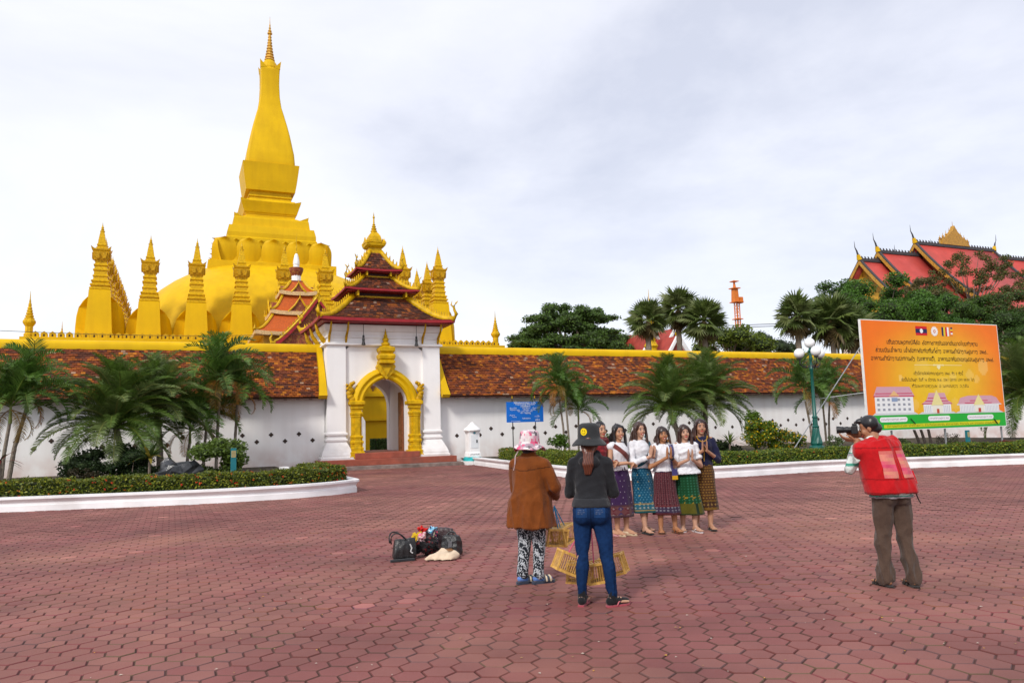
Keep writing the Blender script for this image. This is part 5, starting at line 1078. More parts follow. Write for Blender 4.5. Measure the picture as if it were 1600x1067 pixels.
# ================================================================== WHITE SERVICE PILLAR
pl = thing('service_pillar', 'small white pillar with pyramid cap and turquoise foot beside the gate steps', 'pillar', M=TF(3.62, -1.25)); TEAL = mat('turquoise_paint', (.02, .36, .38), .6, .3, 4, .2, 20, dirt=(.5, .5, .48))
b = MB(); b.box(-.42, .42, -.4, .4, -.03, .16); b.build('kerb_block', WHITE, pl)
b = MB(); b.lathe([(.42, .16), (.42, .26), (.36, .34)], 8, 0, 0, PI/8); b.build('foot', TEAL, pl)
b = MB(); b.sq([(.29, .34), (.27, .5), (.245, .56), (.245, 1.42), (.30, 1.46), (.30, 1.5)]); b.build('body', WHITE, pl)
b = MB(); b.lathe([(.40, 1.48), (.40, 1.53), (.24, 1.66), (.12, 1.76), (.10, 1.80), (.05, 1.85)], 12); b.build('cap', WHITE, pl, angle=40)
b = MB(); b.box(-.16, .16, -.262, -.24, .72, 1.3); b.build('door', mat('pale_door', (.72, .75, .77), .5, .06, 5), pl)
b = MB(); b.box(.08, .13, -.275, -.26, .95, 1.08); b.build('lock', BLACKM, pl)
f = MB()
for k in range(8): f.add([(-.09+.17*math.cos(k*PI/4)*.35+.09, -.268, 1.38+.05*math.sin(k*PI/4)) for k in range(8)], [tuple(range(8))], 0, (.12, .4, .5))
for k in range(9): x = -.22+.05*k; f.add([(x, -.30, .42+.02*(k % 3)), (x+.035, -.30, .44), (x+.03, -.30, .455+.02*(k % 2)), (x-.005, -.30, .44+.02*(k % 3))], [(0, 1, 2, 3)], 0, (.05, .06, .09))
f.build('stencil_marks', ATT, pl, recalc=False)
# ================================================================== STREET LAMP
GREENP = mat('green_lamp_paint', (.004, .085, .065), .35, .15, 8, spec=.5); GLOBE = mat('opal_globe', (.86, .86, .86), .25, .03, 3, spec=.5)
ul, _ = at(1277, 705, -11.2); lm = thing('street_lamp', 'dark green ornate street lamp with four white globes', 'lamp', M=TF(ul, -11.2, .2))
b = MB(); b.lathe([(.30, -.1), (.30, .06), (.24, .1), (.27, .16), (.29, .26), (.27, .36), (.2, .4), (.22, .46)], 16); b.build('base', GREENP, lm, angle=40)
b = MB(); R = []
for k in range(15):
    z = .44+.62*k/14; r = .21-.10*(k/14)**.8; R.append([((r*(1+.10*math.cos(6*(a-z*2.2))))*math.cos(a), (r*(1+.10*math.cos(6*(a-z*2.2))))*math.sin(a), z) for a in [2*PI*j/36 for j in range(36)]])
b.loft(R); b.build('twisted_shaft', GREENP, lm, smooth=True)
b = MB(); b.lathe([(.12, 1.04), (.14, 1.1), (.10, 1.14), (.09, 1.4), (.11, 1.42), (.11, 1.46), (.075, 1.5), (.055, 3.2), (.08, 3.24), (.08, 3.3), (.05, 3.34), (.05, 3.6), (.07, 3.64), (.06, 3.7), (.05, 3.9), (.10, 3.94), (.05, 3.98), (.05, 4.08)], 12); b.build('pole', GREENP, lm, angle=40)
for a, zz in ((math.radians(168), 3.62), (math.radians(0), 3.62), (math.radians(250), 3.66)):
    d = Vector((math.cos(a), math.sin(a), 0)); arm = MB(); pts = [Vector((0, 0, 3.42)), d*.15+Vector((0, 0, 3.32)), d*.34+Vector((0, 0, 3.33)), d*.46+Vector((0, 0, 3.46)), d*.47+Vector((0, 0, zz))]
    arm.tube(pts, .024, 6); arm.tube([d*(.26+.1*math.cos(t))+Vector((0, 0, 3.46+.1*math.sin(t))) for t in [k*.7 for k in range(9)]], .014, 5); arm.lathe([(.03, zz), (.09, zz+.02), (.09, zz+.05), (.06, zz+.08)], 10, d.x*.47, d.y*.47); o = arm.build('arm', BLACKM, lm)
    g_ = MB(); g_.ell(d*.47+Vector((0, 0, zz+.24)), .19, .19, .19, 24, 16); g_.build('globe', GLOBE, lm, smooth=True)
g_ = MB(); g_.ell((0, 0, 4.26), .19, .19, .19, 24, 16); g_.build('globe', GLOBE, lm, smooth=True)
# ================================================================== TEAL MARKER POSTS, CABLE
for px, py, v, lab in ((365, 700, -9.6, 'teal marker post with tan plate behind the left hedge'), (1511, 672, -12.6, 'teal marker post with tan plate under the billboard')):
    u_, z_ = at(px, py, v); mk = thing('marker_post', lab, 'post', M=TF(u_, v, .2), group='teal marker posts'); h = z_-.2
    b = MB(); b.box(-.075, .075, -.05, .05, -.05, h); b.build('post', mat('marker_teal', (.012, .15, .18), .5, .1, 6), mk)
    b = MB(); b.box(-.06, .06, -.058, -.045, h-.26, h-.07); o = b.build('plate', mat('tan_plate', (.42, .34, .16), .5, .1, 9), mk)
    f = MB()
    for k in range(4): f.box(-.045, .045, -.061, -.057, h-.10-.04*k, h-.09-.04*k, 0, (.12, .1, .05))
    f.build('engraving', ATT, o)
b = MB(); p0 = W(*(lambda q: (q[0], 8, q[1]))(at(-60, 514, 8))); p1 = W(*(lambda q: (q[0], 8, q[1]))(at(560, 519, 8)))
b.tube([p0.lerp(p1, k/12)-Vector((0, 0, .25*math.sin(PI*k/12))) for k in range(13)], .012, 4); o = b.build('overhead_cable', BLACKM); tag(o, 'thin black cable strung across the sky above the left wall', 'cable')
b = MB(); 
for dz in (0, .35): p0 = W(*(lambda q: (q[0], 60, q[1]))(at(1090, 514, 60))); p1 = W(*(lambda q: (q[0], 60, q[1]))(at(1250, 508, 60))); b.tube([p0+Vector((0, 0, dz)), p1+Vector((0, 0, dz))], .05, 4)
o = b.build('power_line', BLACKM); tag(o, 'faint power line on the skyline right of the crane', 'cable')
# ================================================================== PEOPLE
def remesh(mb, voxel, it=3, deform=None, fac=.5):
    me = mb.mesh('tmp')
    if deform is not None:
        co = np.empty(len(me.vertices)*3, np.float32); me.vertices.foreach_get('co', co); me.vertices.foreach_set('co', deform(co.reshape(-1, 3).astype(float)).astype(np.float32).reshape(-1))
    o = bpy.data.objects.new('tmp', me); C.objects.link(o); r = o.modifiers.new('r', 'REMESH'); r.mode = 'VOXEL'; r.voxel_size = voxel; r.use_smooth_shade = True
    if it: s = o.modifiers.new('s', 'SMOOTH'); s.factor = fac; s.iterations = it
    dg = bpy.context.evaluated_depsgraph_get(); m2 = bpy.data.meshes.new_from_object(o.evaluated_get(dg)); bpy.data.objects.remove(o); bpy.data.meshes.remove(me)
    m2.polygons.foreach_set('use_smooth', [True]*len(m2.polygons)); return m2
def coords(me):
    co = np.empty(len(me.vertices)*3, np.float32); me.vertices.foreach_get('co', co); return co.reshape(-1, 3).astype(float)
def wrinkle(me, amp, f, seed=0, mask=None, zs=.8):
    co = coords(me); n = np.empty(len(me.vertices)*3, np.float32); me.vertices.foreach_get('normal', n); n = n.reshape(-1, 3); rs = np.random.default_rng(seed); d = np.zeros(len(co))
    for k in range(7):
        v = rs.normal(size=3)*f*(.6+.25*k); v[2] *= zs; w_ = rs.normal(size=3)*f*.35; d += (1.15-1.9*np.abs(np.sin((co@v+1.4*np.sin(co@w_+k))*.6+k*2.1))**.8)/(1+.3*k)
    co += n*(amp*d*.45*(1 if mask is None else mask(co)))[:, None]; me.vertices.foreach_set('co', co.astype(np.float32).reshape(-1)); me.update()
def paint(me, fn):
    n = len(me.polygons); c = np.empty(n*3, np.float32); me.polygons.foreach_get('center', c); c = c.reshape(-1, 3).astype(float)
    col = fn(c) if callable(fn) else np.tile(np.array(fn, float), (n, 1)); ls = np.empty(n, np.int32); me.polygons.foreach_get('loop_total', ls)
    a = me.color_attributes.new('Col', 'FLOAT_COLOR', 'CORNER'); cc = np.ones((ls.sum(), 4), np.float32); cc[:, :3] = np.repeat(col, ls, 0); a.data.foreach_set('color', cc.reshape(-1)); return me
def wrap(me, rows, d, off=.004):
    bm_ = bmesh.new(); bm_.from_mesh(me); bv = BVHTree.FromBMesh(bm_); bm_.free(); d = Vector(d).normalized(); out_ = []
    for r in rows:
        q = []
        for p in r:
            p = Vector(p); h, n, i, t = bv.ray_cast(p-d*1.0, d, 2.0); q.append(h-d*off if h is not None else None)
        for i, x in enumerate(q):
            if x is None:
                near = [y for y in q if y is not None]; q[i] = Vector((r[i][0], near[0].y, r[i][2])) if near else Vector(r[i])
        out_.append(q)
    return out_
TORSO_F = [(.80, .155, .108, -.005), (.90, .150, .105, -.008), (1.0, .122, .088, 0), (1.10, .130, .096, .004), (1.19, .146, .110, .014), (1.27, .150, .090, .002), (1.315, .125, .072, -.008), (1.345, .065, .056, -.012)]
TORSO_M = [(.80, .150, .105, 0), (.90, .150, .105, 0), (1.0, .145, .100, 0), (1.10, .160, .108, 0), (1.20, .175, .115, 0), (1.29, .180, .098, -.005), (1.335, .145, .075, -.01), (1.365, .07, .06, -.012)]
def torso(mb, secs, inf=0, z0=None, z1=None, flare=None, n=22):
    R = []; zs = [s[0] for s in secs]; lo = zs[0] if z0 is None else z0; hi = zs[-1] if z1 is None else z1
    for k in range(19):
        z = lo+(hi-lo)*k/18; rx, ry, cy = (float(np.interp(z, zs, [s[i] for s in secs])) for i in (1, 2, 3)); rx += inf; ry += inf
        if flare: g = flare(z); rx += g; ry += g
        R.append([(rx*math.copysign(abs(math.cos(a))**.88, math.cos(a)), cy+ry*math.copysign(abs(math.sin(a))**.88, math.sin(a)), z) for a in [2*PI*j/n for j in range(n)]])
    mb.loft(R)
def hand(mb, w_, d, nrm, th, s=1, curl=.15, spread=.0):
    w_, d, nrm, th = Vector(w_), Vector(d).normalized(), Vector(nrm).normalized(), Vector(th).normalized(); lat = th
    for i, (o, l_) in enumerate(((.030, .066), (.011, .074), (-.009, .069), (-.028, .055))):
        k = w_+d*.085*s+lat*o*s; mb.capsule(w_+lat*o*.55*s, .0135*s, k, .0115*s, 7); c = d.copy(); p = k
        for j in range(3):
            c = (c+nrm*curl*(1+.4*j)+lat*(o*spread*8)).normalized(); q = p+c*l_*s*(.45, .32, .27)[j]; mb.capsule(p, (.0092, .0085, .0075)[j]*s, q, (.0085, .0075, .0062)[j]*s, 6); p = q
    mb.capsule(w_-d*.02*s, .021*s, w_+d*.05*s, .017*s, 7)
    a = w_+d*.02*s+lat*.022*s; b_ = a+(d*.55+lat*.75+nrm*.35).normalized()*.045*s; c_ = b_+(d*.9+lat*.25+nrm*.2).normalized()*.034*s
    mb.capsule(a, .014*s, b_, .0105*s, 7); mb.capsule(b_, .0102*s, c_, .008*s, 6)
def foot(mb, an, d, z=.018):
    an, d = Vector(an), Vector(d).normalized(); lat = Vector((d.y, -d.x, 0))
    mb.capsule(an+Vector((0, 0, .0)), .033, Vector((an.x, an.y, z+.045))-d*.015, .034); mb.capsule(Vector((an.x, an.y, z+.030))-d*.035, .030, Vector((an.x, an.y, z+.034))+d*.05, .030)
    mb.capsule(Vector((an.x, an.y, z+.052))+d*.02, .028, Vector((an.x, an.y, z+.026))+d*.115, .023)
    for i, o in enumerate((-.030, -.014, .002, .016, .030)):
        mb.capsule(Vector((an.x, an.y, z+.024))+d*.06+lat*o*.7, .017, Vector((an.x, an.y, z+.016))+d*(.165-.006*abs(i-1))+lat*o, .0115 if i else .012, 6)
class Fig:
    def __init__(s, label, P, face, h, male=False, head=(0, 0, 0), lean=0, twist=0, skin=(.43, .225, .135), side=0, fw=1.0):
        s.fw = fw
        s.k = h/(1.66 if male else 1.58); s.male = male; s.skin = skin; s.lean = lean; s.twist = twist; s.side = side
        rz = math.atan2(face[1], face[0])-PI/2; s.root = thing('person', label, 'person', (P[0], P[1], 0), rz)
        s.sec = TORSO_M if male else TORSO_F; s.hz = 1.505 if male else 1.478; s.sh = (.178 if male else .152, 1.315 if male else 1.292)
        s.R = (Matrix.Rotation(head[0], 3, 'Z')@Matrix.Rotation(head[1], 3, 'X')@Matrix.Rotation(head[2], 3, 'Y')); s.hc = Vector((0, .012, s.hz))
    def deform(s, co):
        co = co.copy(); t = np.clip((co[:, 2]-.82)/.25, 0, 1); t = t*t*(3-2*t)
        if s.twist: a = s.twist*t; x = co[:, 0]*np.cos(a)-co[:, 1]*np.sin(a); y = co[:, 0]*np.sin(a)+co[:, 1]*np.cos(a); co[:, 0], co[:, 1] = x, y
        if s.side: a = s.side*t; z = co[:, 2]-.9; x = co[:, 0]*np.cos(a)+z*np.sin(a); zz = .9+z*np.cos(a)-co[:, 0]*np.sin(a); m_ = t > 0; co[m_, 0], co[m_, 2] = x[m_], zz[m_]
        if s.lean: a = s.lean*t; z = co[:, 2]-.9; y = co[:, 1]*np.cos(a)+z*np.sin(a); zz = .9+z*np.cos(a)-co[:, 1]*np.sin(a); m_ = t > 0; co[m_, 1], co[m_, 2] = y[m_], zz[m_]
        return co*s.k
    def H(s, p): return s.hc+s.R@Vector(p)
    def child(s, name, me, m_, parent=None): return obj(name, me, m_, parent or s.root)
    def garment(s, name, mb, voxel, col, m_=CLOTH, it=3, wr=0, wf=30, seed=0, mask=None, parent=None, zs=.8):
        me = remesh(mb, voxel*s.k, it, s.deform)
        if wr: wrinkle(me, wr, wf, seed, mask, zs)
        paint(me, col if not callable(col) else (lambda c: col(c/s.k))); s.child(name, me, m_, parent); return me
    def solid(s, name, mb, col, m_=CLOTH, smooth=False, parent=None, raw=False):
        me = mb.mesh(name, smooth); co = coords(me); me.vertices.foreach_set('co', (co*s.k if raw else s.deform(co)).astype(np.float32).reshape(-1)); me.update()
        if col is not None: paint(me, col)
        return s.child(name, me, m_, parent)
    def body(s, arms, feet, knees=None, hands=True):
        mb = MB(); torso(mb, s.sec, -.012); q = s.hc
        mb.capsule((0, -.012, 1.31), .052 if not s.male else .06, s.H((0, -.012, -.05)), .047 if not s.male else .056)
        for c, r in (((0, -.010, .028), (.072, .088, .086)), ((0, .022, -.028), (.059, .062, .082)), ((0, .052, -.088), (.030, .027, .022)), ((-.034, .052, -.028), (.026, .026, .03)), ((.034, .052, -.028), (.026, .026, .03)), ((.074, -.004, -.008), (.009, .019, .030)), ((-.074, -.004, -.008), (.009, .019, .030))):
            mb.ell(s.H((c[0]*s.fw, c[1], c[2])), r[0]*s.fw, r[1], r[2], 14, 10, s.R)
        mb.capsule(s.H((0, .082, .010)), .007, s.H((0, .094, -.022)), .0115, 7); mb.ell(s.H((0, .089, -.026)), .017, .010, .008, 8, 6, s.R)
        for sd_ in (-1, 1):
            a = arms[sd_]; sh = Vector((sd_*s.sh[0], -.005, s.sh[1])); el, wr_ = Vector(a['el']), Vector(a['wr'])
            mb.capsule((sd_*.08, -.005, s.sh[1]+.005), .045, sh, .050 if s.male else .044); mb.capsule(sh, .048 if s.male else .042, el, .034 if not s.male else .040); mb.capsule(el, .036 if s.male else .033, wr_, .024 if not s.male else .028)
            if hands: hand(mb, wr_+Vector(a['d']).normalized()*.012, a['d'], a['n'], a['t'], 0.92 if not s.male else 1.05, a.get('c', .12), a.get('sp', 0))
            ft, fd = Vector((*feet[sd_][0], 0)), feet[sd_][1]; hip = Vector((sd_*.085, 0, .82)); kn = Vector(knees[sd_]) if knees else hip.lerp(ft+Vector((0, 0, .09)), .5)+Vector((0, .025, 0)); an = ft+Vector((0, 0, .095))
            mb.capsule(hip, .082, kn, .054); mb.capsule(kn, .052, kn.lerp(an, .35)+Vector((0, -.012, 0)), .053); mb.capsule(kn.lerp(an, .35)+Vector((0, -.012, 0)), .052, an, .034); foot(mb, an, (*fd, 0))
        me = remesh(mb, .0068*s.k, 2, s.deform); paint(me, s.skin); s.bodyo = s.child('body', me, SKIN)
    def face(s, lip=(.45, .06, .05), smile=False, brow=(.03, .015, .01), squint=False):
        for sd_ in (-1, 1):
            m_ = MB(); m_.ell(s.H((sd_*.031*s.fw, .0772, .006)), .0122, .0068, .0030 if squint else .0046, 10, 6, s.R); o = s.solid('eye', m_, (.72, .68, .64), SKIN, True)
            m_ = MB(); m_.ell(s.H((sd_*.031*s.fw, .0822, .006)), .0058, .003, .0030 if squint else .0048, 8, 6, s.R); s.solid('iris', m_, (.012, .007, .005), SKIN, True, o)
            m_ = MB(); m_.tube([s.H((sd_*.014, .082, .027)), s.H((sd_*.032, .0815, .032)), s.H((sd_*.050, .071, .026))], [.003, .0042, .002], 6); s.solid('eyebrow', m_, brow, HAIR)
            m_ = MB(); m_.tube([s.H((sd_*.017, .0815, .011)), s.H((sd_*.031, .0848, .014)), s.H((sd_*.046, .0755, .009))], [.0018, .0024, .0018], 5); s.solid('eyelash', m_, (.01, .007, .006), HAIR)
        m_ = MB(); wd_ = .026 if smile else .021
        m_.tube([s.H((-wd_, .070, -.052 if smile else -.057)), s.H((-wd_*.4, .0815, -.0595)), s.H((wd_*.4, .0815, -.0595)), s.H((wd_, .070, -.052 if smile else -.057))], [.003, .008, .008, .003], 7); o = s.solid('lips', m_, lip, SKIN, True)
        if smile: m_ = MB(); m_.tube([s.H((-.019, .0775, -.0555)), s.H((-.007, .0865, -.0595)), s.H((.007, .0865, -.0595)), s.H((.019, .0775, -.0555))], [.002, .0045, .0045, .002], 6); s.solid('teeth', m_, (.78, .74, .68), SKIN, True, o)
    def hair(s, col, length=.30, front=True, w_=.085, wave=0, vol=1.0, fall=None, name='hair', tipcol=None, part=0):
        mb = MB(); mb.ell(s.H((0, -.022, .042)), .083*vol, .095*vol, .090*vol, 18, 12, s.R); mb.ell(s.H((0, -.045, -.005)), .080*vol, .068*vol, .095*vol, 16, 10, s.R)
        if length:
            for x in np.linspace(-.068, .068, 8):
                q = [s.H((x, -.075, -.02))]; n = 5
                for i in range(1, n+1): t = i/n; q.append(s.H((x*1.08, -.075, 0))+Vector((x*.35*t+wave*.02*math.sin(t*9+x*40), -.028*math.sin(PI*t)-.01+.012*t, -length*t*(1-.12*abs(x)/.068))))
                for a, b_, r in zip(q, q[1:], (.032, .031, .028, .024, .018)): mb.capsule(a, r, b_, r*.86, 7)
        if front:
            for sd_ in (-1, 1):
                for dy, dx in ((.012, .004), (-.010, .010), (-.030, .008)):
                    q = [s.H((sd_*.052, .038+dy*.4, .085)), s.H((sd_*(.079+dx), .025+dy*.55, .03)), s.H((sd_*(.087+dx), .020+dy*.6, -.05))]; L_ = front if not isinstance(front, bool) else length
                    for t in (.45, .75, 1.0): q.append(q[2]+Vector((sd_*(.008*t+wave*.018*math.sin(t*8+dy*50)), .018*t+dy*.3*t, -(L_-.05)*t)))
                    for a, b_, r in zip(q, q[1:], (.018, .021, .022, .021, .016)): mb.capsule(a, r, b_, r*.92, 7)
        top = s.hz*s.k
        def cf(c):
            base = np.tile(np.array(col, float), (len(c), 1)); ph = np.arctan2(c[:, 0], c[:, 1]); st_ = .8+.35*np.sin(ph*26+np.sin(c[:, 2]*9)*.5)**2; base *= st_[:, None]
            if tipcol is not None: t = np.clip((s.hz-.02-c[:, 2])/max(.05, length), 0, 1)[:, None]; base = base*(1-t)+np.array(tipcol)*st_[:, None]*t
            return base
        me = remesh(mb, .0085*s.k, 7, s.deform); wrinkle(me, .0028, 60, 3, None, .06); paint(me, lambda c: cf(c/s.k)); return s.child(name, me, HAIR)
    def skirt(s, pat, zh=.27, zw=.985, wr_=.13, hem=(.20, .155), cy=0, shift=(0, 0), waist=None):
        NA, NZ = 108, 90; m_ = MB(); rings = []
        for j in range(NZ+1):
            t = j/NZ; z = zh+(zw-zh)*t; u_ = 1-t
            rx = float(np.interp(u_, [0, .12, .24, .55, 1], [wr_, wr_+.022, wr_+.042, wr_+.048, hem[0]])); ry = float(np.interp(u_, [0, .12, .24, .55, 1], [.096, .112, .124, .128, hem[1]]))
            R = []
            for i in range(NA):
                a = 2*PI*i/NA; f_ = u_**1.4*.018*(math.sin(a*3+1.3)+.7*math.sin(a*5+4*t)+.35*math.sin(a*9)); R.append((shift[0]*u_**1.3+(rx+f_)*math.cos(a), cy+shift[1]*u_**1.3+(ry+f_)*math.sin(a), z))
            rings.append(R)
        for j in range(NZ):
            for i in range(NA):
                k = (i+1) % NA; m_.add([rings[j][i], rings[j][k], rings[j+1][k], rings[j+1][i]], [(0, 1, 2, 3)], 0, tuple(.60*q_ for q_ in pat((i+.5)/NA*1.16, (j+.5)/NZ)))
        q0, q1 = shift[0], cy+shift[1]; inner = [(q0+(p[0]-q0)*.95, q1+(p[1]-q1)*.95, p[2]+.012) for p in rings[0]]; up = [(q0*.9+(p[0]-q0)*.66, q1*.9+(p[1]-q1)*.66, p[2]+.14) for p in rings[0]]
        m_.loft([rings[0], inner, up], 0, (.02, .015, .015), cap=False)
        me = bpy.data.meshes.new('skirt'); me.from_pydata(m_.v, [], m_.f); at_ = me.color_attributes.new('Col', 'FLOAT_COLOR', 'CORNER'); arr = []
        for f_, c in zip(m_.f, m_.c): arr += [*c, 1.]*len(f_)
        at_.data.foreach_set('color', arr)
        b_ = bmesh.new(); b_.from_mesh(me); bmesh.ops.remove_doubles(b_, verts=b_.verts, dist=1e-5); bmesh.ops.recalc_face_normals(b_, faces=b_.faces); b_.to_mesh(me); b_.free(); me.polygons.foreach_set('use_smooth', [True]*len(me.polygons))
        co = coords(me); me.vertices.foreach_set('co', s.deform(co).astype(np.float32).reshape(-1)); me.update(); return s.child('skirt', me, CLOTH)
    def sandal(s, ft, d, sole=(.03, .02, .016), strap=(.02, .015, .012), flat=False, thong=True):
        d = Vector((*d, 0)).normalized(); lat = Vector((d.y, -d.x, 0)); c = Vector((*ft, 0)); m_ = MB()
        out_ = [(-.075, .0), (-.065, .028), (-.02, .032), (.05, .036), (.11, .044), (.155, .036), (.185, .0), (.155, -.036), (.11, -.044), (.05, -.036), (-.02, -.032), (-.065, -.028)]
        m_.loft([[c+d*a+lat*b_+Vector((0, 0, z)) for a, b_ in out_] for z in (.001, .017)], 0, sole); o = s.solid('sandal', m_, sole, CLOTH, raw=True)
        m_ = MB()
        if flat:
            m_.capsule(c+d*-.035+Vector((0, 0, .035)), .036, c+d*.05+Vector((0, 0, .03)), .036); m_.capsule(c+d*.05+Vector((0, 0, .028)), .036, c+d*.145+Vector((0, 0, .018)), .024); s.solid('upper', m_, strap, CLOTH, True, o, raw=True)
        elif thong:
            for sd_ in (-1, 1): m_.tube([c+d*.12+Vector((0, 0, .03)), c+d*.09+lat*sd_*.02+Vector((0, 0, .052)), c+d*.04+lat*sd_*.034+Vector((0, 0, .045)), c+d*.02+lat*sd_*.037+Vector((0, 0, .012))], [.006, .007, .007, .006], 6)
            s.solid('strap', m_, strap, CLOTH, True, o, raw=True)
        else:
            for dd in (.115, .085, .03): m_.tube([c+d*dd+lat*.045+Vector((0, 0, .012)), c+d*dd+lat*.03+Vector((0, 0, .05)), c+d*dd+Vector((0, 0, .062 if dd < .1 else .05)), c+d*dd-lat*.03+Vector((0, 0, .05)), c+d*dd-lat*.045+Vector((0, 0, .012))], .009, 6)
            s.solid('strap', m_, strap, CLOTH, True, o, raw=True)
def px_ground(px, py): p = ground(px, py); return (p.x, p.y)
WAI = lambda z=1.12, y=.20, sp=.20, ez=1.0: {sd_: {'el': (sd_*sp, .035, ez), 'wr': (sd_*.030, y, z), 'd': (0, .16, 1), 'n': (-sd_, 0, 0), 't': (-.0*sd_, -1, .15), 'c': .02} for sd_ in (-1, 1)}
def diam(u, v, nx, ny): x, y = (u*nx) % 1-.5, (v*ny) % 1-.5; return abs(x)+abs(y)
def mixc(a, b, t): return tuple(a[i]*(1-t)+b[i]*t for i in range(3))
def pat_purple(u, v):
    c = (.052, .018, .085)
    if v < .24:
        c = (.17, .055, .06)
        if diam(u, v-.11, 9, 1/.12) < .42: c = (.05, .03, .13) if int(u*9) % 2 else (.13, .02, .03)
        if diam(u, v-.11, 9, 1/.12) < .18: c = (.28, .2, .2)
        if v < .04 or v > .215: c = (.09, .035, .05)
        if .045 < v < .06 or .19 < v < .205: c = (.22, .13, .10) if int(u*70) % 2 else c
    elif v < .9 and diam(u+.03*(int(v*9) % 2), v, 14, 9) < .10: c = (.42, .36, .45)
    if .93 < v < .945: c = (.25, .15, .12)
    return c
def pat_teal(u, v):
    c = (.006, .105, .20)
    if v < .04: c = (.01, .09, .10)
    elif v < .20:
        c = (.02, .13, .19)
        if diam(u, v, 16, 14) < .32: c = (.38, .40, .36)
        if v > .175 or v < .07: c = (.36, .25, .08)
    elif diam(u+.031*(int(v*20) % 2), v, 18, 20) < .26: c = (.10, .30, .42)
    elif diam(u, v, 5, 7) < .10: c = (.5, .4, .15)
    return c
def pat_red(u, v):
    if v > .90: return (.012, .012, .075)
    s = (u*26) % 1; c = (.075, .014, .024) if s < .5 else (.16, .04, .05)
    if diam(u, v, 26, 26) < .22: c = (.22, .12, .13)
    if v < .20:
        c = (.05, .03, .07) if diam(u, v, 18, 16) > .34 else (.24, .23, .27)
        if v < .05: c = (.10, .015, .02)
        if v > .17: c = (.17, .03, .035)
    return c
def pat_green(u, v):
    c = (.005, .070, .020)
    if diam(u, v, 18, 18) < .26: c = (.03, .19, .10)
    if v < .23: c = (.115, .105, .008) if (u*3) % 1 > .12 else (.006, .03, .01)
    elif v < .44 and diam(u, v, 8, 7) < .42 and (int(u*16)+int(v*30)) % 2: c = (.34, .22, .015)
    if v < .03: c = (.03, .045, .01)
    return c
def pat_gold(u, v):
    c = (.085, .034, .010)
    if diam(u+.03*(int(v*18) % 2), v, 22, 18) < .40: c = (.24, .115, .02)
    if diam(u, v, 22, 18) < .14: c = (.40, .24, .06)
    if v < .20:
        c = (.06, .022, .008)
        if diam(u, v, 18, 13) < .33: c = (.32, .19, .05)
        if v < .06 or v > .175: c = (.20, .10, .012)
    return c
def sash_strip(s, me, pts, wid, col, name, d=(0, -1, 0)):
    """cloth band laid over a garment along pts (front view points, canonical units)"""
    P = path_pts([(a, b_) for a, b_ in pts], 5); rows = []
    for i, p in enumerate(P):
        t = (P[min(i+1, len(P)-1)]-P[max(i-1, 0)]).normalized(); n = Vector((-t.y, t.x, 0))*wid*.5; rows.append([((p.x+n.x*q)*s.k, 0, (p.y+n.y*q)*s.k) for q in (-1, -.5, 0, .5, 1)])
    G_ = wrap(me, rows, d, .007); m_ = MB()
    for i in range(len(G_)-1):
        for j in range(4): m_.add([G_[i][j], G_[i][j+1], G_[i+1][j+1], G_[i+1][j]], [(0, 1, 2, 3)], 0, col(i/len(G_), j/4))
    me2 = bpy.data.meshes.new(name); me2.from_pydata(m_.v, [], m_.f); a = me2.color_attributes.new('Col', 'FLOAT_COLOR', 'CORNER'); arr = []
    for f_, c in zip(m_.f, m_.c): arr += [*c, 1.]*len(f_)
    a.data.foreach_set('color', arr); return s.child(name, me2, CLOTH)
def earrings(s, col):
    for sd_ in (-1, 1): m_ = MB(); p = s.H((sd_*.084, .012, -.05)); m_.tube([p, p-Vector((0, 0, .03))], .002, 5); m_.ell(p-Vector((0, 0, .048)), .019, .019, .021, 10, 8); s.solid('earring', m_, col, CLOTH, True)
WHT = (.66, .66, .69)
# --- first woman: purple skirt
F = Fig('woman in white sleeveless blouse, brown sash and purple skirt, first of the row', px_ground(972, 836), (.62, -.78), 1.575, head=(-.30, .02, .06), fw=1.02)
arm1 = {1: {'el': (.225, .03, 1.02), 'wr': (.06, .22, 1.045), 'd': (-.75, .45, -.25), 'n': (0, -.3, -1), 't': (-.3, .8, .4), 'c': .3}, -1: {'el': (-.215, .05, 1.01), 'wr': (-.06, .225, 1.03), 'd': (.7, .4, -.3), 'n': (0, -.4, -.9), 't': (.3, .8, .4), 'c': .3}}
F.body(arm1, {1: ((.07, -.02), (.12, 1)), -1: ((-.07, .03), (-.12, 1))}); F.face(smile=True); F.hair((.012, .009, .010), .36)
mb = MB(); torso(mb, F.sec, .012, .93, 1.335, lambda z: .012*max(0, 1.0-z)*6)
for sd_ in (-1, 1): mb.capsule((sd_*.070, -.005, 1.305), .055, (sd_*.165, 0, 1.275), .060)
me = F.garment('blouse', mb, .010, WHT, wr=.006, wf=22, seed=1)
sash_strip(F, me, [(.15, 1.30), (.05, 1.20), (-.06, 1.12), (-.16, 1.06)], .07, lambda a, b_: (.14, .035, .03), 'sash', (0, -1, 0)); F.skirt(pat_purple, .27)
for sd_, f_ in ((1, (.07, -.02)), (-1, (-.07, .03))): F.sandal(f_, (sd_*.12, 1), (.45, .34, .22), (.60, .46, .32), True)
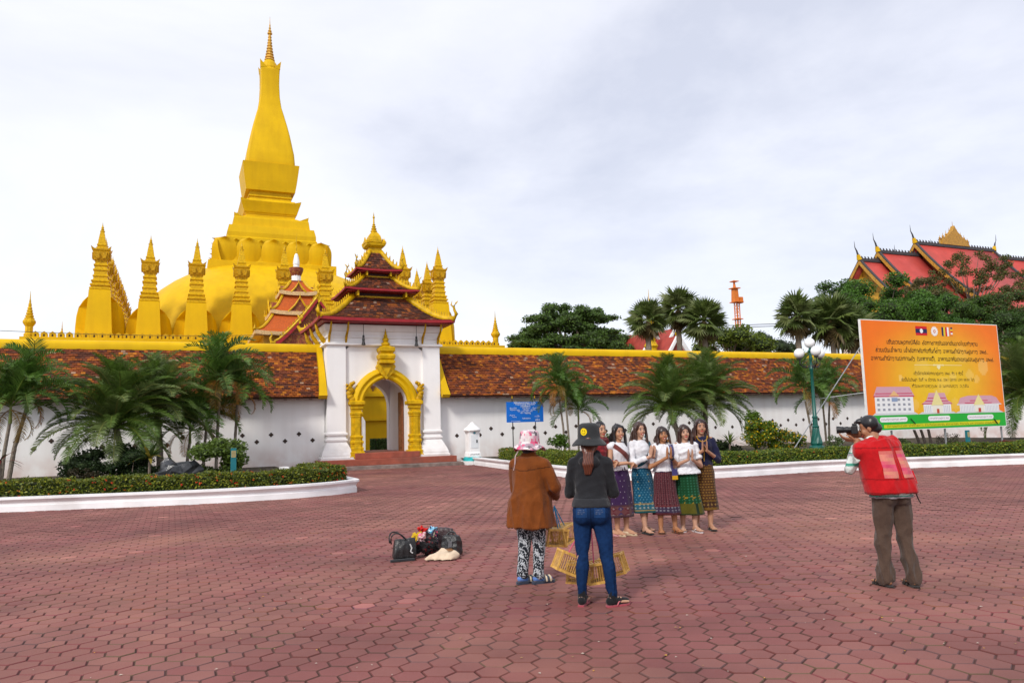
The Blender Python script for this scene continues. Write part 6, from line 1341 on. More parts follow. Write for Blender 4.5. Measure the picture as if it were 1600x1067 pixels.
# --- second woman: teal skirt
F = Fig('woman in white long-sleeved blouse with turquoise earrings and teal skirt, second of the row', px_ground(1006, 832), (.55, -.83), 1.60, head=(-.25, .0, .03), skin=(.45, .25, .165), fw=.94)
w2 = WAI(1.10, .25, .19, .98); w2[1]['el'] = (.21, .05, 1.0)
F.body(w2, {1: ((.06, .10), (.15, 1)), -1: ((-.10, -.08), (-.1, 1))}); F.face(smile=True); F.hair((.045, .020, .013), .30, wave=.8); earrings(F, (.02, .30, .38))
mb = MB(); torso(mb, F.sec, .014, .93, 1.335, lambda z: .02*max(0, 1.0-z)*8)
for sd_ in (-1, 1): e_ = Vector(w2[sd_]['el']); w_ = Vector(w2[sd_]['wr']); mb.capsule((sd_*.070, -.005, 1.30), .056, (sd_*.165, 0, 1.27), .058); mb.capsule((sd_*.165, 0, 1.27), .058, e_, .052); mb.capsule(e_, .050, e_.lerp(w_, .72), .044)
me = F.garment('blouse', mb, .010, WHT, wr=.010, wf=30, seed=2)
sash_strip(F, me, [(-.13, 1.31), (-.11, 1.2), (-.06, 1.10), (.05, 1.02), (.14, .98)], .075, lambda a, b_: (.012, .09, .13), 'sash'); F.skirt(pat_teal, .30, hem=(.21, .17), shift=(-.02, .05))
for sd_, f_, d_ in ((1, (.06, .10), (.15, 1)), (-1, (-.10, -.08), (-.1, 1))): F.sandal(f_, d_, (.012, .010, .012), (.015, .012, .012))
# --- third woman: red-black striped skirt
F = Fig('laughing woman in white T-shirt with bobbed hair, blue sash and dark red skirt', px_ground(1042, 832), (.22, -.98), 1.52, head=(-.12, .02, .10), skin=(.34, .15, .07), fw=1.06)
w3 = WAI(1.14, .215, .235, .99); F.body(w3, {1: ((.10, .02), (.35, 1)), -1: ((-.12, .05), (-.2, 1))}); F.face(smile=True, squint=True); F.hair((.030, .017, .014), .15, front=.14, wave=.6, vol=1.05, tipcol=(.08, .03, .02)); earrings(F, (.60, .26, .01))
mb = MB(); torso(mb, F.sec, .020, .92, 1.335)
for sd_ in (-1, 1): e_ = Vector(w3[sd_]['el']); sh = Vector((sd_*.158, 0, 1.275)); mb.capsule((sd_*.068, -.005, 1.302), .058, sh, .062); mb.capsule(sh, .062, sh.lerp(e_, .62), .066)
me = F.garment('tshirt', mb, .010, WHT, wr=.010, wf=26, seed=3)
F.skirt(pat_red, .28, hem=(.22, .175), shift=(-.02, 0))
sash_strip(F, me, [(-.105, 1.325), (-.11, 1.2), (-.115, 1.08), (-.115, .95)], .085, lambda a, b_: (.035, .035, .14) if (int(a*22)+int(b_*4)) % 2 else (.12, .10, .20), 'sash')
m_ = MB(); m_.box(-.158, -.072, .135, .150, .80, .86, 0, (.55, .30, .01)); m_.box(-.158, -.072, .132, .147, .86, .955, 0, (.05, .045, .16)); me_ = m_.mesh('sash_end'); co = coords(me_); me_.vertices.foreach_set('co', F.deform(co).astype(np.float32).reshape(-1)); F.child('sash_end', me_, CLOTH)
m_ = MB(); p = Vector(w3[-1]['wr']); q = Vector(w3[-1]['el']); m_.tube([p.lerp(q, .06), p.lerp(q, .18)], .033, 12); F.solid('wristwatch', m_, (.012, .012, .014), CLOTH)
for sd_, f_, d_ in ((1, (.10, .02), (.35, 1)), (-1, (-.12, .05), (-.2, 1))): F.sandal(f_, d_, (.10, .035, .015), (.24, .075, .025), thong=False)
# --- fourth woman: green skirt
F = Fig('woman with long reddish-brown hair in white peplum blouse and green skirt', px_ground(1077, 830), (.12, -.99), 1.54, head=(-.10, .0, .10), skin=(.45, .25, .165), fw=.98)
w4 = WAI(1.08, .215, .225, .97); F.body(w4, {1: ((.07, -.06), (.3, 1)), -1: ((-.07, .08), (-.25, 1))}); F.face(lip=(.50, .05, .05)); F.hair((.035, .016, .012), .34, wave=.9, vol=1.03, tipcol=(.09, .028, .018))
mb = MB(); torso(mb, F.sec, .014, .86, 1.335, lambda z: .055*max(0, min(1, (1.01-z)/.13)))
for sd_ in (-1, 1): e_ = Vector(w4[sd_]['el']); sh = Vector((sd_*.158, 0, 1.275)); mb.capsule((sd_*.068, -.005, 1.302), .057, sh, .060); mb.capsule(sh, .060, sh.lerp(e_, .55), .062)
F.garment('blouse', mb, .010, WHT, wr=.012, wf=34, seed=4); F.skirt(pat_green, .255, hem=(.215, .17), shift=(-.03, 0))
for sd_, f_, d_ in ((1, (.07, -.06), (.3, 1)), (-1, (-.07, .08), (-.25, 1))): F.sandal(f_, d_, (.55, .48, .48), (.68, .64, .64))
# --- fifth woman: navy blouse
F = Fig('woman in navy blouse and golden-brown skirt at the right end of the row', px_ground(1103, 827), (-.02, -1), 1.62, head=(.05, .0, -.02), skin=(.39, .20, .12), fw=1.05)
w5 = WAI(1.14, .205, .225, 1.0); F.body(w5, {1: ((.10, -.10), (.5, 1)), -1: ((-.06, .07), (-.12, 1))}); F.face(lip=(.45, .05, .05)); F.hair((.028, .012, .010), .20, front=.19, vol=1.02, tipcol=(.11, .035, .015))
mb = MB(); torso(mb, F.sec, .016, .92, 1.34)
for sd_ in (-1, 1): e_ = Vector(w5[sd_]['el']); w_ = Vector(w5[sd_]['wr']); sh = Vector((sd_*.158, 0, 1.275)); mb.capsule((sd_*.068, -.005, 1.302), .058, sh, .060); mb.capsule(sh, .060, e_, .056); mb.capsule(e_, .056, e_.lerp(w_, .25), .050)
F.garment('blouse', mb, .010, (.010, .011, .038), wr=.010, wf=26, seed=5); F.skirt(pat_gold, .29, hem=(.20, .16))
m_ = MB()
for k in range(15): a = PI*(k/14); m_.ell((.075*math.cos(a), .075+.035*math.sin(a)*1.0, 1.345-.075*math.sin(a)), .010, .010, .010, 7, 5)
for k in range(10): m_.ell((-.005, .150-.006*k, 1.17-.022*k), .009, .009, .013, 7, 5)
F.solid('bead_necklace', m_, (.40, .22, .02), CLOTH, True)
for sd_, f_, d_ in ((1, (.10, -.10), (.5, 1)), (-1, (-.06, .07), (-.12, 1))): F.sandal(f_, d_, (.015, .011, .010), (.02, .014, .012))
# --- woman mostly hidden behind the hat
F = Fig('black-haired woman in red scarf half hidden behind the grey bucket hat', px_ground(944, 837), (.70, -.71), 1.62, head=(-.35, .0, .0))
F.body(arm1, {1: ((.07, -.02), (.12, 1)), -1: ((-.07, .05), (-.12, 1))}); F.face(); F.hair((.010, .008, .009), .12, front=False)
mb = MB(); torso(mb, F.sec, .016, .9, 1.34)
for sd_ in (-1, 1): e_ = Vector(arm1[sd_]['el']); w_ = Vector(arm1[sd_]['wr']); sh = Vector((sd_*.158, 0, 1.275)); mb.capsule((sd_*.068, -.005, 1.302), .058, sh, .058); mb.capsule(sh, .058, e_, .050); mb.capsule(e_, .048, w_, .036)
F.garment('blouse', mb, .011, (.16, .012, .016), wr=.010, wf=26, seed=6)
mb = MB()
for x in (-.08, .08): mb.capsule((x*.8, .04, 1.34), .05, (x, .12, 1.1), .045)
mb.capsule((-.07, -.02, 1.35), .055, (.07, -.02, 1.35), .055); mb.capsule((-.06, .06, 1.33), .045, (.06, .06, 1.33), .045); F.garment('scarf', mb, .011, lambda c: np.where((np.sin(c[:, 2:3]*70) > .5), np.array([[.20, .015, .02]]), np.array([[.10, .008, .012]])), wr=.012, wf=30, seed=7)
F.skirt(lambda u, v: (.05, .02, .03), .29)
for sd_, f_ in ((1, (.07, -.02)), (-1, (-.07, .05))): F.sandal(f_, (sd_*.12, 1), (.45, .22, .22), (.60, .30, .30), True)

# --- woman in jeans and bucket hat, seen from behind
def hash_col(c, sc_, cols, seed=0):
    rs = np.random.default_rng(seed); NP = 1500; S_ = rs.uniform(-.5, .5, size=(NP, 3))*np.array([.46, .46, .30]); idx = rs.integers(0, len(cols), NP); cc = c-c.mean(0); R_ = []
    for i in range(0, len(cc), 500): d = ((cc[i:i+500, None, :]*sc_-S_[None])**2).sum(2); R_.append(idx[d.argmin(1)])
    return np.array(cols)[np.concatenate(R_)]
def bucket_hat(s, col, crown, brim, droop, hgt=.13, tiltx=0, zoff=.045, wav=.0, name='bucket_hat', n=56):
    m_ = MB(); prof = [(.004, hgt), (crown*.28, hgt*.995), (crown*.55, hgt*.985), (crown*.70, hgt*.95), (crown*.82, hgt*.90), (crown*.90, hgt*.81), (crown*.93, hgt*.72), (crown*.955, hgt*.55), (crown*.98, hgt*.35), (crown, hgt*.15), (crown*1.02, .0)]
    for k in range(1, 8): t = k/7; prof.append((crown*1.02+(brim-crown*1.02)*t, -droop*t**1.2))
    prof += [(brim-.004, -droop-.006)]
    for k in range(6, -1, -1): t = k/7; prof.append((crown*1.0+(brim-crown*1.0)*t, -droop*t**1.2-.007))
    prof += [(crown*.97, .0), (crown*.9, hgt*.7), (.02, hgt*.93)]
    R = []
    for r, z in prof:
        R.append([s.H((r*math.cos(a)*.97, -.010+r*math.sin(a)*1.04, zoff+z+wav*max(0, (r-crown)/(brim-crown))*(.6*math.sin(a*3+1)+.4*math.sin(a*5)))) for a in [2*PI*j/n for j in range(n)]])
    m_.loft(R); me = m_.mesh('hat', True); co = coords(me); me.vertices.foreach_set('co', s.deform(co).astype(np.float32).reshape(-1)); me.update(); paint(me, col); return s.child(name, me, CLOTH), me
fx, fy = px_ground(930, 946); FD = (.17, .985)
F = Fig('woman seen from behind in grey bucket hat, charcoal sweatshirt and blue jeans', (fx, fy), FD, 1.545, head=(.10, .05, 0), skin=(.5, .28, .18), lean=.03)
ax = {1: {'el': (.205, .08, 1.00), 'wr': (.04, .215, 1.06), 'd': (-1, .1, .05), 'n': (0, -1, 0), 't': (0, .2, 1), 'c': .2}, -1: {'el': (-.205, .08, 1.0), 'wr': (-.03, .24, 1.04), 'd': (1, .0, .1), 'n': (0, -1, 0), 't': (0, .2, 1), 'c': .2}}
FT = {1: ((.165, -.02), (.85, .62)), -1: ((-.115, .0), (.15, 1))}
F.body(ax, FT, {1: (.125, .03, .46), -1: (-.10, .03, .46)})
mb = MB(); mb.ell((0, -.012, .845), .178, .135, .13, 18, 12); mb.ell((.075, -.06, .82), .092, .085, .10, 14, 10); mb.ell((-.075, -.06, .82), .092, .085, .10, 14, 10); mb.loft([[(r_[0]*math.cos(a), -.01+r_[1]*math.sin(a), r_[2]) for a in [2*PI*j/20 for j in range(20)]] for r_ in ((.165, .12, .84), (.15, .112, .96))])
for sd_ in (-1, 1):
    kn = Vector((.125, .03, .46)) if sd_ > 0 else Vector((-.10, .03, .46)); an = Vector((*FT[sd_][0], .10)); mb.capsule((sd_*.085, -.005, .80), .096, kn, .066); mb.capsule(kn, .065, kn.lerp(an, .4)+Vector((0, -.015, 0)), .063); mb.capsule(kn.lerp(an, .4)+Vector((0, -.015, 0)), .062, an+Vector((0, 0, .015)), .048)
def denim(c):
    b_ = np.tile(np.array([[.006, .023, .075]]), (len(c), 1)); f_ = np.exp(-((c[:, 2]-.60)/.16)**2)*.8*(c[:, 1] < 0)+.25*np.sin(c[:, 2]*60+c[:, 0]*20)*np.exp(-((c[:, 2]-.42)/.08)**2); b_ = b_*(1+.55*f_)[:, None]; seam = (np.abs(np.abs(c[:, 0])-.185) < .004)|((np.abs(c[:, 0]) < .004)&(c[:, 1] < 0)&(c[:, 2] > .72)); b_[seam] *= .6; return b_
me = F.garment('jeans', mb, .009, denim, mat('denim', attr=True, rough=.9, var=.18, scale=50, bump=.4, bscale=200, spec=.1), wr=.009, wf=24, seed=8, mask=lambda co: .35+.9*np.exp(-((co[:, 2]-.42)/.10)**2)+.9*np.exp(-((co[:, 2]-.13)/.08)**2))
for sd_ in (-1, 1):
    k = F.k; rows = [[((sd_*.082+x)*k, 0, z*k) for x in np.linspace(-.05, .05, 6)] for z in np.linspace(.80, .905, 7)]; G_ = wrap(me, rows, (0, 1, 0), .003); m_ = MB()
    for i in range(6):
        for j in range(5): m_.add([G_[i][j], G_[i][j+1], G_[i+1][j+1], G_[i+1][j]], [(0, 1, 2, 3)], 0, (.012, .042, .125))
    me2 = m_.mesh('back_pocket', recalc=False); o = F.child('back_pocket', me2, MATS['denim'])
    m_ = MB()
    for zc, n_ in ((.868, 6), (.85, 7), (.835, 5)):
        for q in range(n_):
            x = sd_*.082-.036+.011*q+.003*math.sin(q*5+zc*90); R_ = wrap(me, [[((x+dx)*k, 0, (zc+dz)*k) for dx in (-.0035, .0035)] for dz in (-.006, .006)], (0, 1, 0), .0055); m_.add([R_[0][0], R_[0][1], R_[1][1], R_[1][0]], [(0, 1, 2, 3)], 0, (.06, .09, .17) if q % 2 else (.035, .06, .13))
    F.child('pocket_embroidery', m_.mesh('pocket_embroidery', recalc=False), CLOTH, o)
for sd_ in (-1, 1):
    b_, d_ = FT[sd_]; m_ = MB(); dd = Vector((*d_, 0)).normalized(); c = Vector((*b_, 0)); m_.capsule(c-dd*.035+Vector((0, 0, .05)), .037, c+dd*.05+Vector((0, 0, .05)), .037); m_.capsule(c+dd*.05+Vector((0, 0, .045)), .037, c+dd*.14+Vector((0, 0, .036)), .030); m_.capsule(c+Vector((0, 0, .06)), .042, c+Vector((0, 0, .13)), .040); F.solid('sock', m_, (.010, .010, .012), CLOTH, True, raw=True); F.sandal(b_, d_, (.34, .06, .08), (.52, .14, .17))
mb = MB(); torso(mb, F.sec, .014, .945, 1.35, lambda z: .008+.010*math.sin(z*9))
for sd_ in (-1, 1):
    e_ = Vector(ax[sd_]['el']); w_ = Vector(ax[sd_]['wr']); sh = Vector((sd_*.152, 0, 1.28)); mb.capsule((sd_*.07, -.01, 1.308), .062, sh, .066); mb.capsule(sh, .066, e_, .055); mb.capsule(e_, .053, w_, .042)
mb.capsule((-.07, -.045, 1.355), .05, (.07, -.045, 1.355), .05); mb.capsule((-.05, -.095, 1.30), .045, (.05, -.095, 1.30), .045)
GRY = (.0155, .016, .019)
F.garment('sweatshirt', mb, .010, GRY, wr=.009, wf=22, seed=9)
mb = MB(); torso(mb, F.sec, .020, .885, .965, lambda z: .012); F.garment('rib_waistband', mb, .009, (.024, .025, .029), wr=.005, wf=30, seed=10)
mb = MB(); mb.ell(F.H((0, -.03, .02)), .085, .098, .085, 16, 10); 
for x in (-.055, -.03, 0, .03, .055): mb.capsule(F.H((x, -.09, -.03)), .030, F.H((x*.45-.012, -.125, -.10)), .026)
for x in (-.02, 0, .02): mb.capsule(F.H((x-.012, -.130, -.10)), .028, F.H((x*1.5-.02, -.145, -.20)), .028); mb.capsule(F.H((x*1.5-.02, -.145, -.20)), .026, F.H((x-.025, -.135, -.29)), .012)
me = remesh(mb, .0085, 5, F.deform); wrinkle(me, .003, 60, 4, None, .1); paint(me, lambda c: np.array([[.10, .028, .014]])*(.55+.9*np.sin(c[:, 0:1]*160+np.sin(c[:, 2:3]*25)*2)**2)); F.child('ponytail_hair', me, HAIR)
ho, hme = bucket_hat(F, (.028, .030, .032), .107, .168, .058, .145, wav=.006, zoff=.032)
def badge(s, hme, ang, zc, r, parent):
    D = s.R@Vector((-math.cos(ang), -math.sin(ang), 0)); L_ = s.R@Vector((-math.sin(ang), math.cos(ang), 0)); k = s.k
    def P(x, z, off): rows = wrap(hme, [[(s.H((math.cos(ang)*.2, math.sin(ang)*.2, 0))+L_*x+Vector((0, 0, zc+z)))*k]], D, off); return rows[0][0]
    def dsc(cx_, cz_, ra, rb, c, off): m_ = MB(); q = [P(cx_, cz_, off)]+[P(cx_+ra*math.cos(2*PI*j/16), cz_+rb*math.sin(2*PI*j/16), off) for j in range(16)]; m_.add(q, [(0, 1+j, 1+(j+1) % 16) for j in range(16)], 0, c); return m_
    o = s.child('smiley_badge', dsc(0, 0, r, r, (.72, .52, .006), .003).mesh('smiley_badge', recalc=False), CLOTH, parent)
    for x in (-.3, .3): F.child('badge_eye', dsc(x*r, .3*r, .09*r, .18*r, (.02, .015, .01), .005).mesh('badge_eye', recalc=False), CLOTH, o).parent = parent
    m_ = MB(); A = []; B_ = []
    for j in range(11): a = PI+PI*j/10; A.append(P(.6*r*math.cos(a), -.02*r+.55*r*math.sin(a), .005)); B_.append(P(.52*r*math.cos(a), -.02*r+.45*r*math.sin(a), .005))
    m_.strip(A, B_, 0, (.02, .015, .01)); F.child('badge_mouth', m_.mesh('badge_mouth', recalc=False), CLOTH, parent)
badge(F, hme, -PI/2-.50, .098, .034, ho)

# --- woman in brown shirt and floral hat
ox, oy = px_ground(833, 911); OD = (.52, .855)
F = Fig('woman seen from behind in pink floral hat, rust-brown shirt and patterned trousers', (ox, oy), OD, 1.50, head=(-.25, -.02, 0), skin=(.42, .22, .13), lean=.02)
ao = {1: {'el': (.27, .06, 1.03), 'wr': (.16, .24, .93), 'd': (-.5, .8, -.3), 'n': (-.3, -.3, -.9), 't': (-.6, .2, .6), 'c': .35}, -1: {'el': (-.25, .09, 1.0), 'wr': (-.06, .25, .98), 'd': (1, .2, 0), 'n': (0, -1, 0), 't': (0, .3, 1), 'c': .35}}
FO = {1: ((.06, .02), (.55, .85)), -1: ((-.09, -.06), (.45, .9))}
F.body(ao, FO)
mb = MB(); mb.ell((0, 0, .84), .165, .125, .12, 16, 10)
for sd_ in (-1, 1): an = Vector((*FO[sd_][0], .10)); kn = Vector((sd_*.085, 0, .82)).lerp(an, .5)+Vector((0, .02, 0)); mb.capsule((sd_*.085, 0, .80), .095, kn, .078); mb.capsule(kn, .078, an+Vector((0, 0, .0)), .062)
def batik(c): v_ = np.sin(c[:, 0]*150+2*np.sin(c[:, 2]*70))*np.sin(c[:, 2]*110+2.2*np.sin(c[:, 0]*60+c[:, 1]*50))+.4*np.sin(c[:, 1]*170+c[:, 2]*60); return np.where(v_[:, None] > .12, np.array([[.42, .45, .48]]), np.array([[.012, .015, .022]]))
F.garment('patterned_trousers', mb, .0055, batik, wr=.008, wf=24, seed=11)
for sd_ in (-1, 1):
    b_, d_ = FO[sd_]; m_ = MB(); dd = Vector((*d_, 0)).normalized(); c = Vector((*b_, 0)); m_.capsule(c-dd*.035+Vector((0, 0, .055)), .034, c+dd*.05+Vector((0, 0, .05)), .034); m_.capsule(c+dd*.05+Vector((0, 0, .045)), .034, c+dd*.14+Vector((0, 0, .036)), .028); F.solid('sock', m_, (.10, .20, .48), CLOTH, True, raw=True)
    m_ = MB(); lat = Vector((dd.y, -dd.x, 0)); out_ = [(-.085, .0), (-.07, .032), (-.02, .036), (.05, .042), (.11, .050), (.165, .042), (.20, .0), (.165, -.042), (.11, -.050), (.05, -.042), (-.02, -.036), (-.07, -.032)]; m_.loft([[c+dd*a+lat*q+Vector((0, 0, z)) for a, q in out_] for z in (.001, .028)]); o = F.solid('slipper', m_, (.035, .045, .07), CLOTH, raw=True)
    for k_, dd_ in enumerate((.05, .075, .10, .125)):
        m_ = MB(); m_.tube([c+dd*dd_+lat*.05+Vector((0, 0, .02)), c+dd*dd_+lat*.035+Vector((0, 0, .065)), c+dd*dd_+Vector((0, 0, .08-.1*(dd_-.05))), c+dd*dd_-lat*.035+Vector((0, 0, .065)), c+dd*dd_-lat*.05+Vector((0, 0, .02))], .0125, 6); F.solid('slipper_band', m_, (.62, .52, .38) if k_ % 2 else (.05, .06, .09), CLOTH, True, o, raw=True)
mb = MB(); torso(mb, F.sec, .035, .60, 1.35, lambda z: .075*max(0, min(1, (1.32-z)/.72))+.015+.02*max(0, (1.1-z)))
for sd_ in (-1, 1):
    e_ = Vector(ao[sd_]['el']); w_ = Vector(ao[sd_]['wr']); sh = Vector((sd_*.175, -.005, 1.265)); mb.capsule((sd_*.09, -.015, 1.30), .075, sh, .082); mb.capsule(sh, .084, e_, .080); mb.capsule(e_, .078, w_, .056)
mb.capsule((-.05, -.03, 1.365), .05, (.05, -.03, 1.365), .05)
def rust(c): b_ = np.tile(np.array([[.155, .040, .005]]), (len(c), 1)); y = (np.abs(c[:, 2]-(1.205+.03*np.abs(c[:, 0])/.2)) < .0055)&(c[:, 1] < 0); b_[y] *= .45; b_[(c[:, 2] < .615)] *= .75; return b_
F.garment('long_shirt', mb, .011, rust, mat('brushed_cloth', attr=True, rough=.8, var=.2, scale=9, bump=.3, bscale=70, spec=.15, sheen=.1), wr=.026, wf=19, seed=12, zs=.3, mask=lambda co: np.clip((1.36-co[:, 2])/.5, .25, 1.1))
FLC = [(.62, .50, .52), (.66, .58, .60), (.60, .42, .46), (.62, .10, .20), (.50, .03, .10), (.16, .13, .15), (.66, .60, .58), (.35, .25, .30), (.66, .62, .62), (.60, .3, .38)]
ho, hme = bucket_hat(F, lambda c: hash_col(c, 1.0, FLC, 4), .112, .178, .060, .150, wav=.022, zoff=.018, name='floral_hat', n=150)
sh_ = MB(); sh_.ell(F.H((0, -.03, -.02)), .082, .09, .085, 14, 9); F.garment('head_scarf', sh_, .010, (.03, .025, .03))
m_ = MB(); m_.tube([F.H((-.05, -.13, -.055)), F.H((-.065, -.165, -.12)), F.H((-.075, -.16, -.20)), F.H((-.10, -.155, -.27))], .0065, 6); F.solid('hat_cord', m_, (.55, .42, .42), CLOTH)

# --- photographer
mx, my = px_ground(1404, 916); MD = (-.16, .987)
F = Fig('photographer from behind in red vest, plaid shirt and brown trousers, leaning to his camera', (mx, my), MD, 1.665, male=True, head=(.95, -.04, -.02), skin=(.32, .145, .075), lean=.17, side=-.17)
cz = 1.50
hfw = F.R@Vector((0, 1, 0)); hrt = F.R@Vector((1, 0, 0)); rw, lw = F.H((.115, .075, -.045)), F.H((-.01, .135, -.085))
am = {1: {'el': (.235, .17, 1.21), 'wr': tuple(rw), 'd': tuple(hfw-hrt*.45+Vector((0, 0, .35))), 'n': tuple(-hrt), 't': (-.1, -.2, .9), 'c': .4}, -1: {'el': (-.25, .13, 1.17), 'wr': tuple(lw), 'd': tuple(hfw*.8+Vector((0, 0, .35))), 'n': (0, 0, 1), 't': tuple(-hrt+Vector((0, 0, .5))), 'c': .4}}
FM = {1: ((.12, -.05), (.2, 1)), -1: ((-.10, .03), (-.1, 1))}
F.body(am, FM)
mb = MB(); mb.ell((0, 0, .86), .172, .125, .12, 16, 10); mb.ell((.07, -.05, .84), .09, .085, .10, 12, 9); mb.ell((-.07, -.05, .84), .09, .085, .10, 12, 9); mb.loft([[(.165*math.cos(a), .12*math.sin(a), z) for a in [2*PI*j/20 for j in range(20)]] for z in (.86, 1.0)])
for sd_ in (-1, 1): an = Vector((*FM[sd_][0], .09)); kn = Vector((sd_*.09, 0, .84)).lerp(an, .5)+Vector((0, .03, 0)); mb.capsule((sd_*.085, 0, .82), .100, kn, .082); mb.capsule(kn, .082, an+Vector((0, 0, .02)), .078); mb.capsule(an+Vector((0, 0, .02)), .078, an+Vector((0, .0, -.015)), .080)
def twill(c): b_ = np.tile(np.array([[.075, .047, .034]]), (len(c), 1)); seam = ((np.abs(c[:, 0]) < .004)&(c[:, 1] < 0)&(c[:, 2] > .7)); b_[seam] *= .5; return b_
F.garment('trousers', mb, .009, twill, wr=.024, wf=18, seed=13, zs=.5, mask=lambda co: .35+1.1*np.exp(-((co[:, 2]-.15)/.16)**2)+.5*np.exp(-((co[:, 2]-.5)/.12)**2))
for sd_ in (-1, 1): F.sandal(FM[sd_][0], FM[sd_][1], (.025, .02, .018), (.03, .022, .018), thong=False)
mb = MB(); torso(mb, F.sec, .030, .825, 1.36, lambda z: .02*max(0, (1.0-z)/.15))
for sd_ in (-1, 1): e_ = Vector(am[sd_]['el']); w_ = Vector(am[sd_]['wr']); sh = Vector((sd_*.180, .0, 1.295)); mb.capsule((sd_*.1, -.005, 1.315), .055, sh, .060); mb.capsule(sh, .062, e_, .062); mb.capsule(e_, .062, e_.lerp(w_, .75), .052)
mb.capsule((-.045, .0, 1.395), .046, (.045, .0, 1.395), .046)
def plaid(c): b_ = np.tile(np.array([[.62, .66, .62]]), (len(c), 1)); b_[np.sin(c[:, 2]*62) > .55] = (.07, .30, .22); b_[np.sin(c[:, 1]*62+c[:, 0]*30) > .72] *= .55; b_[np.sin(c[:, 2]*31+1) > .93] = (.30, .28, .30); return b_
F.garment('plaid_shirt', mb, .010, plaid, wr=.012, wf=20, seed=14)
mb = MB(); torso(mb, F.sec, .056, .865, 1.372, lambda z: .045*max(0, min(1, (1.2-z)/.32))+.008*math.sin(z*14))
for sd_ in (-1, 1): mb.capsule((sd_*.055, -.018, 1.345), .078, (sd_*.160, -.008, 1.305), .098)
for x in (-.21, .21): mb.ell((x, .03, 1.03), .035, .05, .06, 10, 7)
def vest(c):
    b_ = np.tile(np.array([[.42, .005, .008]]), (len(c), 1)); q = (np.abs(c[:, 2]-1.005) < .005)|(np.abs(c[:, 2]-1.30) < .005)|(np.abs(np.abs(c[:, 0]+.02)-.022) < .003)&(c[:, 2] > 1.0)|(c[:, 2] < .885); b_[q] *= .55; return b_
me = F.garment('red_vest', mb, .009, vest, wr=.012, wf=20, seed=15, zs=.4)
vrows = [[(x*F.k, -.0, z*F.k) for x in np.linspace(-.155, .155, 13)] for z in np.linspace(1.02, 1.27, 9)]
G_ = wrap(me, [[(p[0], p[1]+.05, p[2]) for p in r] for r in vrows], (0, 1, 0), .006)
for half in (0, 1):
    m_ = MB()
    for i in range(8):
        for j in (range(0, 5) if half == 0 else range(7, 12)):
            q = .5+.5*math.sin(i*1.4+j*.3); m_.add([G_[i][j], G_[i][j+1], G_[i+1][j+1], G_[i+1][j]], [(0, 1, 2, 3)], 0, mixc((.52, .055, .12), (.55, .20, .14), q) if i < 7 else (.5, .12, .10))
    F.child('mesh_back_panel', m_.mesh('mesh_back_panel', True, False), CLOTH)
m_ = MB(); m_.box(.215, .245, -.07, .01, .93, 1.03); F.solid('vest_pocket', m_, (.50, .008, .012), CLOTH); m_ = MB(); m_.tube([(.20, -.08, .87), (.21, -.10, .81), (.225, -.11, .77)], .006, 5); F.solid('pull_strap', m_, (.02, .02, .02), CLOTH)
mb = MB(); mb.ell(F.H((0, -.018, .040)), .083, .098, .086, 18, 12); mb.ell(F.H((0, -.05, -.015)), .077, .058, .06, 14, 10); mb.ell(F.H((0, .045, .085)), .06, .04, .03, 12, 8)
me = remesh(mb, .0085, 3, F.deform); wrinkle(me, .002, 60, 8); paint(me, (.011, .010, .011)); F.child('short_hair', me, HAIR); F.face()
# camera held at the eye
eye = Vector(F.deform(np.array([tuple(F.H((.0, .085, .0)))]))[0]); fw = F.R@Vector((0, 1, 0)); lk = Vector((fw.x, fw.y, 0)).normalized()
M_ = F.root.matrix_basis; rz = math.atan2(MD[1], MD[0])-PI/2; RW = Matrix.Rotation(rz, 4, 'Z'); ew = Vector((mx, my, 0))+RW@eye; dw = RW.to_3x3()@lk
ck = thing('camera', 'black camera with long lens held to the photographer eye', 'camera', M=Matrix.Translation(ew+dw*.005+Vector((0, 0, .012)))@Matrix.Rotation(math.atan2(dw.y, dw.x), 4, 'Z')@Matrix.Scale(.80, 4))
b = MB(); b.box(.015, .085, -.072, .072, -.05, .045); b.box(.02, .075, -.03, .03, .045, .075); b.box(.02, .095, -.085, -.055, -.05, .03); o = b.build('camera_body', mat('black_plastic', (.012, .012, .013), .45, .2, 40), ck); mo = o.modifiers.new('b', 'BEVEL'); mo.width = .006; mo.segments = 2
def xl(prof, nm, m2): b = MB(); b.loft([[(x, r*math.cos(2*PI*j/24), r*math.sin(2*PI*j/24)) for j in range(24)] for r, x in prof]); b.build(nm, m2, ck, angle=35)
xl([(.033, .085), (.035, .12), (.038, .122), (.038, .15), (.036, .152), (.036, .17), (.040, .178), (.040, .215)], 'lens', MATS['black_plastic']); xl([(.042, .208), (.046, .255), (.043, .255), (.039, .225)], 'lens_hood', MATS['black_plastic'])

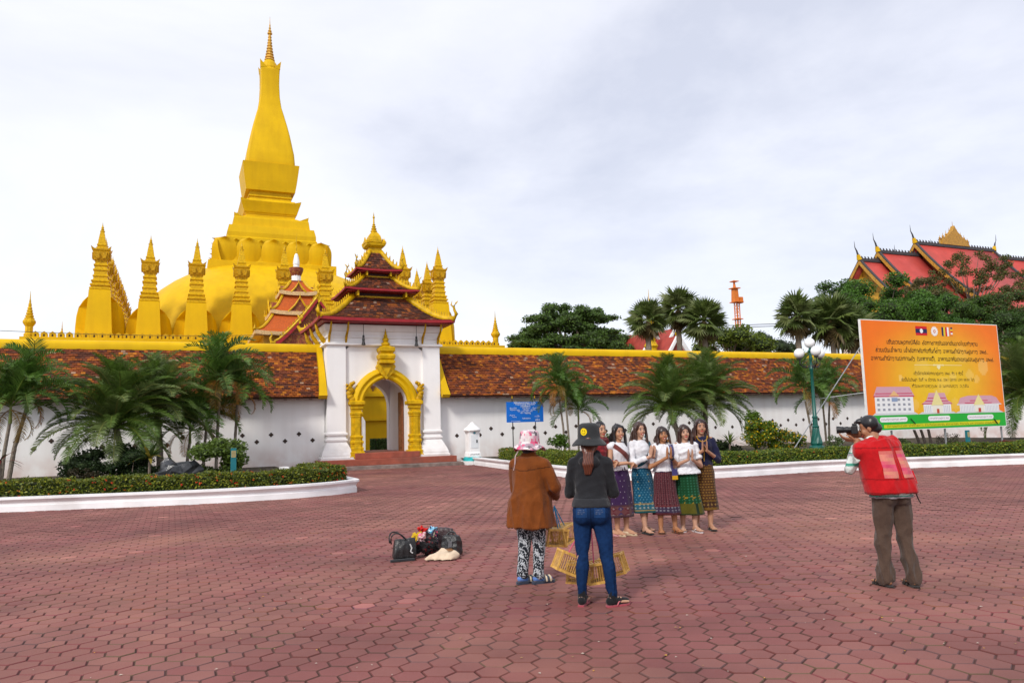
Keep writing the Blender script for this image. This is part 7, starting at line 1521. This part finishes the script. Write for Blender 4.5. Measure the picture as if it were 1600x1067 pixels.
# ================================================================== BIRD CAGES
BAMB = mat('bamboo', (.62, .36, .085), .5, .25, 30, .2, 60)
def cage(P, rz, tx, ty, label, cordto=None, sz=(.235, .16, .165), cord=(.60, .10, .20)):
    root = thing('bird_cage', label, 'cage', group='small bamboo cages carried by the two vendors', M=Matrix.Translation(P)@Matrix.Rotation(rz, 4, 'Z')@Matrix.Rotation(ty, 4, 'Y')@Matrix.Rotation(tx, 4, 'X'))
    a, b_, h = sz[0]/2, sz[1]/2, sz[2]; r = .009; f = MB()
    for x in (-a, a):
        for y in (-b_, b_): f.box(x-r, x+r, y-r, y+r, -.006, h+.006)
    for z in (0, h):
        for y in (-b_, b_): f.box(-a-.012, a+.012, y-r*.9, y+r*.9, z-r*1.2, z+r*1.2)
        for x in (-a, a): f.box(x-r*.9, x+r*.9, -b_-.012, b_+.012, z-r, z+r)
    f.build('frame', BAMB, root)
    g = MB(); n = 11
    for k in range(1, n):
        x = -a+2*a*k/n
        for y in (-b_, b_): g.tube([(x, y, 0), (x, y, h)], .0026, 4)
    for k in range(1, 8):
        y = -b_+2*b_*k/8
        for x in (-a, a): g.tube([(x, y, 0), (x, y, h)], .0026, 4)
    g.build('bars', BAMB, root)
    g = MB()
    for k in range(6): y = -b_+2*b_*(k+.5)/6; g.box(-a, a, y-.0115, y+.0115, -.004, .002)
    g.build('floor', mat('bamboo_dark', (.26, .13, .03), .6, .3, 20), root)
    g = MB()
    for k in range(9): x = -a+2*a*(k+.5)/9; g.box(x-.008, x+.008, -b_, b_, h-.002, h+.004)
    g.build('lid', BAMB, root)
    if cordto is not None:
        g = MB(); iv = root.matrix_world.inverted() if False else (Matrix.Translation(P)@Matrix.Rotation(rz, 4, 'Z')@Matrix.Rotation(ty, 4, 'Y')@Matrix.Rotation(tx, 4, 'X')).inverted()
        for x in (-.04, .04): g.tube([iv@Vector(cordto), (x, 0, h)], .006, 5)
        g.build('cord', mat('cord_%d' % int(cord[0]*100), cord, .7, .1, 10), root)
    return root
def cpos(px, py, Y): d = ray(px, py); t = Y/d.y; return CP+d*t
hnd = cpos(922, 800, 7.20)
cage(cpos(884, 893, 7.24), .25, .0, .42, 'tilted bamboo cage hanging left of the jeans woman knees', hnd)
cage(cpos(906, 908, 7.36), -.12, .0, .06, 'bamboo cage mostly hidden behind the jeans woman left leg', hnd)
cage(cpos(938, 907, 7.20), .14, .0, -.10, 'bamboo cage seen between the jeans woman legs', hnd)
cage(cpos(961, 897, 7.30), -.35, .0, -.30, 'bamboo cage sticking out right of the jeans woman knees', hnd)
ch2 = cpos(866, 790, 8.30)
cage(cpos(864, 850, 8.22), .5, .1, .12, 'bamboo cage at the rust shirt hem, nearest its wearer', ch2, cord=(.02, .22, .42))
cage(cpos(884, 846, 8.32), .9, -.1, -.18, 'bamboo cage on a blue cord between the two vendors', ch2, cord=(.02, .22, .42))
# ================================================================== BAGS
def lump(mb, c, r, seed): mb.ell(c, *r, 14, 10)
LEATH = mat('leather', attr=True, rough=.38, var=.25, scale=14, bump=.35, bscale=60, spec=.5)
def soft(name, label, cat, P, rz, mb, col, m_=CLOTH, voxel=.012, wr=.01, wf=25, seed=0, group='bags and clothes left on the paving', it=3):
    root = thing(name, label, cat, (P.x, P.y, 0), rz, group); me = remesh(mb, voxel, it); wrinkle(me, wr, wf, seed); co = coords(me); co[:, 2] += max(0, .002-co[:, 2].min()); me.vertices.foreach_set('co', co.astype(np.float32).reshape(-1)); me.update(); paint(me, col); obj('bag_body' if cat == 'bag' else 'cloth', me, m_, root); return root
BK = (.012, .012, .013)
def bagbox(w_, d, h, lean=0):
    mb = MB(); mb.loft([[(x*w_*k, y*d*k2+lean*z, z) for x, y in ((-.5, -.5), (-.2, -.56), (.2, -.56), (.5, -.5), (.52, 0), (.5, .5), (.2, .55), (-.2, .55), (-.5, .5), (-.52, 0))] for z, k, k2 in ((0, .96, .98), (h*.12, 1.04, 1.05), (h*.5, 1.02, 1.0), (h*.85, .95, .7), (h, .9, .45))]); return mb
p = ground(632, 874); r_ = soft('handbag', 'black leather handbag with looped handles, left of the pile', 'bag', p, .35, bagbox(.27, .17, .245), BK, LEATH, seed=1, wr=.012, wf=18)
for y in (-.04, .05): m_ = MB(); m_.tube([(-.09-.1*math.cos(PI*k/12)*.8+.05*k/12+(-.05)*math.sin(PI*k/12), y*(1+.7*math.sin(PI*k/12)), .205+.13*math.sin(PI*k/12)) for k in range(13)], .009, 6, 0, BK); m_.build('handle', LEATH, r_, True)
m_ = MB(); m_.tube([(.05, -.105, .20), (.07, -.11, .15), (.055, -.11, .11), (.08, -.112, .09)], .009, 6, 0, (.5, .5, .5)); m_.build('charm', CLOTH, r_)
m_ = MB(); m_.loft([[(x, y, z) for y, z in ((-.14, .004), (-.105, .004), (-.105, .03), (-.14, .03))] for x in (-.2, .0, .1)], 0, (.03, .032, .036)); m_.build('strap', CLOTH, r_)
p = ground(706, 869); r_ = soft('shoulder_bag', 'black shoulder bag standing at the right end of the pile', 'bag', p, -.35, bagbox(.22, .16, .245), BK, LEATH, seed=2, wr=.016, wf=20)
m_ = MB(); m_.tube([(-.075*math.cos(PI*k/12), -.03+.05*math.sin(PI*k/12), .215+.09*math.sin(PI*k/12)) for k in range(13)], .012, 6, 0, BK); m_.build('handle', LEATH, r_, True); m_ = MB(); m_.box(.0, .05, -.10, -.085, .13, .2, 0, (.10, .10, .11)); m_.build('buckle', LEATH, r_)
p = ground(688, 858); r_ = soft('leather_tote', 'dark brown leather tote at the back of the pile', 'bag', p, -.05, bagbox(.38, .14, .275), (.035, .016, .018), LEATH, seed=3, wr=.012, wf=14)
p = ground(688, 874.5); mb = MB(); mb.loft([[(-.20, -.07, 0), (.14, -.11, 0), (.24, .02, 0), (.0, .10, 0)], [(-.22, -.06, .02), (.15, -.10, .03), (.25, .03, .05), (.0, .11, .06)], [(-.14, -.03, .05), (.10, -.06, .07), (.20, .03, .09), (.0, .09, .11)], [(-.06, 0, .065), (.04, .0, .09), (.14, .05, .11), (.02, .08, .13)]])
r_ = soft('canvas_tote', 'cream canvas tote lying flat in front of the pile', 'bag', p, .05, mb, (.60, .47, .34), seed=4, wr=.012, wf=22, it=4)
m_ = MB(); m_.add([(.06, -.015, .135), (.14, .01, .135), (.17, .03, .10), (.10, -.03, .105)], [(0, 1, 2, 3)], 0, (.28, .15, .07)); m_.build('lining', CLOTH, r_)
def heap(name, label, px, py, z, r, col, seed, n=5, wf=34):
    p = ground(px, py); mb = MB(); q = random.Random(seed)
    for k in range(n): mb.ell((q.uniform(-1, 1)*r[0]*.5, q.uniform(-1, 1)*r[1]*.5, z*.9+q.uniform(-.3, .6)*r[2]), r[0]*q.uniform(.45, .7), r[1]*q.uniform(.45, .7), r[2]*q.uniform(.5, .8), 10, 7, Matrix.Rotation(q.uniform(-.8, .8), 3, 'Y')@Matrix.Rotation(q.uniform(-.8, .8), 3, 'X'))
    root = thing(name, label, 'clothing', (p.x, p.y, 0), 0, 'bags and clothes left on the paving'); me = remesh(mb, .008, 2); wrinkle(me, .034, wf*1.5, seed); paint(me, col); obj('cloth', me, CLOTH, root); return root
heap('folded_clothes', 'black clothing with small dark red marks in the middle of the pile', 667, 868, .09, (.17, .12, .11), lambda c: hash_col(c, 1.6, [(.012, .010, .012)]*8+[(.16, .015, .02)], 3), 31, 7)
heap('yellow_cloth', 'yellow cloth tucked beside the black handbag', 651, 866, .20, (.06, .05, .10), (.52, .33, .008), 32, 4)
heap('red_cloth', 'bright red cloth peaking above the pile', 659, 861, .29, (.09, .05, .06), (.55, .015, .012), 33, 5)
heap('pink_cloth', 'pink cloth in the middle of the pile', 660, 869, .25, (.055, .05, .07), lambda c: hash_col(c, 1.5, [(.62, .14, .24), (.60, .40, .42), (.3, .12, .05)], 5), 34, 4)
heap('blue_white_cloth', 'light blue and white cloth on top of the pile', 675, 862, .30, (.085, .05, .05), lambda c: hash_col(c, 1.3, [(.06, .40, .62), (.62, .66, .70), (.25, .5, .68), (.02, .03, .08)], 6), 35, 5)
heap('navy_cloth', 'dark navy cloth spilling beside the leather tote', 682, 866, .22, (.09, .06, .08), lambda c: hash_col(c, 1.6, [(.014, .014, .035)]*5+[(.35, .06, .10), (.35, .3, .2)], 7), 36, 5)
